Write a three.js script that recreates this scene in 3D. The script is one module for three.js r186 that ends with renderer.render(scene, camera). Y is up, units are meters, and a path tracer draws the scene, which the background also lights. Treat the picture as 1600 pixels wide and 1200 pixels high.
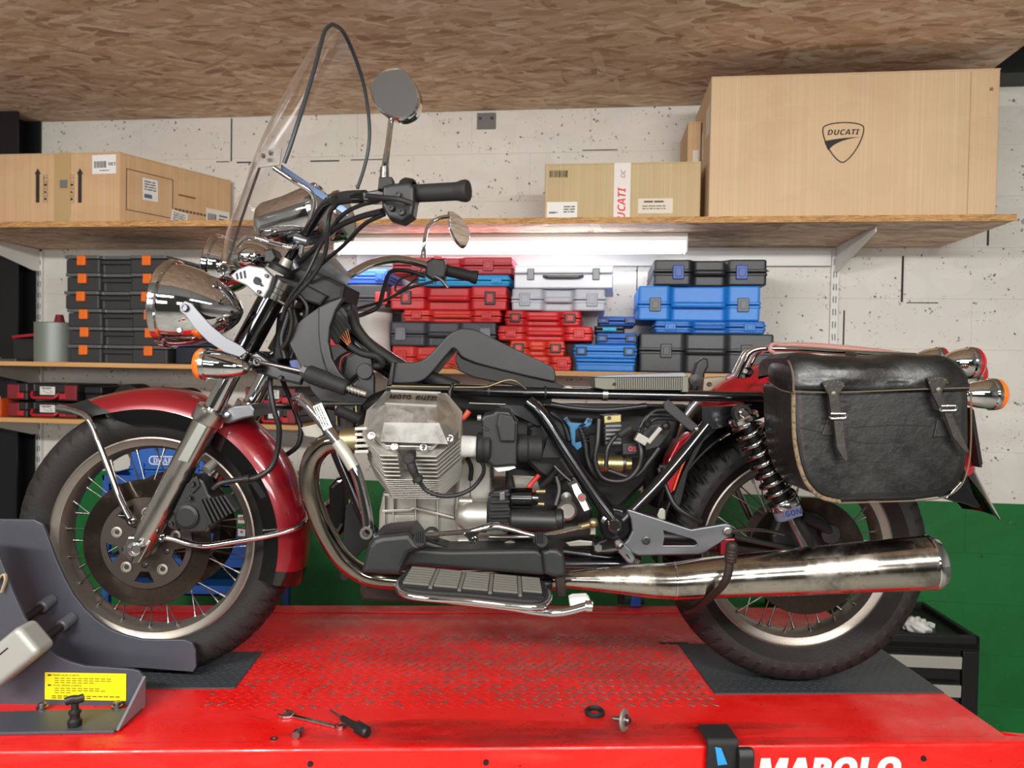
import * as THREE from 'three';
import { RoundedBoxGeometry } from 'three/addons/geometries/RoundedBoxGeometry.js';
import { mergeGeometries } from 'three/addons/utils/BufferGeometryUtils.js';
import { RectAreaLightUniformsLib } from 'three/addons/lights/RectAreaLightUniformsLib.js';
import { FontLoader } from 'three/addons/loaders/FontLoader.js';
import { TextGeometry } from 'three/addons/geometries/TextGeometry.js';
import { ConvexGeometry } from 'three/addons/geometries/ConvexGeometry.js';

// ---------------------------------------------------------------- camera, light, exposure
const V = (x, y, z) => new THREE.Vector3(x, y, z);
const FPX = 1109, CY = 1.73;
const scene = new THREE.Scene();
const camera = new THREE.PerspectiveCamera(THREE.MathUtils.radToDeg(2 * Math.atan(600 / FPX)), 4 / 3, 0.05, 60);
camera.position.set(0, CY, 0);
camera.rotation.set(-0.0198, 0, 0.0175, 'YXZ');
camera.updateMatrixWorld(true);
camera.focus = 1.62; camera.userData.fStop = 4;
const renderer = new THREE.WebGLRenderer({ antialias: true });
renderer.toneMapping = THREE.LinearToneMapping;
renderer.toneMappingExposure = 1.2;
renderer.shadowMap.enabled = true;
scene.background = new THREE.Color(0x0b0c0e);
RectAreaLightUniformsLib.init();
const LAMP = { tubes: 80, shelf: 20, wall: 9 };      // radiance of the ceiling tubes and of the tube under the shelf

// ---------------------------------------------------------------- helpers
let seed = 7;
const rnd = () => { seed = (seed + 0x6d2b79f5) | 0; let t = Math.imul(seed ^ (seed >>> 15), 1 | seed); t = (t + Math.imul(t ^ (t >>> 7), 61 | t)) ^ t; return ((t ^ (t >>> 14)) >>> 0) / 4294967296; };
const rr = (a, b) => a + (b - a) * rnd();
const ray = (x, y) => V((x - 800) / FPX, (600 - y) / FPX, -1).applyQuaternion(camera.quaternion);
// a photo pixel taken as a point of the vertical plane that lies d metres in front of the camera
const P = (x, y, d) => { const v = ray(x, y); return v.multiplyScalar(d / -v.z).add(V(0, CY, 0)); };
// frame of the back wall: u along it, y up, off into the room
const WY = 0.1165, WD = 3.0;
const wr = V(Math.cos(WY), 0, Math.sin(WY)), wn = V(-Math.sin(WY), 0, Math.cos(WY));
const Wp = (u, y, off) => V(0, y, -WD).addScaledVector(wr, u).addScaledVector(wn, off);
const WL = (x, y, off) => { const v = ray(x, y), C = V(0, CY, 0); const t = (V(0, CY, -WD).sub(C).dot(wn) + off) / v.dot(wn); const p = C.addScaledVector(v, t); return [p.clone().sub(V(0, CY, -WD)).dot(wr), p.y]; };
// frame of the lift table
const TY = 0.048, TOP = 1.0;
const TL = (x, y, h = TOP) => { const v = ray(x, y), t = (h - CY) / v.y, p = v.multiplyScalar(t), c = Math.cos(TY), s = Math.sin(TY); return [p.x * c - p.z * s, p.x * s + p.z * c]; };

const used = {};
const numbered = (n) => { const k = used[n] = (used[n] ?? -1) + 1; return k ? n + '_' + String(k).padStart(3, '0') : n; };
function thing(name, label, category, pos, turn = 0, group) {
  const o = new THREE.Group(); o.name = numbered(name); scene.add(o);
  o.position.copy(pos); o.rotation.y = turn; o.userData = { label, category };
  if (group) o.userData.group = group;
  return o;
}
function boxUV(g) {
  if (g.index) g = g.toNonIndexed();
  const p = g.attributes.position, uv = new Float32Array(p.count * 2), a = V(), b = V(), c = V();
  for (let i = 0; i < p.count; i += 3) {
    a.fromBufferAttribute(p, i); b.fromBufferAttribute(p, i + 1); c.fromBufferAttribute(p, i + 2);
    const n = b.clone().sub(a).cross(c.clone().sub(a)), ax = Math.abs(n.x), ay = Math.abs(n.y), az = Math.abs(n.z);
    [a, b, c].forEach((q, k) => { const j = (i + k) * 2; if (ay >= ax && ay >= az) { uv[j] = q.x; uv[j + 1] = q.z; } else if (ax > az) { uv[j] = q.z; uv[j + 1] = q.y; } else { uv[j] = q.x; uv[j + 1] = q.y; } });
  }
  g.setAttribute('uv', new THREE.BufferAttribute(uv, 2));
  return g;
}
const clean = (g) => { g = g.index ? g.toNonIndexed() : g; for (const k of Object.keys(g.attributes)) if (!['position', 'normal', 'uv'].includes(k)) g.deleteAttribute(k); if (!g.attributes.normal) g.computeVertexNormals(); if (!g.attributes.uv) boxUV(g); return g; };
const join = (list) => { list = [list].flat(Infinity); return list.length === 1 ? clean(list[0]) : mergeGeometries(list.map(clean)); };
function part(parent, name, geos, m, keepUV) {
  let g = join([geos]); if (!keepUV) g = boxUV(g);
  const o = new THREE.Mesh(g, m); o.name = numbered(name); o.castShadow = o.receiveShadow = true; parent.add(o); return o;
}
const struct = (name, geos, m, parent = scene) => { const o = part(parent, name, geos, m); if (parent === scene) o.userData.kind = 'structure'; return o; };
// smooth normals across edges flatter than the given angle (vertices matched to a hundredth of a millimetre)
function toCreasedNormals(g, angle) {
  if (g.index) g = g.toNonIndexed();
  const p = g.attributes.position, n = p.count, cosA = Math.cos(angle), F = new Float32Array(n), fn = [], key = new Array(n), at = new Map(), a = V(), b = V(), c = V();
  for (let i = 0; i < n; i += 3) {
    a.fromBufferAttribute(p, i); b.fromBufferAttribute(p, i + 1); c.fromBufferAttribute(p, i + 2);
    const e = [b.clone().sub(a), c.clone().sub(b), a.clone().sub(c)], N = e[0].clone().cross(e[2]).negate(), l = N.length(); fn.push(l > 1e-16 ? N.divideScalar(l) : V(0, 0, 0)); 
    for (let k = 0; k < 3; k++) { const u = e[k], w = e[(k + 2) % 3]; F[i + k] = l > 1e-16 ? Math.acos(Math.max(-1, Math.min(1, -u.dot(w) / (u.length() * w.length())))) : 0; const h = Math.round(p.getX(i + k) * 1e5) + '_' + Math.round(p.getY(i + k) * 1e5) + '_' + Math.round(p.getZ(i + k) * 1e5); key[i + k] = h; const q = at.get(h); q ? q.push(i + k) : at.set(h, [i + k]); }
  }
  const out = new Float32Array(n * 3), s = V();
  for (let i = 0; i < n; i++) { const f = fn[i / 3 | 0]; s.set(0, 0, 0); for (const j of at.get(key[i])) { const q = fn[j / 3 | 0]; if (q.dot(f) >= cosA) s.addScaledVector(q, F[j]); } if (s.lengthSq() < 1e-12) s.copy(f); s.normalize(); out.set([s.x, s.y, s.z], i * 3); }
  g.setAttribute('normal', new THREE.BufferAttribute(out, 3)); return g;
}
const bx = (x0, x1, y0, y1, z0, z1, r = 0) => {
  const w = Math.abs(x1 - x0), h = Math.abs(y1 - y0), d = Math.abs(z1 - z0);
  const g = r ? new RoundedBoxGeometry(w, h, d, 3, Math.min(r, w / 2.01, h / 2.01, d / 2.01)) : new THREE.BoxGeometry(w, h, d);
  return g.translate((x0 + x1) / 2, (y0 + y1) / 2, (z0 + z1) / 2);
};
const Yv = V(0, 1, 0);
const orient = (g, from, axis) => g.applyQuaternion(new THREE.Quaternion().setFromUnitVectors(Yv, axis.clone().normalize())).translate(from.x, from.y, from.z);
// cylinder / cone from a to b
const cyl = (a, b, r0, r1 = r0, n = 20) => { const d = b.clone().sub(a), L = d.length(); return orient(new THREE.CylinderGeometry(r1, r0, L, n).translate(0, L / 2, 0), a, d); };
// lathe: profile [[radius, height], ...] along axis from origin
const lathe = (prof, o, axis, n = 40, crease = 0.4) => { let g = new THREE.LatheGeometry(prof.map(([r, h]) => new THREE.Vector2(Math.max(r, 1e-5), h)), n); if (crease) g = toCreasedNormals(g, crease); return orient(g, o, axis); };
const ball = (p, r, sx = 1, sy = 1, sz = 1) => new THREE.SphereGeometry(r, 20, 14).scale(sx, sy, sz).translate(p.x, p.y, p.z);
const ring = (o, axis, R, r, n = 40) => orient(new THREE.TorusGeometry(R, r, 10, n).rotateX(Math.PI / 2), o, axis);
const curve = (pts, closed = false, tension = 0.5) => new THREE.CatmullRomCurve3(pts, closed, tension === 0.5 ? 'centripetal' : 'catmullrom', tension);
// swept round bar through points; r a number or a function of t in 0..1
function tube(pts, r, { seg = 0, n = 12, closed = false, flat = 1, raw } = {}) {
  const c = raw || curve(pts, closed), S = seg || Math.max(8, pts.length * 8), fr = c.computeFrenetFrames(S, closed), pos = [], idx = [];
  const R = typeof r === 'function' ? r : () => r;
  for (let i = 0; i <= S; i++) { const t = i / S, p = c.getPointAt(t), N = fr.normals[i], B = fr.binormals[i], q = R(t); for (let k = 0; k < n; k++) { const a = k / n * Math.PI * 2, x = Math.cos(a) * q, y = Math.sin(a) * q * flat; pos.push(p.x + N.x * x + B.x * y, p.y + N.y * x + B.y * y, p.z + N.z * x + B.z * y); } }
  for (let i = 0; i < S; i++) for (let k = 0; k < n; k++) { const a = i * n + k, b = i * n + (k + 1) % n, d = a + n, e = b + n; idx.push(a, b, d, b, e, d); }
  if (!closed) { const s = pos.length / 3, p0 = c.getPointAt(0), p1 = c.getPointAt(1); pos.push(p0.x, p0.y, p0.z, p1.x, p1.y, p1.z); for (let k = 0; k < n; k++) { idx.push(s, (k + 1) % n, k); idx.push(s + 1, S * n + k, S * n + (k + 1) % n); } }
  const g = new THREE.BufferGeometry(); g.setAttribute('position', new THREE.Float32BufferAttribute(pos, 3)); g.setIndex(idx); g.computeVertexNormals(); return toCreasedNormals(g, 0.9);
}
// bars joined by bends of a given radius
function bent(pts, rad) {
  const path = new THREE.CurvePath(); let last = pts[0];
  for (let i = 1; i < pts.length - 1; i++) { const a = pts[i].clone().sub(last).normalize(), b = pts[i + 1].clone().sub(pts[i]).normalize(), k = Math.min(rad, pts[i].distanceTo(last) * .49, pts[i + 1].distanceTo(pts[i]) * .49); const p = pts[i].clone().addScaledVector(a, -k), q = pts[i].clone().addScaledVector(b, k); path.add(new THREE.LineCurve3(last, p)); path.add(new THREE.QuadraticBezierCurve3(p, pts[i], q)); last = q; }
  path.add(new THREE.LineCurve3(last, pts[pts.length - 1])); return path;
}
const bar = (pts, rad, r, o = {}) => { const c = bent(pts, rad); return tube(c.getSpacedPoints(Math.max(10, pts.length * 10)), r, { seg: o.seg || pts.length * 10, ...o }); };
const poly = (pts, smooth) => { if (smooth) { const c = new THREE.SplineCurve([...pts, pts[0]].map(([x, y]) => new THREE.Vector2(x, y))); return new THREE.Shape(c.getPoints(pts.length * 5)); } return new THREE.Shape(pts.map(([x, y]) => new THREE.Vector2(x, y))); };
const rpoly = (pts, rad) => { const s = new THREE.Shape(), n = pts.length; for (let i = 0; i < n; i++) { const p = new THREE.Vector2(...pts[i]), a = new THREE.Vector2(...pts[(i + n - 1) % n]), b = new THREE.Vector2(...pts[(i + 1) % n]); const da = a.sub(p), db = b.sub(p), k = Math.min(rad, da.length() * .48, db.length() * .48); da.setLength(k).add(p); db.setLength(k).add(p); i ? s.lineTo(da.x, da.y) : s.moveTo(da.x, da.y); s.quadraticCurveTo(p.x, p.y, db.x, db.y); } s.closePath(); return s; };
const extr = (shape, depth, bevel = 0, seg = 2, cs = 6) => { const g = new THREE.ExtrudeGeometry(shape, { depth: Math.max(depth - 2 * bevel, 1e-4), bevelEnabled: bevel > 0, bevelSize: bevel, bevelThickness: bevel, bevelOffset: -bevel, bevelSegments: seg, curveSegments: cs }); return g.translate(0, 0, bevel); };
// an outline taken from photo pixels, extruded away from the camera: front face d metres away, th thick
function plate(px, d, th, { bevel = 0.002, smooth = false, rad = 0, holes = [], seg = 2 } = {}) {
  const w = (q) => q.map(([x, y]) => { const p = P(x, y, d); return [p.x, p.y]; });
  const s = rad ? rpoly(w(px), rad) : poly(w(px), smooth);
  for (const h of holes) s.holes.push(new THREE.Path((h.round ? rpoly(w(h.px), h.round) : poly(w(h.px || h), h.smooth)).getPoints(6)));
  return extr(s, th, bevel, seg).translate(0, 0, -d - th);
}
const pbox = (x0, y0, x1, y1, d, th, r = 0.003) => { const a = P(x0, y1, d), b = P(x1, y0, d); return bx(a.x, b.x, a.y, b.y, -d, -d - th, r); };

// ---------------------------------------------------------------- textures and materials
function canvasTex(w, h, draw, color = true, sx = 1, sy = sx) {
  const c = document.createElement('canvas'); c.width = w; c.height = h; draw(c.getContext('2d'), w, h);
  const t = new THREE.CanvasTexture(c); if (color) t.colorSpace = THREE.SRGBColorSpace; t.wrapS = t.wrapT = THREE.RepeatWrapping; t.repeat.set(1 / sx, 1 / sy); t.anisotropy = 8; return t;
}
function noiseTex(n, size, octaves, map, color = false) {          // tiling value noise, map(v) -> [r,g,b] or a number
  const f = new Float32Array(n * n); let amp = 1, tot = 0;
  for (const o of octaves) {
    const g = Array.from({ length: o * o }, rnd), s = o / n;
    for (let y = 0; y < n; y++) for (let x = 0; x < n; x++) { const fx = x * s, fy = y * s, ix = fx | 0, iy = fy | 0; let tx = fx - ix, ty = fy - iy; tx = tx * tx * (3 - 2 * tx); ty = ty * ty * (3 - 2 * ty); const a = g[iy * o + ix], b = g[iy * o + (ix + 1) % o], c = g[((iy + 1) % o) * o + ix], d = g[((iy + 1) % o) * o + (ix + 1) % o]; f[y * n + x] += amp * ((a + (b - a) * tx) * (1 - ty) + (c + (d - c) * tx) * ty); }
    tot += amp; amp *= 0.6;
  }
  const data = new Uint8Array(n * n * 4);
  for (let i = 0; i < n * n; i++) { const v = map(f[i] / tot), q = typeof v === 'number' ? [v, v, v] : v; data[i * 4] = q[0]; data[i * 4 + 1] = q[1]; data[i * 4 + 2] = q[2]; data[i * 4 + 3] = 255; }
  const t = new THREE.DataTexture(data, n, n); t.magFilter = THREE.LinearFilter; t.wrapS = t.wrapT = THREE.RepeatWrapping; t.repeat.set(1 / size, 1 / size); if (color) t.colorSpace = THREE.SRGBColorSpace; t.needsUpdate = true; return t;
}
const std = (color, rough, metal = 0, o = {}) => new THREE.MeshStandardMaterial({ color, roughness: rough, metalness: metal, ...o });
const phy = (color, rough, metal, o) => new THREE.MeshPhysicalMaterial({ color, roughness: rough, metalness: metal, ...o });
const clampb = (v) => Math.max(0, Math.min(255, v));
const fine = noiseTex(256, 0.06, [32, 64, 128], (v) => 255 * v);
const smudge = noiseTex(512, 0.35, [4, 9, 27, 81], (v) => clampb(255 * (v * 1.7 - .35)));
const wearRough = noiseTex(512, 0.3, [5, 12, 40, 120], (v) => [255, clampb(60 + 260 * (v - .25)), 255]);
const chromeRough = noiseTex(512, 0.25, [3, 8, 30, 100], (v) => [255, clampb(12 + 150 * Math.max(0, v - .42)), 255]);
const M = {
  chrome: std(0xd4d5d6, 1, 1, { roughnessMap: chromeRough }),
  chromeClean: std(0xdcdee0, 0.04, 1),
  chromeWorn: std(0xb9b6b0, 1, 1, { roughnessMap: noiseTex(512, 0.4, [6, 16, 48, 140], (v) => [255, clampb(38 + 170 * Math.max(0, v - .4)), 255]), map: noiseTex(512, 0.5, [8, 22, 64, 160], (v) => { const k = clampb(255 - 75 * Math.max(0, v - .5) * 3); return [k, k * .985, k * .96]; }, true) }),
  alu: std(0xc2c1bc, 1, 1, { roughnessMap: noiseTex(256, 0.2, [6, 20, 64], (v) => [255, clampb(70 + 110 * v), 255]) }),
  aluCast: std(0xb5b3ab, 0.42, 0.8, { bumpMap: fine, bumpScale: 0.00009 }),
  aluDull: std(0x9a988f, 0.52, 0.65, { bumpMap: fine, bumpScale: 0.0001 }),
  aluSatin: std(0x707175, 0.42, 0.9), pipe: std(0x968d82, 1, 1, { roughnessMap: chromeRough }), polished: std(0xb9b6b0, 1, 1, { roughnessMap: noiseTex(256, 0.25, [4, 16, 64], (v) => [255, clampb(45 + 25 * v), 255]) }),
  rim: std(0x989087, 0.4, 0.85, { bumpMap: fine, bumpScale: 0.00015 }),
  disc: std(0x584d45, 0.42, 0.9, { roughnessMap: wearRough }),
  discDark: std(0x4a423d, 0.5, 0.75),
  steel: std(0x8f8d8a, 0.35, 1), steelDark: std(0x4c4a48, 0.4, 0.9), gold: std(0xa59868, 0.36, 0.9), brass: std(0x938663, 0.42, 0.9),
  rust: std(0x332825, 0.6, 0.6, { bumpMap: fine, bumpScale: 0.0006 }),
  frame: phy(0x0b0c10, 0.22, 0, { clearcoat: 0.8, clearcoatRoughness: 0.08 }),
  frameRough: std(0x0d0e11, 0.4),
  plastic: std(0x161718, 0.5, 0, { bumpMap: fine, bumpScale: 0.00007 }),
  plasticGrey: std(0x2b2d2e, 0.46, 0, { bumpMap: fine, bumpScale: 0.00006, map: noiseTex(256, 0.5, [3, 8, 30], (v) => { const k = clampb(190 + 120 * (v - .5)); return [k, k, k]; }, true) }),
  rubber: std(0x161616, 0.7, 0, { bumpMap: fine, bumpScale: 0.00012 }),
  tyre: std(0x1b1918, 0.62, 0, { bumpMap: fine, bumpScale: 0.0004, map: noiseTex(256, 0.4, [4, 16, 64], (v) => { const k = clampb(215 + 80 * (v - .5)); return [k, k * .98, k * .96]; }, true) }),
  padGrey: std(0x5f5d56, 0.7), cable: std(0x19191b, 0.45), black: std(0x08080a, 0.6), blackGloss: phy(0x070708, 0.2, 0, { clearcoat: 1, clearcoatRoughness: 0.05 }),
  crimson: phy(0x7d0a18, 0.3, 0.15, { clearcoat: 1, clearcoatRoughness: 0.03 }),
  crimsonBright: phy(0xa3081a, 0.3, 0.1, { clearcoat: 1, clearcoatRoughness: 0.03 }),
  glass: phy(0xffffff, 0, 0, { transmission: 1, thickness: 0, ior: 1.42 }),
  lens: phy(0xf2f4f5, 0.02, 0, { transmission: 1, thickness: 0, ior: 1.45 }),
  orangeLens: phy(0xee6a14, 0.18, 0, { clearcoat: 0.8 }),
  redLens: phy(0xa8141a, 0.18, 0, { clearcoat: 0.8 }),
  mirror: std(0xe8eaec, 0.01, 1),
  white: std(0xd8d8d4, 0.5), paper: std(0xe6e5e0, 0.7), orange: std(0xe06a14, 0.45), blue: std(0x1d5fb4, 0.45), bracketBlue: std(0x2a6a92, 0.5),
  copper: std(0xc4703a, 0.4, 0.8), redPlastic: std(0xc22a2a, 0.4),
};
// ---------------------------------------------------------------- the workshop
const spots = (g, w, h, n, dark, light) => { for (let i = 0; i < n; i++) { const cx = rnd() * w, cy = rnd() * h, m = rnd() < .5 ? 1 : 2 + rnd() * 10 | 0, sp = 6 + rnd() * 26; for (let k = 0; k < m; k++) { const r = .45 + Math.pow(rnd(), 6) * 1.8; g.fillStyle = rnd() < .8 ? dark : light; g.beginPath(); g.ellipse(cx + rr(-sp, sp), cy + rr(-sp, sp) * .6, r * rr(.8, 2), r, rr(0, 3), 0, 7); g.fill(); } } };
const blotch = (g, w, h, n, cols, r0, r1, a) => { for (let i = 0; i < n; i++) { g.globalAlpha = a * rnd(); g.fillStyle = cols[rnd() * cols.length | 0]; g.beginPath(); g.ellipse(rnd() * w, rnd() * h, rr(r0, r1) * 1.6, rr(r0, r1), rr(-.4, .4), 0, 7); g.fill(); } g.globalAlpha = 1; };
const wallWhite = canvasTex(1536, 1024, (g, w, h) => { g.fillStyle = '#d6d2c9'; g.fillRect(0, 0, w, h); blotch(g, w, h, 700, ['#d3cfc8', '#e5e2dc', '#d9d5ce', '#cdc9c2'], 8, 60, .28); spots(g, w, h, 1500, '#4d4b47', '#96918a'); }, true, 2.4, 1.6);
const wallGreen = canvasTex(1024, 1024, (g, w, h) => { g.fillStyle = '#0c6a2c'; g.fillRect(0, 0, w, h); blotch(g, w, h, 500, ['#0a5f27', '#0f7432', '#0b6529', '#09571f'], 8, 70, .3); spots(g, w, h, 170, '#06381a', '#5b8f6a'); }, true, 1.6, 1.6);
const wallBump = canvasTex(1024, 1024, (g, w, h) => { g.fillStyle = '#999'; g.fillRect(0, 0, w, h); blotch(g, w, h, 1500, ['#777', '#bbb', '#888', '#aaa'], 2, 14, .5); spots(g, w, h, 500, '#111', '#555'); }, false, 1.6, 1.6);
M.blockWhite = std(0xffffff, 0.75, 0, { map: wallWhite, bumpMap: wallBump, bumpScale: 0.003 });
M.blockGreen = std(0xffffff, 0.5, 0, { map: wallGreen, bumpMap: wallBump, bumpScale: 0.002 });
M.mortar = std(0xa8a49c, 0.9); M.plaster = std(0xa8a6a2, 0.85); M.greyWall = std(0x6f6f6d, 0.8);
M.concrete = std(0xb3b1ac, 0.7, 0, { map: noiseTex(512, 2.5, [4, 12, 50, 160], (v) => { const k = clampb(225 + 90 * (v - .5)); return [k, k, k * .98]; }, true) });
M.darkSteel = std(0x1c1d20, 0.5, 0.3);
// OSB: long flakes of many tones lying mostly along the board
const flakes = (n, hue) => (g, w, h) => {
  g.fillStyle = hue[0]; g.fillRect(0, 0, w, h);
  for (let i = 0; i < n; i++) { const x = rnd() * w, y = rnd() * h, L = rr(20, 78) * (rnd() < .2 ? 1.4 : 1), b = rr(9, 36), a = (rnd() - .5) * 1.1 + (rnd() < .12 ? 1 : 0); g.globalAlpha = rr(.35, .85); g.fillStyle = hue[rnd() * hue.length | 0];
    for (const [ox, oy] of [[0, 0], [w, 0], [-w, 0], [0, h], [0, -h]]) { if (x + ox < -120 || x + ox > w + 120 || y + oy < -120 || y + oy > h + 120) continue; g.save(); g.translate(x + ox, y + oy); g.rotate(a); g.beginPath(); g.moveTo(-L, rr(-2, 2)); g.lineTo(-L * .6, -b / 2); g.lineTo(L * .7, -b / 2 * rr(.5, 1)); g.lineTo(L, rr(-3, 3)); g.lineTo(L * .5, b / 2); g.lineTo(-L * .8, b / 2); g.fill(); g.restore(); } }
  g.globalAlpha = 1;
};
M.osb = std(0xffffff, 0.7, 0, { map: canvasTex(2048, 1024, flakes(3300, ['#ceb094', '#d9bfa4', '#e2cdb4', '#b99878', '#cfb397', '#ead8c2', '#9f7d63', '#c4a386']), true, 2.0, 1.0), bumpMap: canvasTex(1024, 512, flakes(4000, ['#777', '#999', '#555', '#aaa']), false, 2.0, 1.0), bumpScale: 0.0005 });
M.osbEdge = std(0xffffff, 0.8, 0, { map: canvasTex(512, 64, (g, w, h) => { g.fillStyle = '#c59a63'; g.fillRect(0, 0, w, h); for (let i = 0; i < 700; i++) { g.fillStyle = ['#8a5c30', '#d9b27e', '#b48449', '#6e4522'][rnd() * 4 | 0]; g.globalAlpha = rr(.2, .7); g.fillRect(rnd() * w, rnd() * h, rr(4, 40), rr(1, 4)); } g.globalAlpha = 1; }, true, 0.5, 0.03) });
M.wood = std(0xffffff, 0.65, 0, { map: canvasTex(1024, 256, (g, w, h) => { g.fillStyle = '#c79a63'; g.fillRect(0, 0, w, h); for (let i = 0; i < 500; i++) { g.globalAlpha = rr(.1, .35); g.fillStyle = rnd() < .5 ? '#9a6c3a' : '#dcb682'; g.fillRect(rnd() * w, rnd() * h, rr(60, 400), rr(1, 3)); } g.globalAlpha = 1; }, true, 1.2, 0.3) });
M.floorTop = M.concrete;
const inWall = (o) => { o.position.set(0, 0, -WD); o.rotation.y = -WY; return o; };
const RX0 = -3.2, RX1 = 3.6, RB = 6.6, CH = 3.9;       // room in the wall's frame: u range, depth, height
{
  // concrete block wall: every block a piece of its own, in front of the mortar
  const w = inWall(struct('wall_back', bx(RX0 - .2, RX1 + .2, -.1, CH + .1, -.2, -.012), M.mortar));
  const half = (y0, y1, u0, u1, m) => { const g = bx(u0 + .0002, u1 - .0002, y0 + .0002, y1 - .0002, -.02, 0, .0005); const o = part(w, 'block', g, m); o.position.z = rr(-.0006, .0006); };
  for (let k = 0; k * .2 + .04 < CH; k++) {
    const y0 = k ? .04 + k * .2 : 0, y1 = Math.min(CH, .24 + k * .2), m = y1 < 1.25 ? M.blockGreen : M.blockWhite;
    if (y1 < 0.45 || y0 > 3.2) { part(w, 'block_course', bx(RX0, RX1, y0, y1, -.02, 0), m); continue; }
    let u = RX0; for (let j = Math.ceil((RX0 - (k % 2 ? .31 : .06)) / .5); ; j++) { const e = Math.min(RX1, j * .5 + (k % 2 ? .31 : .06)); if (e - u > .02) half(y0, y1, u, e, m); u = e; if (e >= RX1) break; }
  }
  // missing mortar shows as dark open joints here and there
  inWall(struct('floor', bx(RX0 - .2, RX1 + .2, -.1, 0, -.2, RB + .2), M.concrete));
  inWall(struct('ceiling', bx(RX0 - .2, RX1 + .2, CH, CH + .12, -.2, RB + .2), M.plaster));
  inWall(struct('wall_left', [bx(RX0 - .2, RX0, 1.24, CH, -.02, RB)], M.plaster)); inWall(struct('baseboard_left', bx(RX0 - .2, RX0 + .004, 0, 1.24, -.02, RB), M.greyWall));
  inWall(struct('wall_right', [bx(RX1, RX1 + .2, 1.24, CH, -.02, RB)], M.plaster)); inWall(struct('baseboard_right', bx(RX1 - .004, RX1 + .2, 0, 1.24, -.02, RB), M.greyWall));
  inWall(struct('wall_front', [bx(RX0 - .2, RX1 + .2, 1.24, CH, RB, RB + .2)], M.greyWall)); inWall(struct('baseboard_front', bx(RX0 - .2, RX1 + .2, 0, 1.24, RB - .004, RB + .2), M.greyWall));
  M.joint = std(0x2a2927, 0.95);
  const jt = (x0, y0, x1, y1, wd = .004) => { const a = WL(x0, y0, 0), b = WL(x1, y1, 0); return Math.abs(x1 - x0) > Math.abs(y1 - y0) ? bx(a[0], b[0], a[1] - wd, a[1] + wd, -.004, .0008) : bx(a[0] - wd, a[0] + wd, b[1], a[1], -.004, .0008); };
  // dark open joints in view (gaps where the mortar has fallen out)
  for (const j of [[362, 185, 362, 252, .003], [338, 253, 358, 253, .002], [370, 254, 396, 254, .003], [485, 252, 530, 252, .003], [548, 250, 600, 250, .002], [1411, 400, 1411, 472, .004], [1416, 473, 1466, 473, .002], [1544, 356, 1544, 384, .004], [1319, 485, 1319, 540, .003], [996, 402, 996, 462, .002], [45, 192, 45, 210, .002], [910, 235, 965, 234, .002]]) part(w, 'open_joint', jt(...j), M.joint);
  // steel post and beam
  const [pu] = WL(26, 500, .14); inWall(struct('trim_1', [bx(pu - .16, pu, 0, CH, .004, .014), bx(pu - .16, pu, 0, CH, .13, .14), bx(pu - .085, pu - .075, 0, CH, .014, .13)], M.darkSteel));
  const bu = WL(1490, 110, 0); inWall(struct('trim_2', [bx(1.2, RX1, 2.88, 3.25, .04, .06), bx(1.2, RX1, 2.86, 2.88, .01, .14), bx(1.2, RX1, 3.25, 3.27, .01, .14)], M.darkSteel));
}
const wt = (name, label, cat, u, y, off, group, turn = 0) => thing(name, label, cat, Wp(u, y, off), -WY + turn, group);
const S1 = 2.262, S2 = 1.73, S3 = 1.501, OSB = 2.82;       // shelf tops and the underside of the platform
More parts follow.
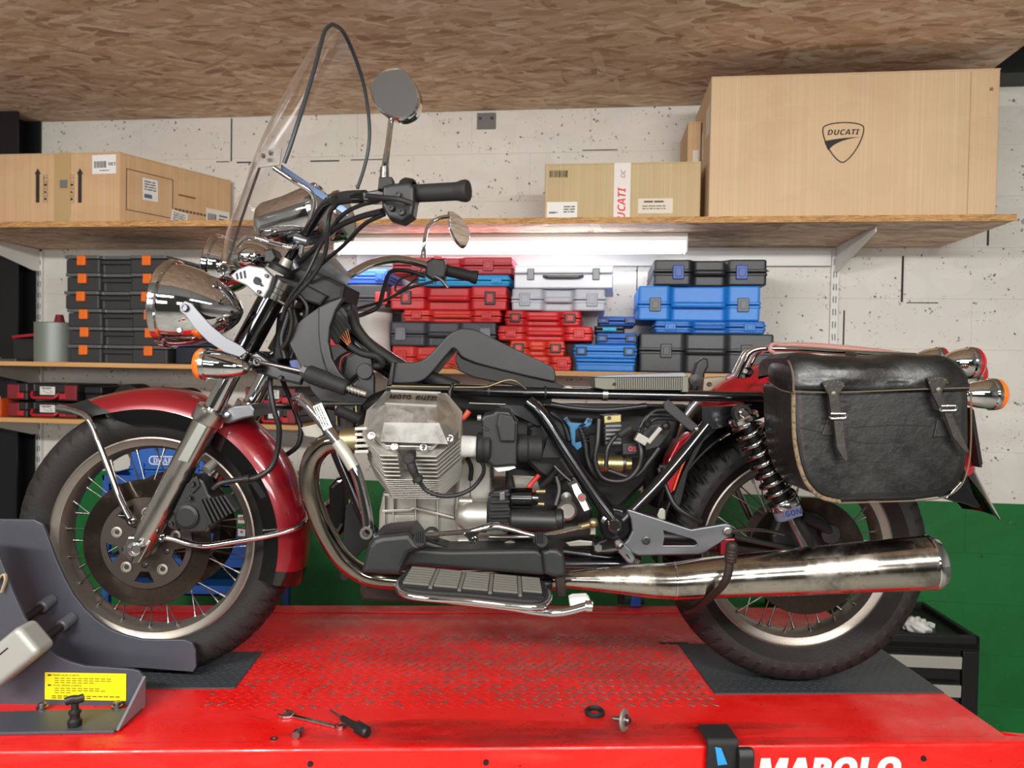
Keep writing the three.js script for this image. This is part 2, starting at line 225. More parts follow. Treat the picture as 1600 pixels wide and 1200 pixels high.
{
  const o = wt('loft_platform', 'large overhead loft floor of brown flake board seen from below', 'platform', 0, OSB, 0);
  part(o, 'flake_board', bx(RX0 + .02, 1.72, 0, .022, .005, 2.45, .001), M.osb);
  for (let i = 0; i < 5; i++) part(o, 'joist', bx(RX0 + .02, 1.70, .022, .17, .05 + i * .5, .095 + i * .5), M.wood);
  const s = wt('shelf_board', 'long upper flake board shelf carrying the cardboard boxes', 'shelf', 0, S1 - .02, 0);
  const nu = WL(26, 500, .14)[0] + .004, slab = (u1, th, dep, y0 = .012) => extr(poly([[nu, y0], [u1, y0], [u1, dep], [RX0 + .02, dep], [RX0 + .02, .146], [nu, .146]]), th, .001).rotateX(Math.PI / 2).translate(0, th, 0);
  part(s, 'board', slab(1.69, .019, .499), M.osb); part(s, 'front_edge', bx(RX0 + .02, 1.692, -.001, .02, .4992, .502), M.osbEdge);
  const s2 = wt('shelf_board', 'narrow middle wooden shelf carrying the tool cases', 'shelf', 0, S2 - .018, 0);
  part(s2, 'board', slab(1.02, .018, .42, .0165), M.wood);
  const s3 = wt('shelf_board', 'short lowest wooden shelf behind the motorcycle front wheel', 'shelf', 0, S3 - .018, 0);
  part(s3, 'board', slab(-.72, .018, .36, .0165), M.wood);
  // slotted uprights and brackets
  const lab = ['white slotted wall upright at the left beside the grey pot', 'white slotted wall upright at the right below the large box', 'white slotted wall upright hidden behind the tool case stacks'];
  [WL(62, 450, .01)[0], WL(1304, 450, .01)[0], WL(640, 450, .01)[0]].forEach((u, i) => {
    const t = wt('shelf_upright', lab[i], 'shelf upright', u, 1.2, 0);
    const sh = poly([[-.0125, 0], [.0125, 0], [.0125, 1.03], [-.0125, 1.03]]);
    for (let k = 0; k < 20; k++) for (const sx of [-.005, .005]) { const y = .02 + k * .05; sh.holes.push(new THREE.Path([[sx - .002, y], [sx + .002, y], [sx + .002, y + .025], [sx - .002, y + .025]].map((q) => new THREE.Vector2(...q)))); }
    part(t, 'slotted_face', extr(sh, .0015).translate(0, 0, .0125), M.white); part(t, 'flange', [bx(-.0145, -.0125, 0, 1.03, .001, .014), bx(.0125, .0145, 0, 1.03, .001, .014)], M.white);
    const br = (y, L, hgt) => { const q = extr(poly([[.014, y], [L, y], [L, y - .018], [.05, y - hgt], [.014, y - hgt]]), .004, .0008); q.rotateY(-Math.PI / 2).translate(.002, 0, 0); return q; };
    part(t, 'bracket', br(S1 - .0215 - 1.2, i === 2 ? .25 : .42, .1), M.white); 
    if (i !== 1) part(t, 'bracket', br(S2 - .0195 - 1.2, .36, .08), M.white);
    if (i === 0) part(t, 'bracket', br(S3 - .0195 - 1.2, .3, .08), M.white);
  });
  const rl = wt('wall_rail', 'white horizontal wall rail under the upper shelf', 'rail', 0, 2.165, 0);
  part(rl, 'rail', bx(WL(560, 400, 0)[0], WL(1296, 400, 0)[0], 0, .062, .015, .027, .003), M.white);
  // steel plate bolted to the wall
  const [ju, jy] = WL(760, 189, .004); const jp = wt('wall_plate', 'small grey steel plate bolted high on the block wall', 'plate', ju, jy, .001);
  part(jp, 'plate', bx(-.04, .04, -.034, .034, 0, .005, .001), M.greyWall); part(jp, 'bolt', cyl(V(-.026, .01, .005), V(-.026, .01, .012), .006, .006, 6), M.steelDark); part(jp, 'bolt', cyl(V(.024, .01, .005), V(.024, .01, .012), .006, .006, 6), M.steelDark);
  // tube lamp under the shelf
  const [l0] = WL(526, 380, .3), [l1, ly] = WL(1072, 380, .3), L = l1 - l0;
  const lamp = wt('tube_lamp', 'long glowing white tube lamp fixed under the upper shelf', 'lamp', (l0 + l1) / 2, S1 - .0205, .3);
  part(lamp, 'housing', bx(-L / 2, L / 2, -.03, 0, -.03, .03, .004), M.white);
  const glow = new THREE.MeshStandardMaterial({ color: 0xffffff, emissive: 0xf4f7ff, emissiveIntensity: 3.2, roughness: .4 });
  part(lamp, 'diffuser', bx(-L / 2 + .004, L / 2 - .004, -.07, -.031, -.028, .028, .014), glow); part(lamp, 'end_cap', [bx(-L / 2 - .003, -L / 2 + .004, -.072, -.0, -.03, .03, .004), bx(L / 2 - .004, L / 2 + .003, -.072, 0, -.03, .03, .004)], M.white);
  const rl2 = new THREE.RectAreaLight(0xf1f5ff, LAMP.shelf, L, .05); rl2.position.copy(Wp((l0 + l1) / 2, S1 - .0205 - .074, .3)); rl2.lookAt(rl2.position.clone().add(V(0, -1, 0).addScaledVector(wn, -.25))); scene.add(rl2);
  // ceiling tubes of the workshop, out of view above and behind the camera
  const LY = 2.5, TILT = .52, ceilTubes = [[-1.6, 3.5], [.7, 3.5]];
  ceilTubes.forEach(([u, off], i) => {
    const t = wt('ceiling_lamp', ['hanging white workshop tube lamp nearest the camera on the left', 'hanging white workshop tube lamp nearest the camera on the right', 'hanging white workshop tube lamp far behind on the left', 'hanging white workshop tube lamp far behind on the right'][i], 'lamp', u + .6, LY, off);
    part(t, 'housing', bx(-.75, .75, 0, .06, -.09, .09, .006), M.white); part(t, 'diffuser', bx(-.74, .74, -.03, -.001, -.08, .08, .012), new THREE.MeshStandardMaterial({ color: 0xffffff, emissive: 0xfffcf8, emissiveIntensity: 6 }));
    for (const x of [-.6, .6]) part(t, 'suspension_rod', cyl(V(x, .06, 0), V(x, (CH - LY) * Math.cos(TILT), -(CH - LY) * Math.sin(TILT)), .004), M.steel);
    t.rotation.order = 'YXZ'; t.rotation.x = TILT; const l = new THREE.RectAreaLight(0xfffcf8, LAMP.tubes, 1.48, .16); const ld = V(0, -Math.cos(TILT), 0).addScaledVector(wn, -Math.sin(TILT)); l.position.copy(Wp(u + .6, LY, off)).addScaledVector(ld, .036); l.rotation.set(-Math.PI / 2, 0, WY, 'XYZ'); l.up.copy(wn); l.lookAt(l.position.clone().add(ld)); scene.add(l);
  });
  // wide lamp panels on the wall behind the camera, above the work benches
  [[-1.5, 'wide white lamp panel on the wall behind the camera at the left'], [1.5, 'wide white lamp panel on the wall behind the camera at the right']].forEach(([u, label]) => {
    const t = thing('wall_lamp', label, 'lamp', Wp(u, 2.05, RB - .002), Math.PI - WY); part(t, 'housing', bx(-.95, .95, -.28, .28, 0, .05, .006), M.white);
    part(t, 'diffuser', bx(-.93, .93, -.26, .26, .051, .06, .004), new THREE.MeshStandardMaterial({ color: 0xffffff, emissive: 0xfffdfa, emissiveIntensity: 3 }));
    const l = new THREE.RectAreaLight(0xfffdfa, LAMP.wall, 1.86, .52); l.position.copy(Wp(u, 2.05, RB - .075)); l.lookAt(Wp(u, 2.05, RB - 3)); scene.add(l);
  });
}
// ---------------------------------------------------------------- cartons and cases on the shelves
const faceTex = (w, h, draw, res = 700) => canvasTex(Math.round(w * res), Math.round(h * res), (g, W, H) => { g.save(); g.scale(W / w, H / h); draw(g, w, h); g.restore(); }, true);
// a printed sheet: its own thin box with the print on its front
function print(parent, name, w, h, draw, pos, rot = [0, 0, 0], th = .0008, rough = .6, res = 900, o = {}) {
  const g = new THREE.BoxGeometry(w, h, th); const m = new THREE.Mesh(g, std(0xffffff, rough, 0, { map: faceTex(w, h, draw, res), ...o })); m.name = numbered(name); m.position.copy(pos); m.rotation.set(...rot); parent.add(m); return m;
}
// ink printed straight on a surface: only the drawn marks are solid
function ink(parent, name, w, h, draw, pos, rot = [0, 0, 0], color = 0x2c2a26, res = 1200) {
  const a = canvasTex(Math.round(w * res), Math.round(h * res), (g, W, H) => { g.fillStyle = '#000'; g.fillRect(0, 0, W, H); g.save(); g.scale(W / w, H / h); g.fillStyle = g.strokeStyle = '#fff'; draw(g, w, h); g.restore(); }, false);
  const m = new THREE.Mesh(new THREE.PlaneGeometry(w, h), std(color, .8, 0, { alphaMap: a, alphaTest: .5 })); m.name = numbered(name); m.position.copy(pos); m.rotation.set(...rot); parent.add(m); return m;
}
const fill = (c) => (g, w, h) => { g.fillStyle = c; g.fillRect(0, 0, w, h); };
const bars = (g, x, y, w, h, c = '#333') => { g.fillStyle = c; let p = x; let k = 3; while (p < x + w) { k = (k * 37 + 11) % 101; const b = w * (.008 + .022 * (k % 4) / 3); g.fillRect(p, y, Math.min(b, x + w - p), h); p += b + w * (.012 + .02 * (k % 3) / 2); } };
const lines = (g, x, y, w, n, s, t, c = '#444') => { g.fillStyle = c; for (let i = 0; i < n; i++) { let p = x; while (p < x + w) { const L = s * (1 + (i * 7 + p * 997 | 0) % 4); g.fillRect(p, y + i * s * 1.5, Math.min(L, x + w - p), t); p += L + s * .5; } } };
const cardTex = (c, c2) => canvasTex(512, 512, (g, w, h) => { g.fillStyle = c; g.fillRect(0, 0, w, h); for (let i = 0; i < 900; i++) { g.globalAlpha = rr(.01, .04); g.fillStyle = rnd() < .5 ? c2 : '#fff'; g.fillRect(rnd() * w, 0, rr(1, 3), h); } blotch(g, w, h, 60, [c2], 10, 60, .06); g.globalAlpha = 1; }, true, .7);
M.card = std(0xffffff, 0.8, 0, { map: cardTex('#c8a57b', '#96734a') }); M.cardPale = std(0xffffff, 0.8, 0, { map: cardTex('#d0b28e', '#a98660') }); M.cardKhaki = std(0xffffff, 0.8, 0, { map: cardTex('#bda87e', '#8f7a52') });
M.tape = phy(0xb99d70, 0.2, 0, { clearcoat: .5 }); M.cardDark = std(0x8a6640, 0.85);
// closed carton standing on a footprint (local x, z), front at z = 0; the flaps show at the top
function carton(t, foot, h, m) {
  part(t, 'carton_body', extr(rpoly(foot.map(([x, z]) => [x, -z]), .006), h - .006, .0015).rotateX(-Math.PI / 2), m);
  const [a, b, c, d] = foot, mid = (p, q, k) => [p[0] + (q[0] - p[0]) * k, p[1] + (q[1] - p[1]) * k];
  for (const f of [[a, b, mid(b, c, .49), mid(a, d, .49)], [mid(a, d, .51), mid(b, c, .51), c, d]]) part(t, 'top_flap', extr(poly(f.map(([x, z]) => [x, -z])), .005, .001).rotateX(-Math.PI / 2).translate(0, h - .006, 0), m);
}
{
  // left box
  const off = .455, [ur, yb] = WL(186, 349, off), [ul] = WL(-4, 345, off), hgt = WL(186, 237, off)[1] - S1;
  const rb = WL(361, 330, .03)[0] - ur, w = ur - ul, t = wt('cardboard_box', 'long brown cardboard box with black arrows and a white barcode label at left', 'box', ur, S1 + .0005, off);
  carton(t, [[-w, 0], [0, 0], [rb, -(off - .03)], [rb - w, -(off - .03)]], hgt, M.card);
  const f = (x, y) => { const q = WL(x, y, off); return [q[0] - ur, q[1] - S1]; };
  const tp = f(97, 300); part(t, 'tape', [bx(tp[0] - .033, tp[0] + .033, .004, hgt - .001, -.001, .0012), bx(tp[0] - .012, tp[0] + .036, hgt * .1, hgt + .001, -.001, .0018)], M.tape);
  const arrow = (g, w, h) => { g.beginPath(); g.moveTo(w / 2, 0); g.lineTo(w, h * .17); g.lineTo(w * .78, h * .17); g.lineTo(w * .78, h); g.lineTo(w * .22, h); g.lineTo(w * .22, h * .17); g.lineTo(0, h * .17); g.fill(); };
  for (const x of [59, 125]) { const p = f(x, 290); ink(t, 'printed_arrow', .028, .132, arrow, V(p[0], p[1], .0005)); }
  for (const x of [71, 112]) { const p = f(x, 295); ink(t, 'handling_symbols', .02, .108, (g, w, h) => { g.lineWidth = .0012; for (let i = 0; i < 4; i++) { const y = h * i / 4 + .002; g.strokeRect(.0012, y, w - .0024, h / 4 - .003); g.save(); g.translate(w / 2, y + .012); if (i === 0) { g.fillRect(-.006, -.008, .003, .014); g.fillRect(.001, -.004, .005, .003); } if (i === 1) { g.fillRect(-.006, -.006, .012, .008); g.fillRect(-.001, 0, .002, .008); } if (i === 2) { g.rotate(.6); g.fillRect(-.007, -.002, .014, .004); g.fillRect(-.003, -.007, .003, .014); } if (i === 3) { g.beginPath(); g.arc(0, -.001, .0055, 0, 7); g.fill(); } g.restore(); } }, V(p[0], p[1], .0005), [0, 0, 0], 0x2c2a26, 1600); }
  let p = f(163, 257); print(t, 'shipping_label', .098, .072, (g, w, h) => { fill('#e4e4e2')(g, w, h); bars(g, .008, .024, .05, .025); g.fillStyle = '#444'; g.font = 'bold .018px sans-serif'; g.save(); g.translate(.066, .042); g.scale(.001, .001); g.font = 'bold 18px sans-serif'; g.fillText('9K1', 0, 0); g.restore(); lines(g, .03, .058, .04, 1, .004, .003); }, V(p[0], p[1], .001), [0, 0, .02]);
  p = f(100, 288); part(t, 'tape_patch', bx(p[0] - .016, p[0] + .016, p[1] - .016, p[1] + .016, .001, .0022), M.greyWall);
  // right side: local frame of the slanted side
  const sd = V(rb, 0, -(off - .03)), sl = sd.length(), ry = Math.atan2(-sd.z, sd.x);
  const side = (k, y) => V(sd.x * k, y, sd.z * k).addScaledVector(V(-sd.z, 0, sd.x).normalize().multiplyScalar(-1), -.0008);
  const sp = (name, k, y, w, h, dr, rz = 0) => print(t, name, w, h, dr, side(k, y), [0, ry, rz], .0006, .75);
  ink(t, 'printed_frame', .19, .16, (g, w, h) => { g.lineWidth = .003; g.strokeRect(.002, .002, w - .004, h - .004); }, side(.25, hgt * .5), [0, ry, 0], 0x4a3520); ink(t, 'printed_lines', .16, .1, (g, w, h) => { g.fillRect(.02, .01, .075, .006); for (let i = 0; i < 9; i++) g.fillRect(.004 + i * .016, .07, .012, .009); g.fillRect(.01, .09, .03, .005); }, side(.62, hgt * .45), [0, ry, 0], 0x5d4528);
  const lb = (g, w, h) => { fill('#dcdcda')(g, w, h); lines(g, w * .12, h * .12, w * .75, 4, h * .08, h * .05); g.fillStyle = '#567'; g.fillRect(w * .1, h * .72, w * .5, h * .18); };
  let q = sp('shipping_label', .25, hgt * .56, .062, .085, lb, .02); q.position.addScaledVector(V(-sd.z, 0, sd.x).normalize(), -.0); q.translateZ(.001);
  q = sp('shipping_label', .5, hgt * .2, .07, .075, lb, -.12); q.translateZ(.001);
  q = sp('shipping_label', .865, hgt * .26, .11, .12, (g, w, h) => { fill('#d6d5d0')(g, w, h); bars(g, .008, .02, .04, h - .04); lines(g, .06, .02, .04, 6, .01, .006); }); q.translateZ(.001);
}
{
  // large pale box with the shield, and the box behind it
  const off = .47, [ul, yb] = WL(1107, 336, off), [ur] = WL(1557, 332, off), hgt = WL(1330, 113, off)[1] - S1, w = ur - ul;
  const t = wt('cardboard_box', 'very large pale cardboard box with a printed black shield emblem', 'box', ul, S1 + .0005, off);
  carton(t, [[0, 0], [w, 0], [w, -.4], [-.0, -.4]], hgt, M.cardPale);
  const [eu, ey] = WL(1317, 223, off);
  ink(t, 'printed_emblem', .137, .139, (g, W, H) => {
    g.scale(W / 137, H / 139); g.lineWidth = 4;
    g.beginPath(); g.moveTo(68.5, 3); g.bezierCurveTo(95, 3, 122, 7, 132, 17); g.bezierCurveTo(136, 24, 133, 40, 130, 50); g.bezierCurveTo(120, 84, 98, 118, 78, 132); g.quadraticCurveTo(68.5, 139, 59, 132); g.bezierCurveTo(39, 118, 17, 84, 7, 50); g.bezierCurveTo(3, 38, 1, 24, 5, 17); g.bezierCurveTo(15, 7, 42, 3, 68.5, 3); g.closePath(); g.stroke();
    g.beginPath(); g.moveTo(9, 64); g.bezierCurveTo(40, 56, 90, 52, 129, 52); g.bezierCurveTo(90, 55, 40, 66, 22, 96); g.lineTo(10, 70); g.fill();
    g.save(); g.transform(1, 0, -.22, 1, 0, 0); g.font = 'bold 25px sans-serif'; g.textAlign = 'center'; g.scale(1.12, 1); g.fillText('DUCATI', 68, 44); g.restore();
  }, V(eu - ul, ey - S1, .0005), [0, 0, 0], 0x2f2d2b, 2400);
  part(t, 'crease', bx(WL(1515, 200, off)[0] - ul - .0006, WL(1515, 200, off)[0] - ul + .0006, .004, hgt - .01, -.001, .0006), M.cardDark);
  const [tu, ty] = WL(1549, 139, off); part(t, 'torn_spot', bx(tu - ul - .005, tu - ul + .005, ty - S1 - .006, ty - S1 + .004, -.001, .0008), M.cardDark);
  // side labels
  for (const [z, y] of [[-.06, hgt * .72], [-.2, hgt * .62]]) print(t, 'shipping_label', .07, .1, fill('#d8d4cc'), V(-.0007, y, z), [0, -Math.PI / 2, 0]);
  const [kl] = WL(1074, 240, .28), kh = WL(1080, 190, .28)[1] - S1;
  const t2 = wt('cardboard_box', 'dark-sided cardboard box squeezed between the small box and the large one', 'box', kl, S1 + .0005, .28); const kw = ul - kl - .004;
  carton(t2, [[0, 0], [kw, 0], [kw, -.24], [0, -.24]], kh, M.card);
  print(t2, 'shipping_label', .02, .09, fill('#d8d4cc'), V(kw * .6, kh * .62, .001));
}
{
  const off = .44, [ul] = WL(850, 342, off), [ur] = WL(1094, 340, off), hgt = WL(970, 254, off)[1] - S1, w = ur - ul, f = (x, y) => { const q = WL(x, y, off); return [q[0] - ul, q[1] - S1]; };
  const t = wt('cardboard_box', 'low khaki cardboard box closed with red lettered white tape', 'box', ul, S1 + .0005, off);
  carton(t, [[0, 0], [w, 0], [w, -.14], [0, -.14]], hgt, M.cardKhaki);
  let p = f(972, 297); print(t, 'lettered_tape', .058, hgt - .004, (g, W, H) => { g.fillStyle = '#ddd6d0'; g.fillRect(0, 0, W, H); g.save(); g.translate(W * .5, H); g.rotate(-Math.PI / 2); g.scale(.001, .001); g.transform(1, 0, -.2, 1, 0, 0); g.font = 'bold 38px sans-serif'; g.fillStyle = '#cc1f2f'; g.fillText('UCATI', 2, 13); g.fillStyle = '#7a4a4a'; g.font = '22px sans-serif'; g.fillText('OC', 148, 10); g.restore(); }, V(p[0], hgt / 2, .001), [0, 0, 0], .001, .35);
  p = f(873, 272); ink(t, 'barcode', .066, .024, (g, W, H) => { bars(g, 0, 0, W, H, '#fff'); }, V(p[0], p[1], .0005));
  p = f(878, 328); print(t, 'shipping_label', .108, .055, (g, W, H) => { fill('#e2e1dd')(g, W, H); lines(g, .06, .015, .04, 3, .006, .004); lines(g, .008, .035, .03, 1, .006, .005); }, V(p[0], p[1], .0006));
  p = f(1024, 322); print(t, 'shipping_label', .12, .052, (g, W, H) => { fill('#d8cfbd')(g, W, H); lines(g, .02, .008, .07, 1, .008, .006); lines(g, .015, .025, .08, 2, .006, .003); }, V(p[0], p[1], .0006));
}
// plastic tool case: two shells, a notch in front for the grip, two latches; base y = 0, front z = 0
const colorMat = {}; const cm = (c, r = .42) => colorMat[c + r] ??= std(c, r, 0, { bumpMap: fine, bumpScale: 0.0002 });
function toolCase(t, w, h, d, { col, lid = col, latch, notch = .3, nd = .028, split = .5, r = .012, grip = true, latchW = .04, latchAt = .36, ribs = 0, chamfer = 0 }) {
  const n = Math.min(nd, d * .2), a = w * notch / 2, top = (k) => rpoly(notch ? [[-w / 2 + k, -d], [w / 2 - k, -d], [w / 2 - k, -k], [a + .012, -k], [a - .004, -n - k], [-a + .004, -n - k], [-a - .012, -k], [-w / 2 + k, -k]] : [[-w / 2 + k, -d], [w / 2 - k, -d], [w / 2 - k, -k], [-w / 2 + k, -k]], r);
  const shell = (y0, y1, k) => extr(top(k), y1 - y0, Math.min(.006, (y1 - y0) * .3)).rotateX(Math.PI / 2).translate(0, y1, 0);
  const hs = h * split;
  part(t, 'case_bottom', [shell(0, hs - .0012, 0), shell(hs - .012, hs - .0012, -.003)], cm(col)); part(t, 'case_lid', [shell(hs + .0012, h, 0), shell(hs + .0012, hs + .012, -.003)], cm(lid));
  if (ribs) for (let i = 0; i < ribs; i++) { const x = -w / 2 + w * (i + .5) / ribs; part(t, 'rib', bx(x - .006, x + .006, .006, h * .92, -.01, .003, .003), cm(col)); }
  if (grip && notch) part(t, 'grip', bar([V(-a + .004, hs, -n - .004), V(-a + .006, hs, -.006), V(a - .006, hs, -.006), V(a - .004, hs, -n - .004)], .012, Math.min(.011, h * .16), { n: 10, flat: .8 }), cm(col));
  const lx = w * latchAt, lh = Math.min(h * .62, .05);
  if (latch) for (const s of [-1, 1]) { const q = part(t, 'latch', bx(s * lx - latchW / 2, s * lx + latchW / 2, hs - lh / 2, hs + lh / 2, -.002, .008, .004), cm(latch)); part(q, 'latch_tab', bx(s * lx - latchW * .28, s * lx + latchW * .28, hs - lh * .3, hs + lh * .3, .004, .011, .002), cm(latch === '#2b2d31' ? col : latch)); }
}
// stacks are listed from the shelf upwards: [label, left px, right px, top px, depth, options]
function stack(y, ybase, off, list) {
  let yb = y + .0006;
  for (const [label, x0, x1, top, d, o] of list) {
    const [u0] = WL(x0, top, off), [u1] = WL(x1, top, off), h = WL((x0 + x1) / 2, top, off)[1] - yb - .0006;
    const t = wt('tool_case', label, 'tool case', (u0 + u1) / 2, yb, off + (o.dz || 0), o.group, o.turn || 0);
    toolCase(t, u1 - u0, h, d, o); yb += h + .0006;
  }
}
const LB = '#2b2d31', RED = '#c9262b', RED2 = '#d23a33', BLU = '#1766b8', BLU2 = '#1f7ad0';
stack(S2, 0, .36, [['wide red tool case mostly hidden at the bottom of the red stack', 612, 722, 541, .3, { col: RED2, latch: RED }], ['dark grey tool case with pale latches under the red cases', 610, 775, 503, .3, { col: '#3a3d44', lid: '#4a4e58', latch: '#7e8490', latchAt: .4 }], ['slim red tool case lying on the dark grey case', 630, 782, 484, .3, { col: RED2, latch: RED, notch: .4 }], ['large red tool case with two grey framed latches', 610, 792, 447, .32, { col: RED, latch: LB, notch: .36, nd: .035 }], ['thin cyan tool case between two red cases', 654, 796, 429, .3, { col: '#1d94d2', latch: '#1d94d2', notch: 0 }], ['dark red tool case topmost of the red stack', 614, 801, 401, .3, { col: '#a31f2e', notch: .14, nd: .015, latch: '#a31f2e', latchAt: .3 }]]);
stack(S2, 0, .38, [['red tool case lowest under the silver cases', 797, 892, 556, .3, { col: RED2, latch: RED, notch: .3 }], ['short red tool case with one black latch showing', 797, 882, 532, .3, { col: '#d2402c', latch: LB, notch: .3, latchAt: .34 }], ['long flat red tool case with rounded ends', 778, 926, 509, .3, { col: '#cf2d30', latch: RED, notch: .4, r: .02 }], ['red tool case with grey latches just below the silver cases', 789, 908, 485, .3, { col: RED, latch: LB, notch: .44, r: .02 }], ['grey silver plastic tool case under the aluminium case', 800, 946, 451, .3, { col: '#b9bec8', latch: '#a4aab4', notch: .3, nd: .03 }]]);
{
  // aluminium case with a real handle
  const off = .38, y0 = WL(870, 451, off)[1] + .0008, [u0] = WL(803, 430, off), [u1] = WL(958, 430, off), w = u1 - u0, h = WL(880, 414, off)[1] - y0;
  const t = wt('tool_case', 'silver aluminium case with a carry handle topmost of its stack', 'tool case', (u0 + u1) / 2, y0, off, undefined, -.03);
  part(t, 'case_bottom', bx(-w / 2, w / 2, 0, h * .62, -.3, 0, .006), std(0xd5d9e2, .4, .2)); part(t, 'case_lid', bx(-w / 2, w / 2, h * .62 + .002, h, -.3, 0, .006), std(0xd9dde6, .4, .2));
  part(t, 'handle', bar([V(-.07, h * .52, 0), V(-.06, h * .46, .022), V(.06, h * .46, .022), V(.07, h * .52, 0)], .02, .006), M.aluSatin);
  for (const s of [-1, 1]) part(t, 'latch', bx(s * w * .33 - .013, s * w * .33 + .013, h * .35, h * .85, -.002, .006, .003), M.aluSatin);
}
stack(S2, 0, .37, [['light blue lidded box at the bottom of the small blue stack', 900, 992, 560, .2, { col: BLU2, latch: null, notch: 0, split: .72 }], ['wide blue case with two black latches on the light blue box', 897, 995, 538, .2, { col: BLU2, latch: LB, notch: 0, latchAt: .38 }], ['narrow blue case with two dark latches third in the small stack', 932, 995, 520, .2, { col: '#1560b8', latch: LB, notch: 0, latchAt: .36 }], ['thin black case with a cyan catch in the small blue stack', 930, 975, 509, .18, { col: '#1d2430', latch: '#27a9d6', notch: 0, latchAt: .1, latchW: .03 }], ['dark blue case topmost of the small blue stack', 935, 993, 494, .2, { col: '#1450a4', latch: LB, notch: 0, latchAt: .36 }]]);
stack(S2, 0, .39, [['big dark grey tool case at the bottom right of the shelf', 1000, 1210, 521, .34, { col: '#2a2d31', lid: '#34373b', latch: '#3c3f44', notch: .3, split: .55, latchAt: .3 }], ['thin blue tool case under the big blue one', 1024, 1196, 501, .3, { col: '#1a62b2', latch: '#1a6cc0', notch: .3, nd: .02 }], ['big bright blue tool case with two grey latches', 998, 1189, 446, .32, { col: BLU2, latch: '#5a6068', notch: .44, nd: .03, split: .45, latchAt: .36 }], ['black tool case with two blue latches topmost at right', 1022, 1199, 405, .32, { col: '#202227', latch: '#2f4f9c', notch: .28, nd: .03, latchAt: .28 }]]);
{
  // left end of the middle shelf: blue, black and red cases behind the handlebar, and a white tub
  stack(S2, 0, .25, [['black tool case with red catch behind the front wheel forks', 505, 604, 488, .22, { col: '#24262a', latch: RED, notch: 0, latchAt: .3, latchW: .07 }], ['black lidded case on the shelf behind the handlebar', 510, 604, 444, .22, { col: '#2a2c31', latch: RED, notch: 0, latchAt: .42, latchW: .05 }], ['bright blue tool case behind the far handlebar', 525, 606, 420, .22, { col: '#2056c0', latch: '#2056c0', notch: 0 }]]);
  const [u] = WL(585, 520, .4), h = WL(585, 478, .4)[1] - S2; const t = wt('plastic_tub', 'white round plastic tub with a dark lid rim', 'tub', WL(577, 520, .38)[0], S2 + .0006, .335);
  part(t, 'tub', lathe([[0, 0], [.062, 0], [.066, .004], [.073, h - .02], [.07, h - .02], [.06, .008], [0, .008]], V(0, 0, 0), Yv), M.white); part(t, 'lid', lathe([[.0001, h - .004], [.074, h - .004], [.077, h - .008], [.077, h - .022], [.0735, h - .022]], V(0, 0, 0), Yv), std(0x4a4640, .5));
  // six organiser cases with orange latches
  const off = .4, [u0] = WL(106, 500, off), [u1] = WL(262, 500, off), w = u1 - u0, hh = (WL(180, 399, off)[1] - S2) / 6, x0s = [0, .004, 0, -.012, -.006, -.01];
  const ol = ['lowest', 'second from below', 'third from below', 'fourth from below', 'second from the top', 'topmost'];
  const mb = cm('#2d2e2f', .55), mg = cm('#55585a', .45);
  for (let i = 0; i < 6; i++) {
    const t = wt('organiser_case', `black organiser case with two orange latches, ${ol[i]} of the stack of six`, 'organiser case', (u0 + u1) / 2 + x0s[i], S2 + .0006 + i * hh, off, 'stack of black organiser cases');
    const sh = rpoly([[-w / 2, -.3], [w / 2, -.3], [w / 2, 0], [.062, 0], [.056, -.02], [-.062, -.02], [-.068, 0], [-w / 2, 0]], .008), H = hh - .0008;
    part(t, 'tray', extr(sh, H * .78, .003).rotateX(Math.PI / 2).translate(0, H * .78, 0), mb); part(t, 'lid', extr(rpoly([[-w / 2 - .004, -.3], [w / 2 + .004, -.3], [w / 2 + .004, .004], [.062, .004], [.056, -.016], [-.062, -.016], [-.068, .004], [-w / 2 - .004, .004]], .008), H * .18, .002).rotateX(Math.PI / 2).translate(0, H, 0), mg);
    part(t, 'handle', bx(-.064, .06, H * .5, H * .72, -.02, -.004, .004), mb);
    for (const x of [-w * .33, w * .32]) part(t, 'latch', bx(x - .018, x + .018, H * .42, H * .98, -.002, .011, .004), M.orange);
  }
  // grey pot with a red funnel beside it
  const [pu] = WL(80, 535, .36), ph = WL(80, 504, .36)[1] - S2, pr = (WL(108, 535, .36)[0] - WL(52, 535, .36)[0]) / 2;
  const pt = wt('metal_pot', 'round grey metal pot at the left end of the middle shelf', 'pot', pu, S2 + .0006, .33);
  part(pt, 'pot', lathe([[0, 0], [pr, 0], [pr, ph - .003], [pr + .002, ph], [pr - .003, ph], [pr - .004, .006], [0, .006]], V(0, 0, 0), Yv), std(0x7f8680, .5, .4));
  const fu = wt('funnel', 'dark red plastic funnel standing behind the grey pot', 'funnel', WL(93, 510, .2)[0], S2 + .0006, .2); const fh = WL(93, 492, .2)[1] - S2;
  part(fu, 'cone', lathe([[.05, 0], [.052, .004], [.05, fh * .6], [.02, fh * .86], [.014, fh], [.01, fh], [.015, fh * .84], [.044, fh * .58], [.046, 0]], V(0, 0, 0), Yv), std(0x7a1f2c, .45));
  const pl = wt('pliers', 'red handled pliers lying beside the grey pot', 'pliers', WL(38, 525, .3)[0], S2 + .0006, .3);
  const ry = WL(38, 525, .3)[1] - S2; part(pl, 'handle', tube([V(-.05, ry - .006, 0), V(0, ry, .0), V(.05, ry + .006, -.01)], .007), std(0x9a1f2c, .4)); part(pl, 'rest', [bx(-.06, .05, 0, ry - .011, -.04, -.01, .004)], M.plasticGrey);
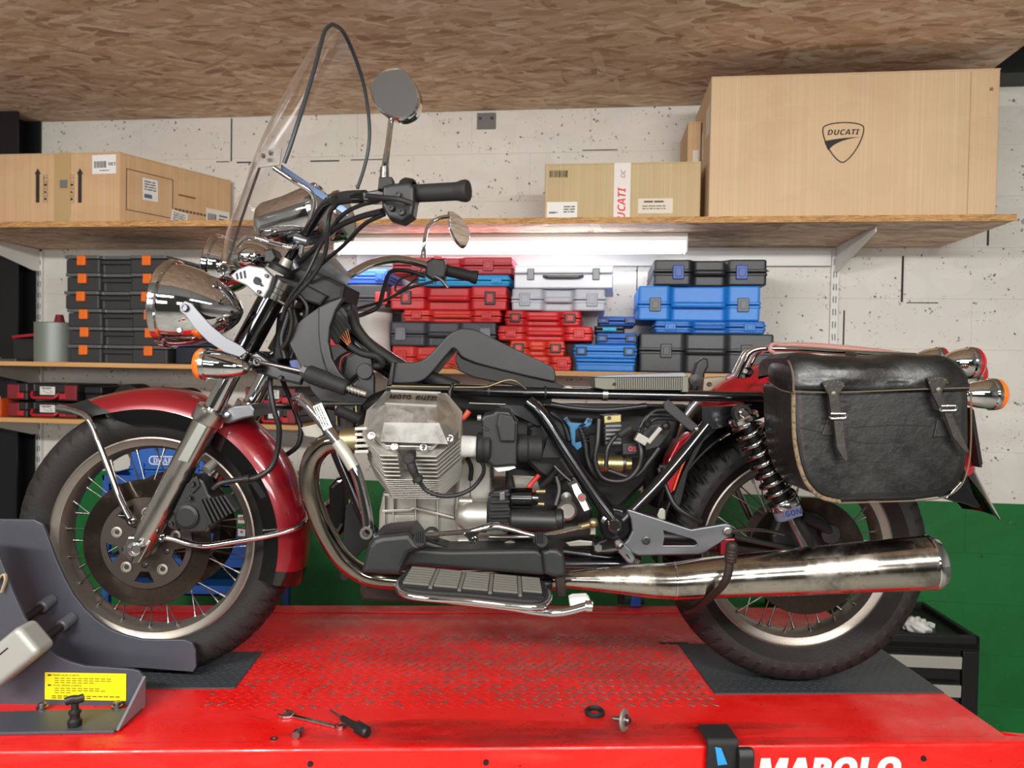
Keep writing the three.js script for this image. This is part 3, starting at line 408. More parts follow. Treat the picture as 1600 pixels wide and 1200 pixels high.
  const pb = wt('clipboard', 'flat pale board lying on the middle shelf at the left edge', 'board', WL(2, 560, .37)[0], S2 + .0006, .41); part(pb, 'board', bx(-.12, .1, 0, .009, -.09, 0, .002), M.aluSatin); part(pb, 'clip', bx(-.02, .03, .009, .014, -.03, -.004, .002), M.steel);
  const nb = wt('storage_box', 'dark navy box beside the organiser cases behind the headlamp', 'box', WL(303, 550, .36)[0], S2 + .0006, .36); part(nb, 'body', bx(-.078, .085, 0, .068, -.2, 0, .005), cm('#151b2b')); part(nb, 'lid', bx(-.08, .088, .069, .082, -.203, .003, .004), cm('#1b2233'));
}
{
  // black and red cases on the lowest shelf
  const off = .33, lw = ['upper black and red tool case with a white card at the far left', 'lower black and red tool case with a white card at the far left', 'upper black and red tool case right of the fork legs', 'lower black and red tool case right of the fork legs'];
  const mk = (x0, x1, yt, yb, label) => {
    const [u0, y1] = WL(x0, yt, off), [u1, y0] = WL(x1, yb, off), w = u1 - u0, low = /lower/.test(label), h = y1 - y0 - .002, t = wt('tool_case', label, 'tool case', (u0 + u1) / 2, low ? S3 + .0006 : y0, off);
    const sh = rpoly([[-w / 2, -.25], [w / 2, -.25], [w / 2, 0], [w * .22, 0], [w * .2, -.03], [-w * .2, -.03], [-w * .22, 0], [-w / 2, 0]], .008);
    part(t, 'case_bottom', extr(sh, h * .5 - .001, .003).rotateX(Math.PI / 2).translate(0, h * .5 - .001, 0), cm('#1e1d1f')); part(t, 'case_lid', extr(sh, h * .5, .003).rotateX(Math.PI / 2).translate(0, h, 0), cm('#242224'));
    for (const s of [-1, 1]) { part(t, 'corner_cover', bx(s * w * .41 - w * .085, s * w * .41 + w * .085, h * .06, h * .94, -.004, .005, .003), cm('#7d2026')); part(t, 'latch', bx(s * w * .3 - .014, s * w * .3 + .014, h * .1, h * .45, -.003, .008, .003), cm('#b01f2a')); }
    part(t, 'handle', bar([V(-w * .2, h * .5, -.02), V(-w * .17, h * .16, -.004), V(w * .17, h * .16, -.004), V(w * .2, h * .5, -.02)], .02, .006), cm('#b01f2a'));
    print(t, 'paper_card', w * .22, h * .5, (g, W, H) => { fill('#d8d6d0')(g, W, H); g.strokeStyle = '#777'; g.lineWidth = .002; g.beginPath(); g.ellipse(W * .5, H * .55, W * .3, H * .2, .2, 0, 7); g.stroke(); lines(g, W * .1, H * .12, W * .7, 1, .006, .004); }, V(0, h * .58, -.0275));
  };
  const ym = (x) => WL(x, 626, off);
  const yS = S3 + .0006;
  const pyOf = (u, y) => y;
  mk(12, 121, 598, 627, lw[0]); mk(12, 121, 628.4, 655.5, lw[1]); mk(384, 462, 604, 633, lw[2]); mk(384, 462, 634.4, 661.2, lw[3]);
  const o = wt('storage_bin', 'orange plastic bin at the left edge of the lowest shelf', 'bin', WL(-1, 640, .345)[0], S3 + .0006, .36); part(o, 'bin', bx(-.04, .018, 0, .085, -.005, 0, .002), cm('#e05a12')); part(o, 'body', bx(-.04, .018, .0, .075, -.1, -.006, .004), cm('#c94f10'));
  const tw = [['round black rubber hand wheel behind the front fender', 211, 600], ['round black drum behind the right end of the fender', 290, 606]];
  for (const [label, x, y] of tw) { const [u, yt] = WL(x, y, .2), R = (yt - S3) / 2; const q = wt('rubber_drum', label, 'drum', u, S3 + .0006, .2); part(q, 'roller', lathe([[R * .4, -.05], [R * .96, -.05], [R, -.042], [R, .042], [R * .96, .05], [R * .4, .05]], V(0, R, 0), V(0, 0, 1)), M.rubber); part(q, 'centre', lathe([[0, -.045], [R * .42, -.045], [R * .42, .054], [R * .3, .06], [0, .06]], V(0, R, 0), V(0, 0, 1)), M.steelDark); }
  const bk = wt('storage_box', 'long black box lying behind the front fender on the lowest shelf', 'box', WL(184, 610, .14)[0], S3 + .0006, .3); part(bk, 'body', bx(-.03, .045, 0, .1, -.17, 0, .006), cm('#161618')); part(bk, 'lid', bx(-.033, .048, .101, .13, -.173, .003, .006), cm('#1d1d20'));
}
const font = await new FontLoader().loadAsync('fonts/droid/droid_sans_bold.typeface.json');
const text3 = (s, size, h, bold = 0) => { const g = new TextGeometry(s, { font, size, depth: h, curveSegments: 3, bevelEnabled: bold > 0, bevelSize: bold, bevelThickness: .0002, bevelSegments: 1 }); g.computeBoundingBox(); const b = g.boundingBox; return g.translate(-(b.max.x + b.min.x) / 2, -(b.max.y + b.min.y) / 2, 0); };
// ---------------------------------------------------------------- the lift table and what lies on it
const Tw = (lx, y, lz) => V(lx * Math.cos(TY) + lz * Math.sin(TY), y, -lx * Math.sin(TY) + lz * Math.cos(TY));
const TP = (x, y, h = TOP) => { const [a, b] = TL(x, y, h); return Tw(a, h, b); };
{
  const redMap = canvasTex(2048, 720, (g, w, h) => {
    g.fillStyle = '#d4130f'; g.fillRect(0, 0, w, h); blotch(g, w, h, 260, ['#ca110d', '#de1f18', '#d81812', '#bf0f0b'], 20, 110, .25);
    for (let i = 0; i < 420; i++) { g.globalAlpha = rr(.1, .5); g.strokeStyle = rnd() < .6 ? '#5d0f0b' : '#e8685e'; g.lineWidth = rr(.6, 2); const x = rnd() * w, y = rnd() * h, L = rr(4, 40); g.beginPath(); g.moveTo(x, y); g.quadraticCurveTo(x + L * .5, y + rr(-5, 5), x + L, y + rr(-12, 12)); g.stroke(); }
    for (let i = 0; i < 300; i++) { g.globalAlpha = rr(.1, .6); g.fillStyle = '#3a0a08'; g.beginPath(); g.arc(rnd() * w, rnd() * h, rr(.5, 2.5), 0, 7); g.fill(); }
    // oily grime trodden into the middle of the platform and along the front edge
    for (let i = 0; i < 130; i++) { g.globalAlpha = rr(.02, .12); g.fillStyle = '#26100d'; g.beginPath(); g.ellipse(w * rr(.42, .82), h * rr(.3, .62), rr(30, 140), rr(5, 22), 0, 0, 7); g.fill(); }
    for (let i = 0; i < 50; i++) { g.globalAlpha = rr(.03, .12); g.fillStyle = '#f0786c'; g.beginPath(); g.ellipse(w * rr(.2, 1), h * rr(.78, .98), rr(10, 80), rr(3, 12), rr(-.3, .3), 0, 7); g.fill(); }
    g.globalAlpha = 1;
  }, true, 2.56, .9);
  redMap.offset.set(.55, 0); 
  const redTop = phy(0xffffff, 0.42, 0, { map: redMap, clearcoat: .2, clearcoatRoughness: .25, roughnessMap: wearRough });
  redTop.roughness = .9;
  const redLug = std(0xc4140f, .35), wornLug = std(0x8f6f68, .34, .7), greyPlate = std(0x3f4246, .55, .3, { bumpMap: fine, bumpScale: .0004 });
  const t = thing('lift_table', 'long red motorcycle lift platform with raised tread plates and white lettering', 'lift table', V(0, 0, 0), TY);
  const FZ = -1.36, BZ = -2.17, X0 = -1.5, X1 = 1.092;
  part(t, 'platform', bx(X0, X1, .94, TOP, BZ, FZ, .004), redTop);
  part(t, 'back_lip', bx(X0, .66, TOP - .001, TOP + .004, BZ, BZ + .055, .002), redTop);
  const rail = part(t, 'front_rail', extr(rpoly([[FZ - .03, TOP - .2], [FZ + .004, TOP - .2], [FZ + .004, TOP + .001], [FZ - .03, TOP + .001]], .009), 2.9, .001).rotateY(-Math.PI / 2).translate(1.3 + 0, 0, 0), redTop);
  rail.geometry.translate(0, 0, 0);
  part(t, 'corner_lip', extr(poly([[X1 - .02, FZ - .03], [X1 + .2, FZ], [X1 + .2, FZ - .004], [X1 + .05, FZ - .012], [X1, FZ - .045], [X1 - .02, FZ - .045]]), .012, .002).rotateX(Math.PI / 2).translate(0, TOP, 0), redTop);
  // tread plates
  const plates = [[-.59, .545, -1.935, -1.515, .0265, 'red'], [.55, X1 - .004, -1.87, -1.576, .021, 'grey'], [-.86, -.536, -1.82, -1.614, .021, 'grey']];
  const lug = new THREE.SphereGeometry(1, 8, 5, 0, Math.PI * 2, 0, Math.PI / 2).scale(.0118, .0016, .003), lug2 = lug.clone().scale(.62, .8, .7);
  const all = [];
  for (const [x0, x1, z0, z1, p, kind] of plates) {
    const th = kind === 'red' ? .0012 : .003;
    if (kind === 'grey') part(t, 'wheel_plate', bx(x0, x1, TOP - .002, TOP + th, z0, z1, .001), greyPlate);
    let r = 0; for (let z = z0 + p * .5; z < z1 - p * .25; z += p * .62, r++) { let c = 0; for (let x = x0 + p * .4 + (r % 2) * p * .5; x < x1 - p * .3; x += p, c++) all.push([x, z, r % 2 ? .75 : -.75, kind, TOP + (kind === 'red' ? 0 : th - .0002)]); }
  }
  all.sort((a, b) => (b[3] === 'red') - (a[3] === 'red') || Math.hypot(a[0], a[1]) - Math.hypot(b[0], b[1]));
  const lugs = { red: [], worn: [], grey: [] };
  all.forEach(([x, z, a, kind, y], i) => {
    const worn = kind === 'red' && rnd() < .2 + .6 * Math.max(0, Math.min(1, (x + .25) / .6)), m = kind === 'grey' ? greyPlate : worn ? wornLug : redLug;
    if (i < 300) { const o = new THREE.Mesh(lug, m); o.name = numbered('tread_lug'); o.position.set(x, y, z); o.rotation.y = a; t.add(o); } else lugs[kind === 'grey' ? 'grey' : worn ? 'worn' : 'red'].push([x, y, z, a]);
  });
  for (const [k, m, g] of [['red', redLug, lug], ['worn', wornLug, lug], ['grey', greyPlate, lug2]]) { if (!lugs[k].length) continue; const o = new THREE.InstancedMesh(g, m, lugs[k].length), q = new THREE.Object3D(); lugs[k].forEach(([x, y, z, a], i) => { q.position.set(x, y, z); q.rotation.y = a; q.updateMatrix(); o.setMatrixAt(i, q.matrix); }); o.name = numbered('tread_lugs'); o.userData.kind = 'stuff'; t.add(o); }
  part(t, 'slot', bx(.5, .58, TOP - .001, TOP + .0012, -1.884, -1.872), M.black);
  // lettering on the front rail, screw heads, and the frame underneath
  const [mx0] = TL(1202, 1190, .97), [mx1] = TL(1414, 1190, .97);
  { const g = text3('MAROLO', .046, .0009, .0022); g.applyMatrix4(new THREE.Matrix4().set(1.08, .14, 0, (mx0 + mx1) / 2 * .985, 0, 1, 0, TOP - .05, 0, 0, 1, FZ + .0036, 0, 0, 0, 1)); const L2 = part(t, 'lettering', g, std(0xe2dcd6, .45)); }
  for (const [x, y] of [[485, 1181], [760, 1200], [1475, 1200]]) { const lx = TL(x, y, .98)[0] * .99; part(t, 'rail_screw', cyl(V(lx, TOP - .028, FZ + .003), V(lx, TOP - .028, FZ + .007), .006, .005, 12), M.black); }
  part(t, 'under_frame', [bx(X0 + .05, X1 - .1, .86, .94, BZ + .05, BZ + .1), bx(X0 + .05, X1 - .1, .86, .94, FZ - .15, FZ - .1)], M.darkSteel);
  for (const z of [BZ + .12, FZ - .2]) for (const s of [-1, 1]) part(t, 'scissor_arm', extr(rpoly([[-1.0, -.035], [1.0, -.035], [1.0, .035], [-1.0, .035]], .03), .03, .002).rotateZ(s * .37).translate(-.2, .5, z + s * .018), redTop);
  part(t, 'floor_frame', [bx(X0 + .05, X1 - .1, 0, .08, BZ + .05, BZ + .13), bx(X0 + .05, X1 - .1, 0, .08, FZ - .21, FZ - .13), bx(X0 + .05, X0 + .15, 0, .08, BZ, FZ - .1), bx(X1 - .2, X1 - .1, 0, .08, BZ, FZ - .1)], M.darkSteel);
}
{
  // wheel chock: two curved cheek plates joined by rods
  const m = std(0x4b4d55, .42, .25, { bumpMap: fine, bumpScale: .0002 });
  const [cx, cz] = TL(175, 1142); const t = thing('wheel_chock', 'dark grey steel wheel chock with two curved cheek plates and a yellow instruction label', 'wheel chock', V(0, 0, 0));
  const c = part(t, 'far_cheek', plate([[-60, 811], [52, 812], [66, 819], [73, 836], [87, 874], [100, 903], [115, 930], [132, 952], [150, 969], [172, 984], [196, 993], [220, 999], [245, 1000], [288, 1000], [300, 1005], [305, 1016], [306, 1042], [301, 1050], [224, 1044], [100, 1040], [-60, 1030]], 1.622, .008, { bevel: .0012 }), m);
  part(t, 'near_cheek', plate([[-90, 820], [-14, 830], [0, 873], [21, 927], [38, 965], [50, 986], [63, 1004], [76, 1017], [91, 1027], [110, 1035], [133, 1041], [205, 1046], [217, 1049], [224, 1058], [227, 1107], [-90, 1114]], 1.497, .007, { bevel: .0012 }), m);
  const base = extr(poly([[-90, 1146], [178, 1142], [223, 1106], [-90, 1114]].map(([x, y]) => { const p = TP(x, y, TOP + .006); return [p.x, -p.z]; })), .006, .001).rotateX(-Math.PI / 2).translate(0, TOP + .0004, 0);
  part(t, 'base_flange', base, m);
  { const a = TP(181, 1141, TOP + .004), b = P(224, 1056, 1.494), b0 = V(b.x, TOP + .006, b.z); const g = new THREE.BufferGeometry(), d = V(.006, 0, .002); const q = [a, b0, b]; const A = q.map((p) => p.clone()), B = q.map((p) => p.clone().add(d)); const tri = (x, y, z) => [x, y, z].flatMap((p) => [p.x, p.y, p.z]); g.setAttribute('position', new THREE.Float32BufferAttribute([...tri(A[0], A[2], A[1]), ...tri(B[0], B[1], B[2]), ...[[0, 1], [1, 2], [2, 0]].flatMap(([i, j]) => [...tri(A[i], A[j], B[j]), ...tri(A[i], B[j], B[i])])], 3)); g.computeVertexNormals(); part(t, 'gusset', g, std(0x8b8f98, .4, .4)); }
  part(t, 'under_beam', bx(P(-60, 1040, 1.62).x, P(200, 1040, 1.62).x, TOP + .0035, TOP + .026, -1.76, -1.63, .002), M.darkSteel);
  const rod = (x0, y0, x1, y1) => { const a = P(x0, y0, 1.62), b = P(x1, y1, 1.506), dir = b.clone().sub(a).normalize(); const r = part(t, 'cross_rod', cyl(a, b, .008, .008, 18), M.steelDark); part(r, 'sleeve', lathe([[0, -.002], [.0145, -.002], [.0145, .028], [.012, .031], [0, .031]], a, dir), std(0x55565c, .5, .2)); };
  rod(80, 937, 12, 988); rod(112, 966, 40, 1022);
  part(t, 'lock_block', bx(-.036, .036, -.064, .064, -.03, .03, .013).rotateZ(-.87).translate(...P(22, 1022, 1.455).toArray()), std(0xa4a69f, .45, .3)); part(t, 'lock_groove', bx(-.0015, .0015, -.05, .02, .0295, .0305).rotateZ(-.87).translate(...P(17, 1013, 1.455).toArray()), M.black);
  const k = P(117, 1136, 1.34), kk = TP(117, 1134, TOP + .006); part(t, 'knob', lathe([[0, 0], [.012, 0], [.013, .004], [.013, .012], [.009, .016], [.009, .024], [.0115, .026], [.0115, .03], [.007, .034], [.0065, .046], [0, .046]], kk, Yv, 20), M.plastic); part(t, 'knob_grip', bar([kk.clone().add(V(-.016, .05, .004)), kk.clone().add(V(-.006, .053, 0)), kk.clone().add(V(.006, .053, 0)), kk.clone().add(V(.015, .055, -.004))], .006, .0085, { flat: .8 }), M.plastic);
  for (const [x, y] of [[66, 1106], [183, 1104]]) { const b = TP(x, y, TOP + .006); part(t, 'bolt', lathe([[0, 0], [.011, 0], [.011, .003], [.008, .004], [.008, .009], [.006, .011], [0, .011]], b, Yv, 18), M.steel); }
  const lc = P(134, 1072.5, 1.4965), s = 1.4965 / FPX;
  print(t, 'instruction_label', 128 * s, 43 * s, (g, w, h) => { g.fillStyle = '#e8d413'; g.fillRect(0, 0, w, h); g.scale(w / 366, h / 124); g.fillStyle = '#3a3410'; g.font = 'bold 11px sans-serif'; g.fillText('POUR CALER LA MOTO', 38, 16); g.fillText('POUR LIBERER LA MOTO', 38, 62); for (const y of [12, 58]) { g.beginPath(); g.ellipse(20, y, 8, 4, 0, 0, 7); g.fill(); g.fillRect(24, y - 2, 8, 3); } const l = (y, w2) => { for (let x = 44; x < w2; x += 26) g.fillRect(x, y, 20, 3); }; l(24, 290); l(34, 280); l(44, 220); l(70, 250); l(80, 270); l(90, 110); for (let x = 32; x < 340; x += 26) g.fillRect(x, 105, 20, 4); for (let x = 32; x < 200; x += 26) g.fillRect(x, 114, 20, 4); }, lc.clone().add(V(0, 0, .0008)), [0, 0, -.0], .0008, .45, 2200);
  const st = thing('tie_strap', 'frayed cream tie strap end hanging over the chock at the left edge', 'strap', V(0, 0, 0)); part(st, 'webbing', tube([P(-14, 922, 1.49), P(-2, 905, 1.49), P(7, 897, 1.49), P(9, 905, 1.49), P(3, 925, 1.49)], .0055, { flat: .35 }), std(0xb8a98c, .8)); part(st, 'stitching', tube([P(-12, 920, 1.4845), P(-1, 905, 1.4845)], .0012), M.black);
}
// recentre: the pieces above are modelled in world coordinates; give each root its own base
function rebase(t, p) { t.traverse((o) => { if (o.isMesh && o.parent === t) o.position.sub(p); }); t.position.copy(p); }
for (const o of scene.children) { if (o.name === 'wheel_chock') rebase(o, TP(100, 1120)); if (o.name === 'tie_strap') rebase(o, P(0, 910, 1.49)); }
{
  // loose tools: combination wrench
  const a = TP(449, 1119), b = TP(532, 1139), d = b.clone().sub(a), L = d.length(), ang = Math.atan2(-d.z, d.x);
  const t = thing('wrench', 'chrome combination wrench lying left on the red table beside the small screwdriver', 'wrench', a.clone().setY(TOP), ang);
  const head = rpoly([[-.019, -.008], [-.012, -.015], [.004, -.014], [.014, -.006], [.014, .006], [.004, .014], [-.012, .015], [-.019, .008], [-.008, .0065], [-.003, 0], [-.008, -.0065]], .003);
  const place = (g, x, tilt = 0) => g.rotateX(-Math.PI / 2).rotateZ(tilt).translate(x, .0005, 0);
  part(t, 'open_jaw', place(extr(head, .006, .0012), 0), M.chrome); part(t, 'shank', place(extr(rpoly([[.01, -.0045], [L - .012, -.0055], [L - .012, .0055], [.01, .0045]], .002), .0048, .0014), 0), M.chrome);
  const rg = new THREE.Shape(); rg.absarc(0, 0, .0125, 0, 7); const hl = new THREE.Path(); for (let i = 0; i < 12; i++) { const q = i / 12 * Math.PI * 2, r = i % 2 ? .0082 : .0072; i ? hl.lineTo(Math.cos(q) * r, Math.sin(q) * r) : hl.moveTo(Math.cos(q) * r, Math.sin(q) * r); } rg.holes.push(hl); part(t, 'ring_end', place(extr(rg, .0085, .001), L, .0), M.chrome);
  const s0 = TP(516, 1120), s1 = TP(534, 1131), s2 = TP(569, 1151); const y = .009; const up = (p, h) => p.clone().setY(TOP + h);
  const s = thing('screwdriver', 'stubby screwdriver with a black handle resting across the wrench end', 'screwdriver', s2.clone().setY(TOP)); const rel = (p, h) => p.clone().sub(s2).setY(h);
  part(s, 'shaft', cyl(rel(s0, .0145), rel(s1, .0125), .0022, .0026, 10), M.steel); const ax = rel(s2, .0115).sub(rel(s1, .0125)), hl2 = ax.length() + .012;
  part(s, 'handle', lathe([[0, 0], [.005, 0], [.0062, .004], [.0058, hl2 * .35], [.0085, hl2 * .55], [.0112, hl2 * .75], [.0112, hl2 * .94], [.008, hl2], [0, hl2]], rel(s1, .0125), ax, 20), M.plastic);
  for (let i = 0; i < 6; i++) { const q = i / 6 * 6.283, n = V(-ax.z, 0, ax.x).normalize().multiplyScalar(Math.cos(q) * .0108).add(V(0, Math.sin(q) * .0108, 0)); part(s, 'grip_rib', cyl(rel(s1, .0125).addScaledVector(ax, .62).add(n), rel(s1, .0125).addScaledVector(ax, .98).add(n), .0011, .0011, 6), M.rubber); }
  const bp0 = TP(464, 1152), bt = thing('hex_bolt', 'small hex bolt lying on the red table in front of the wrench', 'bolt', bp0); part(bt, 'head', cyl(V(0, .0075, .008), V(0, .0075, .002), .0078, .0078, 6), M.steel); part(bt, 'shank', cyl(V(0, .0075, .002), V(.004, .0065, -.02), .0052, .0052, 14), M.steel); part(bt, 'washer', lathe([[.005, 0], [.0085, 0], [.0085, .0018], [.005, .0018], [.005, 0]], V(0, .0085, .001), V(.15, 0, -1), 18), M.steelDark);
  const np = TP(428, 1155), nt = thing('washer', 'thin steel washer lying left of the hex bolt on the red table', 'washer', np); part(nt, 'washer_ring', lathe([[.0035, 0], [.0075, 0], [.0075, .0022], [.0035, .0022], [.0035, 0]], V(0, 0, 0), Yv, 20), M.steel);
  const rp = TP(929, 1116), rt = thing('rubber_ring', 'thick black rubber ring lying on the right half of the red table', 'ring', rp); part(rt, 'ring_body', lathe([[.0145, 0], [.02, 0], [.021, .003], [.021, .008], [.019, .01], [.0155, .01], [.0145, .008], [.0145, 0]], V(0, 0, 0), Yv, 36), M.rubber); part(rt, 'inner_lip', lathe([[.0125, .004], [.0146, .003], [.0146, .006], [.0125, .006], [.0125, .004]], V(0, 0, 0), Yv, 36), M.black);
  const dp = TP(975, 1142), dt = thing('steel_spindle', 'steel spindle with a round flange standing on edge beside the rubber ring', 'spindle', dp), dx = V(.93, 0, .36), dc = V(0, .0225, 0), dxx = V(.85, .12, .5).normalize();
  part(dt, 'flange', lathe([[0, -.003], [.02, -.003], [.0225, -.001], [.0225, .001], [.02, .003], [.012, .0035], [0, .0035]], dc, dxx, 36), M.aluDull); part(dt, 'shaft', lathe([[0, -.024], [.004, -.024], [.0042, -.014], [.0055, -.013], [.0058, -.003]], dc, dxx, 20), M.steel); part(dt, 'hub', lathe([[.0115, .003], [.0115, .006], [.007, .007], [.007, .012], [.0055, .013], [0, .013]], dc, dxx, 24), M.steel); part(dt, 'bore', lathe([[0, .0131], [.0035, .0131], [.0035, .0135], [0, .0135]], dc, dxx, 16), M.black);
}
{
  // strap wrapped over the front rail, clamp at the back edge
  const p = TP(1133, 1166); const [px, pz] = TL(1133, 1166), t = thing('ratchet_strap', 'black ratchet strap with a bright blue patch hooked over the front rail', 'strap', Tw(px, TOP, -1.353), TY);
  part(t, 'strap_loop', extr(rpoly([[-.03, -.13], [.012, -.13], [.014, .012], [.008, .02], [-.05, .02], [-.05, .012], [.004, .01], [.004, -.12], [-.03, -.12]].map(([z, y]) => [-z, y]), .006), .062, .003, 3).rotateY(Math.PI / 2).translate(-.04, .001, .0), M.rubber);
  part(t, 'strap_fold', extr(rpoly([[-.012, -.12], [-.02, .0], [-.012, .015], [.008, .008], [.004, -.12]].map(([z, y]) => [z, y]), .006), .03, .003, 3).rotateY(Math.PI / 2).translate(.016, -.004, .014), M.plastic);
  part(t, 'blue_patch', extr(poly([[-.026, .012], [-.014, .01], [-.001, -.022], [-.02, -.024]]), .002, .0006).translate(0, -.004, .0145), std(0x2d8fd0, .4)); part(t, 'buckle', bar([V(-.02, -.045, .022), V(-.018, -.032, .026), V(.02, -.032, .026), V(.024, -.045, .022)], .006, .004), M.steelDark);
  const q = TP(984, 949), s = thing('clamp', 'black clamp with a blue grip on the far edge of the table', 'clamp', q, TY); part(s, 'clamp_bar', bx(-.03, .05, .004, .02, -.03, -.012, .004), M.plastic); part(s, 'grip', extr(rpoly([[.0, .0045], [.03, .0045], [.036, .02], [.03, .036], [.006, .036]], .006), .02, .003).translate(0, 0, -.012), std(0x1a57b4, .4)); part(s, 'jaw', cyl(V(-.024, .005, -.02), V(-.024, .04, -.02), .009, .012, 14), M.rubber);
  // black tool cabinet behind the table at the right
  const fr = P(1532, 992, 2.36), W = .6, D = .36, H = fr.y; const c = thing('tool_cabinet', 'black steel tool cabinet with pale drawer handles behind the right table end', 'tool cabinet', V(fr.x - W / 2, 0, fr.z - D / 2), -.06);
  const mk = std(0x141416, .45, .2), z1 = D / 2, x0 = -W / 2, x1 = W / 2;
  part(c, 'carcass', [bx(x0, x1, .08, H - .05, -D / 2, z1 - .012, .006)], mk); part(c, 'top_tray', [bx(x0, x1, H - .05, H - .022, -D / 2, z1, .004), bx(x0, x1, H - .05, H, z1 - .02, z1, .006), bx(x0, x1, H - .05, H, -D / 2, -D / 2 + .02, .006), bx(x0, x0 + .02, H - .05, H, -D / 2, z1, .006), bx(x1 - .02, x1, H - .05, H, -D / 2, z1, .006)], mk);
  part(c, 'corner_post', bx(x1 - .055, x1, .08, H - .05, z1 - .014, z1, .006), mk); part(c, 'corner_post', bx(x0, x0 + .055, .08, H - .05, z1 - .014, z1, .006), mk);
  for (let i = 0; i < 7; i++) { const y = H - .06 - .095 * (i + 1); if (y < .1) break; const d = part(c, 'drawer', bx(x0 + .06, x1 - .06, y + .004, y + .092, z1 - .014, z1 - .004, .003), mk); part(d, 'drawer_handle', extr(rpoly([[0, .052], [.018, .048], [.02, .088], [.012, .09], [.012, .062], [0, .06]], .003), W - .13, .001).rotateY(-Math.PI / 2).translate(x1 - .065, y, z1 - .004), std(0xb9b7ae, .4, .5)); }
  for (const x of [x0 + .06, x1 - .06]) for (const z of [-D / 2 + .07, z1 - .07]) { const w2 = part(c, 'caster', lathe([[0, -.014], [.038, -.014], [.04, -.01], [.04, .01], [.038, .014], [0, .014]], V(x, .04, z), V(0, 0, 1), 24), M.rubber); part(w2, 'caster_fork', bx(x - .02, x + .02, .05, .082, z - .02, z + .02, .003), M.steelDark); }
  const rg = P(1430, 955, 2.46); const r = thing('rag', 'crumpled white rag lying on the black tool cabinet', 'rag', V(rg.x, H - .0215, rg.z)); { const g = new THREE.SphereGeometry(1, 24, 16), a = g.attributes.position; for (let i = 0; i < a.count; i++) { const x = a.getX(i), y = a.getY(i), z = a.getZ(i), k = 1 + .25 * Math.sin(x * 7 + z * 5) * Math.cos(z * 9 - y * 4); a.setXYZ(i, x * k * .045, Math.max(0, y * k * .028 + .012), z * k * .05); } g.computeVertexNormals(); part(r, 'cloth', g, M.white); part(r, 'corner', tube([V(.02, .012, 0), V(.05, .016, -.01), V(.08, .006, -.02)], .009, { flat: .35 }), M.white); }
  // blue tool trolley seen through the front wheel
  const d0 = 2.55, A = P(160, 752, d0), B = P(402, 752, d0), w3 = B.x - A.x, tr = thing('tool_trolley', 'blue steel tool trolley standing behind the front wheel', 'trolley', V((A.x + B.x) / 2, 0, -d0 - .2)), bm = std(0x174f9f, .45), Y = (y) => P(280, y, d0).y;
  for (const y of [Y(760), Y(888), Y(930), .16]) part(tr, 'tray', [bx(-w3 / 2, w3 / 2, y, y + .006, -.2, .2), bx(-w3 / 2, w3 / 2, y, y + .036, .194, .2), bx(-w3 / 2, w3 / 2, y, y + .036, -.2, -.194), bx(-w3 / 2, -w3 / 2 + .006, y, y + .036, -.2, .2), bx(w3 / 2 - .006, w3 / 2, y, y + .036, -.2, .2)], bm);
  for (const x of [-w3 / 2 + .012, w3 / 2 - .012]) for (const z of [-.19, .19]) { part(tr, 'post', bx(x - .012, x + .012, .08, Y(752), z - .012, z + .012, .003), bm); part(tr, 'caster', lathe([[0, -.014], [.038, -.014], [.04, 0], [.038, .014], [0, .014]], V(x, .04, z), V(0, 0, 1), 20), M.rubber); }
  part(tr, 'side_panel', bx(w3 / 2 - .25, w3 / 2 - .03, Y(886), Y(830), .188, .194), bm);
  for (const [x, y] of [[376, 812], [376, 832]]) { const q2 = P(x, y, d0 - .01); print(tr, 'sign', .032, .036, (g, w, h) => { fill('#dcdad6')(g, w, h); g.strokeStyle = '#333'; g.lineWidth = .003; g.strokeRect(.001, .001, w - .002, h - .002); g.beginPath(); g.moveTo(w * .35, h * .4); g.lineTo(w * .65, h * .6); g.moveTo(w * .65, h * .4); g.lineTo(w * .35, h * .6); g.stroke(); }, V(q2.x - tr.position.x, q2.y, .201)); }
  const ca = P(172, 756, d0 - .1), cb = P(296, 703, d0 - .1), dc = thing('tool_case', 'blue tool case with white outlined lettering behind the front wheel spokes', 'tool case', V((ca.x + cb.x) / 2, Y(760) + .0065, -d0 - .02)); toolCase(dc, cb.x - ca.x, cb.y - Y(760) - .006, .2, { col: '#1c5cb0', latch: '#1c5cb0', notch: 0, split: .35 });
  print(dc, 'lettering', .15, .034, (g, w, h) => { g.fillStyle = '#1c5cb0'; g.fillRect(0, 0, w, h); g.scale(.001, .001); g.strokeStyle = '#e8e8ea'; g.lineWidth = 4; g.beginPath(); g.roundRect(3, 3, 144, 28, 12); g.stroke(); g.fillStyle = '#e8e8ea'; g.font = 'bold 24px serif'; g.fillText('DRAPER', 16, 26); }, V(.01, (cb.y - Y(760)) * .58, .001), [0, 0, 0], .0008, .5, 1500);
}
// ---------------------------------------------------------------- the motorcycle
const bike = thing('motorcycle', 'dark red touring motorcycle without tank or seat standing on the red lift table', 'motorcycle', V(P(745, 900, 1.7).x, TOP + .0035, -1.7));
const G = bike.position.clone();
const zero = (o) => o;                                             // sub-groups sit at the root, so every piece shares its offset
function bp(name, geos, m, parent = bike, keepUV) { let g = join([geos]); g = keepUV ? g : boxUV(g); g.translate(-G.x, -G.y, -G.z); const o = new THREE.Mesh(g, m); o.name = numbered(name); parent.add(o); return o; }
const sub = (name) => { const g = new THREE.Group(); g.name = numbered(name); bike.add(g); return g; };
const Zv = V(0, 0, 1), Xv = V(1, 0, 0);
const L = (...q) => q.map(([x, y, d]) => P(x, y, d));              // list of points
const S = (d) => d / FPX;                                          // metres per pixel at depth d
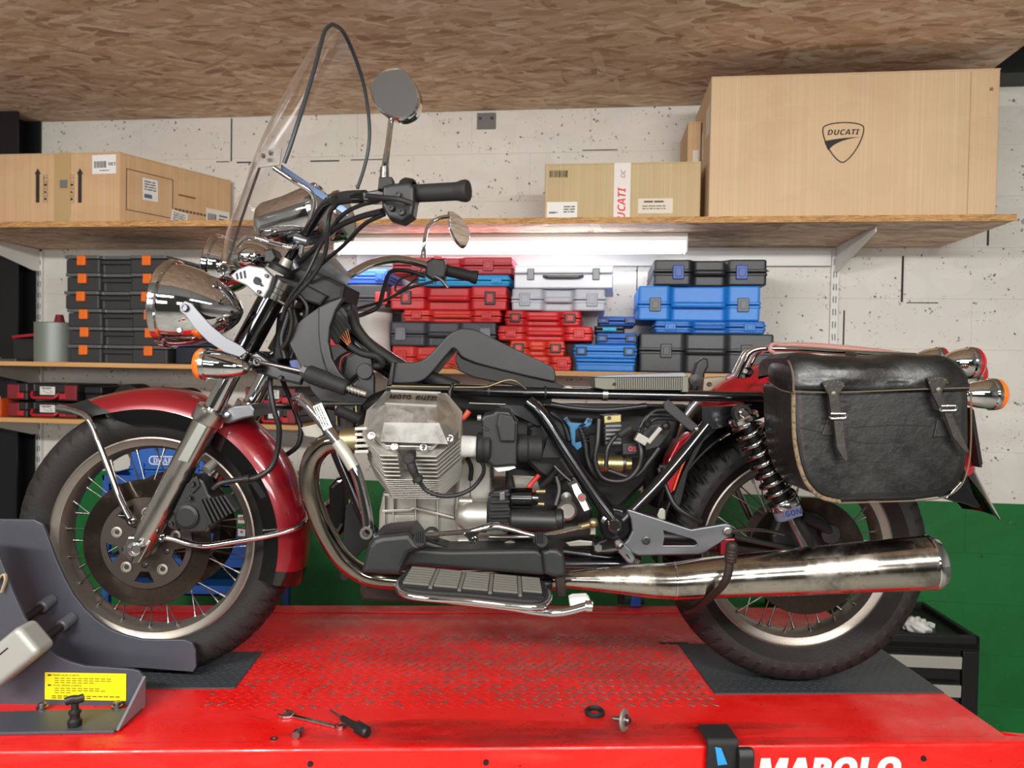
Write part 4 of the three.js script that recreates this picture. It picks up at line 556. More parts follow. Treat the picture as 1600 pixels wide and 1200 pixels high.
// closed sheet of a given thickness over f(u, v)
function sheet(f, nu, nv, th, closedU = false) {
  const A = [], idx = [], e = 1e-3;
  const nor = (u, v) => { const a = f(Math.min(1, u + e), v).sub(f(Math.max(0, u - e), v)), b = f(u, Math.min(1, v + e)).sub(f(u, Math.max(0, v - e))); const n = a.cross(b); return n.lengthSq() > 1e-20 ? n.normalize() : V(0, 1, 0); };
  for (const s of [.5, -.5]) for (let i = 0; i <= nu; i++) for (let j = 0; j <= nv; j++) { const u = i / nu, v = j / nv, p = f(u, v).addScaledVector(nor(u, v), th * s); A.push(p.x, p.y, p.z); }
  const W = nv + 1, N = (nu + 1) * W; for (let i = 0; i < nu; i++) for (let j = 0; j < nv; j++) { const a = i * W + j, b = a + W; idx.push(a, b, a + 1, a + 1, b, b + 1); idx.push(N + a, N + a + 1, N + b, N + a + 1, N + b + 1, N + b); }
  const edge = (a, b) => { idx.push(a, b, N + a, b, N + b, N + a); };
  for (let i = 0; i < nu; i++) { edge((i + 1) * W, i * W); edge(i * W + nv, (i + 1) * W + nv); } for (let j = 0; j < nv; j++) { edge(j, j + 1); edge(nu * W + j + 1, nu * W + j); }
  const g = new THREE.BufferGeometry(); g.setAttribute('position', new THREE.Float32BufferAttribute(A, 3)); g.setIndex(idx); return toCreasedNormals(g, 0.7);
}
const hull = (pts) => toCreasedNormals(new ConvexGeometry(pts), .36);
const bolt = (x, y, d, r, h = .006) => { const o = P(x, y, d); return [lathe([[0, 0], [r, 0], [r, h * .7], [r * .85, h], [r * .55, h], [r * .5, h * .6], [0, h * .6]], o, Zv, 16)]; };
const hexnut = (x, y, d, r, h = .008) => cyl(P(x, y, d), P(x, y, d).add(V(0, 0, h)), r, r * .96, 6);
const cab = (name, r, pts, m = M.cable, par = bike) => bp(name, tube(L(...pts), r, { n: 8, seg: pts.length * 6 }), m, par);

// ---- wheels
function wheel({ C, lip, R, half, nSpoke, hubR, disc }) {
  const w = sub('wheel'), z0 = C.z, rb = lip - .03, at = (prof, n = 96, cr = .5) => lathe(prof, V(C.x, C.y, z0), Zv, n, cr);
  const h = .038;
  bp('rim', at([[lip - .004, h + .001], [lip + .001, h - .001], [lip + .002, h - .004], [lip - .018, h - .012], [rb + .004, 0], [lip - .018, -h + .012], [lip + .002, -h + .004], [lip + .001, -h + .001], [lip - .004, -h - .001], [lip - .006, -h + .001], [lip - .021, -h + .006], [lip - .024, -h + .012], [rb + .001, -.016], [rb, -.006], [rb, .006], [rb + .001, .016], [lip - .024, h - .012], [lip - .021, h - .006], [lip - .006, h - .001], [lip - .004, h + .001]]), M.rim, w);
  // tyre with shoulder grooves
  const prof = [[lip - .002, h - .002], [lip + .006, h + .006], [lip + (R - lip) * .3, half * .96], [lip + (R - lip) * .5, half], [R - .026, half * .93], [R - .016, half * .8], [R - .009, half * .62], [R - .003, half * .35], [R, 0]];
  const full = [...prof, ...prof.slice(0, -1).reverse().map(([r, z]) => [r, -z]), [lip - .004, 0]], n = 288, pos = [], idx = [];
  for (let i = 0; i < n; i++) for (let j = 0; j < full.length; j++) { let [r, z] = full[j]; const k = Math.abs(z) / half; if (r > R - .03 && k > .3 && k < .97) { const ph = (i / n * 48 + Math.sign(z) * k * .9) % 1; if ((ph + 1) % 1 < .2) r -= .007; } if (r > R - .0035 && k < .3) r -= (i % 6 === 0) ? .002 : 0; const a = i / n * Math.PI * 2; pos.push(C.x + Math.cos(a) * r, C.y + Math.sin(a) * r, z0 + z); }
  const m = full.length; for (let i = 0; i < n; i++) for (let j = 0; j < m; j++) { const a = i * m + j, b = i * m + (j + 1) % m, c = ((i + 1) % n) * m + j, d = ((i + 1) % n) * m + (j + 1) % m; idx.push(a, c, b, b, c, d); }
  const g = new THREE.BufferGeometry(); g.setAttribute('position', new THREE.Float32BufferAttribute(pos, 3)); g.setIndex(idx); g.computeVertexNormals(); bp('tyre', toCreasedNormals(g, .6), M.tyre, w);
  bp('hub', at([[.012, .07], [hubR * .7, .07], [hubR, .058], [hubR, .05], [hubR * .72, .042], [hubR * .66, 0], [hubR * .72, -.042], [hubR, -.05], [hubR, -.058], [hubR * .7, -.07], [.012, -.07]], 40), M.aluDull, w);
  for (let i = 0; i < nSpoke; i++) {
    const s = i % 2 ? 1 : -1, a = (i + .5) / nSpoke * Math.PI * 2, tw = (i % 4 < 2 ? 1 : -1) * .72;
    const q = V(C.x + Math.cos(a) * (rb + .002), C.y + Math.sin(a) * (rb + .002), z0 + s * .012), p = V(C.x + Math.cos(a + tw) * hubR * .92, C.y + Math.sin(a + tw) * hubR * .92, z0 + s * .053), d = p.clone().sub(q).normalize();
    bp('spoke', [cyl(p, q, .0017, .0017, 6), cyl(q.clone().addScaledVector(d, -.004), q.clone().addScaledVector(d, .014), .0036, .003, 8), cyl(q.clone().addScaledVector(d, -.003), q.clone().addScaledVector(d, .003), .0058, .0052, 8)], M.steel, w);
  }
  return w;
}
const ringShape = (R, r) => { const s = new THREE.Shape(); s.absarc(0, 0, R, 0, Math.PI * 2); const h = new THREE.Path(); h.absarc(0, 0, r, 0, Math.PI * 2); s.holes.push(h); return s; };
function brakeDisc(w, c, R, r, holes, win) {
  const s = ringShape(R, r); for (let i = 0; i < holes; i++) { const a = i / holes * 6.2832, q = r + (R - r) * (i % 2 ? .35 : .7), h = new THREE.Path(); h.absarc(Math.cos(a) * q, Math.sin(a) * q, .0025, 0, 7); s.holes.push(h); }
  bp('brake_disc', extr(s, .005, .0008, 1, 40).translate(c.x, c.y, c.z - .0025), M.disc, w);
  const k = ringShape(r - .001, .03); for (let i = 0; i < win; i++) { const a0 = .9 + i / win * 6.2832, h = new THREE.Path(), A = .25, r0 = r * .62, r1 = r * .86; h.absarc(0, 0, r1, a0 - A, a0 + A, false); h.absarc(0, 0, r0, a0 + A * .55, a0 - A * .55, true); k.holes.push(h); }
  bp('disc_carrier', extr(k, .006, .001, 1, 40).translate(c.x, c.y, c.z - .001), M.discDark, w);
  for (let i = 0; i < win; i++) { const a = .9 + (i + .5) / win * 6.2832, o = V(c.x + Math.cos(a) * r * .66, c.y + Math.sin(a) * r * .66, c.z + .003); bp('disc_bolt', lathe([[.006, 0], [.0125, 0], [.0125, .005], [.0095, .006], [.0085, .003], [.006, .003]], o, Zv, 24), M.aluDull, w); const o2 = V(c.x + Math.cos(a + .63) * r * .47, c.y + Math.sin(a + .63) * r * .47, c.z + .003); bp('disc_bolt', lathe([[0, 0], [.007, 0], [.007, .004], [.004, .006], [0, .006]], o2, Zv, 12), M.steelDark, w); }
}
const CF = P(238, 843, 1.665).setZ(-1.7), CR = P(1247, 863, 1.66).setZ(-1.7);
const wf = wheel({ C: CF, lip: .243, R: .327, half: .054, nSpoke: 40, hubR: .042 });
brakeDisc(wf, P(230, 848, 1.625), .147, .107, 40, 5); { const q = P(230, 848, 1.625); q.z = -1.775; brakeDisc(wf, q, .147, .107, 40, 5); }
const wrr = wheel({ C: CR, lip: .2265, R: CR.y - TOP - .0033, half: .068, nSpoke: 40, hubR: .05 });
brakeDisc(wrr, V(CR.x + .002, CR.y + .003, -1.618), .135, .088, 30, 5);
bp('axle', [cyl(P(213, 858, 1.54), P(213, 858, 1.54).setZ(-1.86), .009)], M.steel); bp('axle_nut', [lathe([[0, 0], [.014, 0], [.015, .003], [.015, .008], [.009, .010], [.008, .006], [0, .006]], P(212, 857, 1.552), Zv, 28)], M.chrome);

// ---- fork
const DN = 1.585, farZ = (g) => g.clone().translate(0, 0, -.232);
{
  const f = sub('fork_leg'), f2 = sub('fork_leg');
  const pB = P(213, 868, DN), pT = P(328, 648, DN), ax = pT.clone().sub(pB).normalize(), up = P(434, 445, DN);
  const add = (name, g, m) => { const a = join([g]); bp(name, a.clone(), m, f); bp(name, farZ(a), m, f2); };
  add('slider', lathe([[0, .0], [.021, 0], [.024, .012], [.0275, .03], [.028, .1], [.0285, .3], [.0285, pB.distanceTo(pT) - .02], [.0225, pB.distanceTo(pT) - .018], [0, pB.distanceTo(pT) - .018]], pB, ax), M.polished);
  add('collar', lathe([[.022, -.018], [.034, -.018], [.0355, -.014], [.0355, .012], [.033, .016], [.022, .016], [.022, -.018]], pT, ax), M.polished);
  add('stanchion', cyl(pT.clone().addScaledVector(ax, -.05), P(400, 512, DN), .0208, .0208, 28), M.chromeClean);
  add('shroud', cyl(P(381, 548, DN), P(427, 462, DN), .0285, .0285, 32), std(0x66666a, .1, 1));
  add('clamp_ring', [lathe([[.02, 0], [.0335, 0], [.0335, .014], [.031, .016], [.031, .026], [.0335, .028], [.0335, .044], [.031, .046], [.02, .046]], P(425, 466, DN), ax)], M.polished);
  add('fork_cap', [lathe([[.018, 0], [.03, 0], [.03, .012], [.024, .016], [.02, .018], [0, .018]], P(438, 427, DN), ax, 32)], M.black);
  add('cap_nut', cyl(P(444, 417, DN), P(450, 405, DN), .0145, .0135, 6), M.aluDull);
  add('axle_clamp', plate([[200, 839], [190, 866], [204, 881], [217, 880], [236, 846], [228, 838]], 1.562, .045, { bevel: .003 }), M.polished);
  add('reflector', plate([[310, 660], [323, 667], [293, 723], [277, 719]], 1.5545, .02, { bevel: .002 }), std(0x8e928a, .35, .3));
  bp('clamp_slot', plate([[208, 866], [211, 866], [206, 879], [203, 878]], 1.5612, .002, { bevel: 0 }), M.black, f);
}
bp('fork_brace', [plate([[340, 640], [352, 636], [372, 634], [392, 632], [398, 640], [396, 651], [380, 654], [356, 662], [340, 660]], 1.60, .15, { bevel: .004 })], M.aluSatin);
bp('brace_bolt', bolt(356, 648, 1.598, .006), M.chrome);
// triple clamps
bp('lower_clamp', [plate([[388, 553], [402, 548], [440, 575], [478, 585], [470, 602], [425, 592], [392, 578]], 1.56, .28, { bevel: .006 })], M.frame);
bp('upper_clamp', [plate([[418, 452], [450, 462], [500, 478], [512, 462], [470, 440], [430, 428]], 1.60, .22, { bevel: .005 })], M.black);
bp('steering_head', [cyl(P(452, 545, 1.7), P(500, 445, 1.7), .034, .034)], M.frame);
bp('clamp_bolt', bolt(405, 579, 1.555, .006), M.steelDark); bp('clamp_bolt', bolt(438, 590, 1.555, .005), M.steelDark);

// ---- front fender
{
  const C = CF, R0 = .354, cross = (R, th, s, hw, drop) => { const z = hw * Math.sign(s) * Math.pow(Math.abs(Math.sin(s)), .85), r = R - drop * (1 - Math.cos(s)); return V(C.x + Math.cos(th) * r, C.y + Math.sin(th) * r, C.z + z); };
  const RR = (th) => R0 + .02 * Math.max(0, (th - 1.75) / .5) ** 2 * 1.2 + .004, deg = Math.PI / 180;
  const wide = (th) => 1 - .72 * Math.max(0, Math.min(1, (th / deg - 111) / 17)) ** 1.4;
  const fn = sub('fender');
  bp('crown', sheet((u, v) => { const th = (-11 + (128.5 - 13 * Math.pow(Math.abs(2 * u - 1), 1.6)) * v) * deg, k = wide(th); return cross(RR(th), th, (u - .5) * 2 * 1.38, .074 * k, .06 * k); }, 26, 90, .002), M.crimson, fn);
  for (const s of [1, -1]) bp('skirt', sheet((u, v) => { const th = (-17 + 124 * v) * deg, a = cross(RR(th), th, s * 1.37, .0735, .06), taper = Math.min(1, (1 - v) * 9 + .25), r = Math.hypot(a.x - C.x, a.y - C.y) + .001 - .036 * u * taper; return V(C.x + Math.cos(th) * r, C.y + Math.sin(th) * r, a.z - s * .002 * u); }, 5, 80, .002), M.blackGloss, fn);
  bp('front_tip', sheet((u, v) => { const t0 = 117.3 - 13 * Math.pow(Math.abs(2 * u - 1), 1.6), th = (t0 + (128 - t0) * v) * deg, k = wide(th); return cross(RR(th) + .004 * v, th, (u - .5) * 2 * 1.38, .0745 * k, .06 * k); }, 16, 10, .003), M.plasticGrey, fn);
  bp('rear_tip', sheet((u, v) => { const th = (-17 + 6.2 * v) * deg; return cross(RR(th), th, (u - .5) * 2 * 1.38, .0735, .06); }, 20, 6, .0022), M.blackGloss, fn);
  bp('stay', [tube(L([93, 638, 1.69], [104, 640, 1.65], [120, 644, 1.625], [137, 653, 1.61], [150, 681, 1.603], [166, 722, 1.60], [184, 770, 1.597], [199, 802, 1.592], [206, 814, 1.59]), (t) => .0068 + .003 * Math.max(0, 1 - t * 5), { n: 14, seg: 60 }), lathe([[.003, -.003], [.0095, -.003], [.0095, .004], [.003, .004]], P(206, 815, 1.583), Zv, 20)], M.chrome);
  bp('stay', [tube(L([253, 840, 1.57], [270, 842, 1.57], [292, 849, 1.573], [318, 853, 1.58], [362, 847, 1.592], [420, 837, 1.61], [460, 826, 1.63], [477, 814, 1.66], [484, 800, 1.70]), .0068, { n: 14, seg: 60 }), lathe([[.003, -.003], [.0095, -.003], [.0095, .004], [.003, .004]], P(253, 840, 1.565), Zv, 20)], M.chrome);
  bp('stay_bolt', bolt(205, 815, 1.578, .006), M.chrome); bp('stay_bolt', bolt(253, 840, 1.56, .006), M.chrome);
}
// ---- front brake calipers and hoses
{
  const c = sub('brake_caliper'), all = [];
  const body = plate([[290, 757], [306, 743], [318, 752], [326, 772], [346, 792], [344, 812], [322, 832], [293, 833], [274, 824], [269, 800]], 1.56, .05, { bevel: .005 });
  bp('body', body, M.plastic, c); bp('piston_cover', lathe([[0, 0], [.024, 0], [.026, .003], [.026, .006], [.02, .009], [0, .009]], P(293, 807, 1.56), Zv, 32), M.plastic, c);
  for (let i = 0; i < 7; i++) { const x = 311 + i * 6.2, y = 782 - i * 1.2; bp('fin', plate([[x, y], [x + 3, y - 1], [x + 20, y + 36 - i * 2], [x + 17, y + 38 - i * 2]], 1.545, .03, { bevel: .001 }), M.plasticGrey, c); }
  bp('bracket', plate([[262, 815], [275, 800], [282, 812], [278, 830], [266, 826]], 1.572, .012), M.plastic, c); bp('bracket', plate([[292, 758], [300, 747], [308, 744], [312, 760], [300, 772]], 1.555, .02), M.plastic, c);
  for (const [x, y] of [[301, 756], [296, 778], [268, 819], [325, 825]]) bp('bolt', bolt(x, y, 1.553, .006), M.steelDark, c);
  const far = sub('brake_caliper'); const gb = body.clone().translate(0, 0, -.27); bp('body', gb, M.plastic, far);
  bp('second_reservoir', cyl(P(322, 735, 1.6), P(334, 722, 1.62), .012, .01), M.aluDull, c);
  cab('brake_hose', .0062, [[333, 764, 1.55], [345, 755, 1.55], [370, 750, 1.56], [400, 746, 1.57], [424, 730, 1.58], [434, 700, 1.58], [436, 668, 1.57], [428, 640, 1.565], [422, 600, 1.57], [425, 575, 1.59]]); cab('brake_hose', .0062, [[440, 590, 1.72], [448, 610, 1.75], [460, 640, 1.76], [470, 670, 1.76], [466, 695, 1.76], [446, 712, 1.77]]);
  bp('hose_clip', lathe([[.006, -.006], [.009, -.006], [.009, .006], [.006, .006]], P(386, 748, 1.565), V(1, .05, 0), 14), M.black);
}
// ---- lamps and signals
function bulletLamp(name, lensP, tipP, r, lensMat, { bulge = .3, ringM = M.chrome, len = .035 } = {}) {
  const g = sub(name), ax = tipP.clone().sub(lensP), L0 = ax.length(), q = [];
  for (let i = 0; i <= 12; i++) { const t = i / 12; q.push([r * .95 * Math.pow(Math.max(0, Math.cos(t * Math.PI / 2)), r < .05 ? .5 : .62), .0 + L0 * t]); }
  bp('shell', lathe([[r * .9, -.0], ...q], lensP, ax, 48, .5), M.chromeClean, g); const sig = bulge > .2; bp('bezel', lathe(sig ? [[r * .9, -.003], [r * 1.02, -.003], [r * 1.03, .001], [r * 1.02, .005], [r * .95, .008]] : [[r * .86, -.012], [r * .98, -.012], [r * 1.02, -.008], [r * 1.02, .004], [r * .98, .007], [r * .92, .007]], lensP, ax, 48), ringM, g);
  bp('lens', lathe(sig ? [[0, -r * .34 - .012], [r * .5, -r * .3 - .012], [r * .82, -r * .18 - .012], [r * .97, -.012], [r * 1.0, -.008], [r * 1.0, -.002], [0, -.001]] : [[0, -r * bulge - .012], [r * .4, -r * bulge * .86 - .012], [r * .7, -r * bulge * .55 - .012], [r * .9, -.012], [r * .9, -.008], [0, -.007]], lensP, ax, 40), lensMat, g); return g;
}
{
  const h = bulletLamp('headlamp', P(271, 476, 1.53), P(381, 488, 1.53), .094, M.lens, { bulge: .12 });
  bp('reflector', lathe([[.084, 0], [.07, .03], [.03, .055], [0, .06]], P(271, 476, 1.53), V(1, -.09, 0)), M.chromeClean, h);
  bp('lamp_bracket', [plate([[280, 476], [289, 470], [299, 474], [312, 489], [330, 509], [352, 527], [376, 540], [386, 550], [374, 558], [350, 550], [325, 534], [304, 513], [290, 493], [281, 486]], 1.428, .004, { bevel: .001 })], M.aluSatin, h); bp('bracket_bolt', bolt(289, 481, 1.427, .008), M.aluSatin, h); bp('bracket_bolt', bolt(282, 516, 1.435, .005), M.chrome, h);
  bulletLamp('headlamp', P(340, 415, 1.93), P(405, 425, 1.93), .082, M.lens, { bulge: .12 });
  const t = bulletLamp('turn_signal', P(322, 569, 1.50), P(392, 575, 1.50), .0345, M.orangeLens, { bulge: .28 }); bp('stalk', bar(L([384, 572, 1.5], [398, 568, 1.52], [410, 565, 1.58]), .01, .006), M.chromeClean, t);
  bulletLamp('turn_signal', P(352, 560, 1.93), P(405, 566, 1.93), .034, M.orangeLens);
  bp('key_panel', plate([[359, 430], [372, 420], [388, 414], [412, 418], [426, 432], [420, 452], [412, 466], [400, 460], [384, 446], [366, 438]], 1.51, .022, { bevel: .003 }), std(0x8f9092, .5, .6)); bp('key_lock', [lathe([[0, 0], [.008, 0], [.008, .002], [0, .002]], P(402, 439, 1.509), Zv, 20), plate([[397, 434], [400, 432], [410, 446], [407, 447]], 1.505, .003, { bevel: 0 })], M.black);
  for (const [x, y] of [[417, 431], [405, 456]]) bp('panel_bolt', bolt(x, y, 1.509, .004), M.steelDark); for (let i = 0; i < 3; i++) bp('panel_slot', plate([[368 + i * 6, 428 - i * 2], [371 + i * 6, 426 - i * 2], [373 + i * 6, 436 - i * 1], [370 + i * 6, 437 - i]], 1.5095, .002, { bevel: 0 }), M.black);
  bp('screen_mount', lathe([[0, 0], [.012, 0], [.012, .01], [.008, .014], [.004, .014], [.004, .01], [0, .01]], P(354, 421, 1.51), Zv, 24), M.chrome);
}
// ---- windscreen
{
  const w = sub('windscreen'), C = curve(L([352, 420, 1.7], [378, 340, 1.7], [408, 255, 1.7], [448, 160, 1.7], [490, 78, 1.7], [519, 38, 1.7]));
  const N = curve(L([372, 408, 1.53], [404, 335, 1.5], [441, 262, 1.47], [466, 190, 1.47], [490, 112, 1.52], [502, 66, 1.59], [509, 46, 1.65], [519, 38, 1.7])), Fr = curve(L([450, 420, 1.9], [530, 350, 1.93], [560, 290, 1.95], [577, 220, 1.95], [570, 140, 1.9], [551, 80, 1.82], [534, 47, 1.75], [519, 38, 1.7]));
  const f = (u, v) => { const n = N.getPoint(v), c = C.getPoint(v), q = Fr.getPoint(v), t = u; return n.multiplyScalar(2 * (t - .5) * (t - 1)).addScaledVector(c, -4 * t * (t - 1)).addScaledVector(q, 2 * t * (t - .5)); };
  bp('glass', sheet(f, 28, 40, .0035), M.glass, w);
  bp('edge_trim', tube([...N.getPoints(40).slice(12), ...Fr.getPoints(40).reverse().slice(1, 30)], .0048, { n: 8, seg: 120 }), std(0x3c4246, .45, .2), w);
  const clip = (pts, m = M.chromeClean, r = .0055) => bp('screen_strut', tube(L(...pts), r, { n: 10 }), m, w);
  clip([[428, 262, 1.5], [455, 280, 1.5], [483, 298, 1.51], [491, 312, 1.52], [484, 345, 1.54], [474, 376, 1.56], [470, 395, 1.57]]); clip([[372, 383, 1.62], [384, 372, 1.56], [396, 371, 1.53], [430, 381, 1.53], [458, 387, 1.54], [468, 380, 1.56]]);
  bp('strut_clamp', cyl(P(461, 372, 1.55), P(481, 378, 1.55), .0105), M.aluSatin, w);
  bp('screen_band', sheet((u, v) => P(439 + 104 * u, 257 + 70 * u + 11 * v, 1.505 + .06 * u), 8, 2, .003), std(0x6f86ae, .12, .9), w);
  bp('band_bolt', [bolt(412, 244, 1.6, .005)], M.chrome, w); bp('band_bolt', [bolt(424, 240, 1.53, .005)], M.chrome, w);
  bp('mount_tab', plate([[406, 234], [440, 232], [437, 258], [404, 262]], 1.62, .003, { bevel: .0005 }), std(0x6b6862, .4, .5), w);
  bp('lower_rim', tube(L([353, 420, 1.69], [378, 341, 1.69], [407, 258, 1.69]), .003, { n: 6 }), M.black, w);
}
// ---- instruments
{
  const g = (dz, x, y) => { const i = sub('gauge'), o = P(x, y, dz), a = V(.95, .22, .14); bp('cup', lathe([[0, -.15], [.03, -.147], [.048, -.132], [.053, -.12], [.055, -.07], [.058, -.05], [.062, -.02], [.062, 0]], o, a, 44, .5), M.chromeClean, i); bp('bezel', lathe([[.058, -.006], [.0655, -.004], [.0655, .006], [.06, .011], [.055, .007]], o, a, 44), M.chrome, i); bp('dial', lathe([[0, .002], [.058, .002], [.058, .004], [0, .004]], o, a, 30), M.black, i); bp('dial_glass', lathe([[0, .008], [.057, .007], [.057, .009], [0, .0105]], o, a, 30), M.lens, i); };
  g(1.60, 500, 332); g(1.82, 536, 338);
  bp('lamp_console', hull(L([470, 395, 1.6], [500, 400, 1.6], [548, 436, 1.62], [542, 445, 1.62], [470, 425, 1.62], [480, 392, 1.78], [520, 398, 1.78], [550, 432, 1.78], [480, 425, 1.78])), M.aluSatin); bp('console_base', plate([[440, 428], [470, 415], [500, 425], [540, 446], [535, 470], [500, 480], [450, 465]], 1.61, .16, { bevel: .01 }), M.black);
  bp('relay', plate([[400, 392], [426, 388], [432, 402], [424, 412], [404, 408]], 1.72, .06, { bevel: .004 }), M.plastic); bp('chrome_bowl', ball(P(392, 402, 1.74), .05, 1, .7, .8), M.chromeClean);
}
// ---- handlebar, grips, switches, mirrors, levers
{
  const hb = tube(L([446, 412, 1.6], [462, 388, 1.59], [488, 350, 1.52], [512, 316, 1.43], [535, 309, 1.36], [590, 307, 1.29], [640, 303, 1.27], [700, 300, 1.255]), .0098, { n: 14, seg: 60 }); bp('handlebar', hb, std(0x3a3a3c, .2, .9));
  bp('handlebar', tube(L([520, 442, 1.80], [545, 430, 1.82], [580, 412, 1.88], [622, 405, 1.95], [664, 414, 2.01], [700, 424, 2.04], [740, 432, 2.05]), .0112, { n: 14, seg: 60 }), M.chromeClean);
  bp('bar_clamp', [cyl(P(468, 425, 1.66), P(456, 400, 1.66), .016)], M.aluSatin); 
  const grip = (a, b, r) => { const d = b.clone().sub(a), n = d.length(); return lathe([[0, 0], [r * 1.28, 0], [r * 1.3, .005], [r * 1.05, .012], [r, .02], ...Array.from({ length: 40 }, (_, i) => [r * (i % 2 ? .988 : 1.0), .024 + (n - .05) * i / 39]), [r * 1.02, n - .02], [r * 1.18, n - .012], [r * 1.22, n - .004], [r * 1.1, n], [0, n]], a, d, 32, .3); };
  bp('grip', grip(P(636, 303, 1.27), P(732, 298, 1.235), .0158), M.rubber); bp('grip', grip(P(690, 421, 2.035), P(746, 434, 2.05), .0165), M.rubber);
  const sw = sub('switch_unit'); bp('housing', plate([[597, 290], [610, 286], [640, 283], [648, 292], [648, 318], [645, 335], [628, 346], [607, 340], [596, 322]], 1.235, .05, { bevel: .007, seg: 3 }), M.plastic, sw); bp('clutch_perch', plate([[566, 300], [600, 294], [625, 300], [625, 310], [600, 314], [568, 314]], 1.25, .03, { bevel: .003 }), M.frame, sw);
  for (const [x, y, r] of [[622, 305, .006], [636, 316, .005], [612, 326, .005], [628, 332, .006]]) bp('switch_button', bolt(x, y, 1.234, r, .007), M.plasticGrey, sw); bp('collar', lathe([[.016, 0], [.027, 0], [.029, .006], [.026, .018], [.02, .02]], P(632, 304, 1.27), V(1, .03, .3), 30), M.plastic, sw);
  bp('bar_sleeve', tube(L([522, 312, 1.4], [545, 308, 1.345], [570, 307, 1.315]), .0122, { n: 14 }), M.rubber);
  const s2 = sub('switch_unit'); bp('housing', plate([[664, 410], [676, 402], [694, 404], [698, 420], [694, 434], [676, 438], [664, 430]], 2.0, .05, { bevel: .006 }), M.plastic, s2); bp('red_button', plate([[678, 400], [690, 401], [691, 405], [678, 405]], 1.995, .01), M.redPlastic, s2);
  bp('brake_lever', tube(L([680, 432, 2.0], [690, 438, 2.0], [700, 450, 2.0]), .005), M.aluSatin); bp('clutch_lever', tube(L([572, 306, 1.24], [600, 309, 1.215], [626, 312, 1.2], [644, 318, 1.2]), .0048, { flat: .7 }), M.black);
  // mirrors
  const mir = (pts, d, tiltZ, name, stemPts, rs, r) => {
    const m = sub('mirror'); const c = pts.reduce((a, [x, y]) => a.add(P(x, y, d)), V(0, 0, 0)).multiplyScalar(1 / pts.length);
    const loc = pts.map(([x, y]) => { const p = P(x, y, d).sub(c); return [p.x, p.y]; });
    const sp = new THREE.SplineCurve([...loc, loc[0]].map(([x, y]) => new THREE.Vector2(x, y))).getPoints(60), sh = (k) => new THREE.Shape(sp.map((p) => p.clone().multiplyScalar(k)));
    const rot = (g) => g.rotateX(rs[0]).rotateY(rs[1]).translate(c.x, c.y, c.z);
    bp('shell', rot(extr(sh(1), .022, .006, 4).translate(0, 0, -.026)), M.chromeClean, m); bp('mirror_glass', rot(extr(sh(.93), .002, .0004, 1).translate(0, 0, -.0045)), M.mirror, m);
    bp('stem', tube(L(...stemPts), r, { n: 12, seg: 40 }), M.chromeClean, m); bp('stem_base', cyl(P(...stemPts[0]).add(V(0, -.014, 0)), P(...stemPts[0]).add(V(0, .012, 0)), .0095, .008, 6), M.chrome, m); return m;
  };
  mir([[570, 128], [585, 108], [604, 99], [626, 103], [645, 124], [656, 150], [652, 178], [632, 189], [606, 181], [584, 163]], 1.25, 0, 'a', [[601, 272, 1.25], [603, 250, 1.25], [607, 222, 1.255], [611, 188, 1.262]], [-.12, -.22], (t) => t < .45 ? .0068 - .003 * t : .0052);
  mir([[701, 329], [713, 331], [727, 344], [736, 364], [728, 385], [716, 381], [704, 358]], 2.06, 0, 'b', [[662, 396, 2.03], [664, 372, 2.03], [670, 352, 2.04], [686, 341, 2.05], [700, 338, 2.06]], [-.1, .3], .0055);
  bp('mirror_clamp', plate([[592, 276], [612, 276], [616, 294], [590, 296]], 1.24, .03), M.black);
  // cables from the handlebar
  cab('clutch_cable', .0042, [[600, 312, 1.26], [560, 322, 1.33], [527, 345, 1.45], [500, 385, 1.5], [478, 430, 1.5], [450, 470, 1.52], [440, 500, 1.54]]); cab('wiring_cable', .006, [[598, 330, 1.27], [560, 340, 1.36], [520, 360, 1.48], [490, 390, 1.55], [468, 410, 1.6]]); cab('throttle_cable', .0042, [[600, 335, 1.27], [570, 350, 1.36], [535, 385, 1.48], [500, 415, 1.56], [480, 440, 1.6]]);
  cab('clutch_cable', .0045, [[527, 318, 1.38], [515, 335, 1.42], [512, 360, 1.43], [508, 395, 1.46], [490, 430, 1.48], [462, 462, 1.5], [446, 482, 1.53]]); cab('throttle_cable', .006, [[664, 432, 2.0], [640, 424, 1.98], [612, 424, 1.95], [600, 450, 1.9], [590, 480, 1.86], [570, 490, 1.84], [555, 495, 1.8]]); cab('throttle_cable', .004, [[676, 440, 2.0], [640, 450, 1.97], [600, 470, 1.9], [560, 482, 1.85], [545, 490, 1.8]]); cab('brake_cable', .003, [[664, 425, 2.0], [640, 430, 1.99], [622, 440, 1.97], [618, 455, 1.96], [632, 450, 1.97], [650, 436, 2.0]]);
  cab('wiring_cable', .007, [[446, 440, 1.62], [455, 470, 1.6], [448, 500, 1.6], [440, 530, 1.6], [445, 560, 1.6]]); cab('wiring_cable', .005, [[436, 470, 1.53], [450, 480, 1.53], [456, 500, 1.54], [450, 530, 1.55], [440, 545, 1.56]], M.steelDark); cab('wiring_cable', .005, [[462, 455, 1.6], [480, 480, 1.6], [470, 520, 1.6], [455, 560, 1.6]]); cab('wiring_cable', .005, [[474, 450, 1.62], [500, 462, 1.62], [520, 468, 1.62], [540, 470, 1.64]]);
  bp('horn_bracket', plate([[432, 490], [460, 480], [470, 520], [455, 560], [425, 565]], 1.62, .08, { bevel: .006 }), M.black);
}
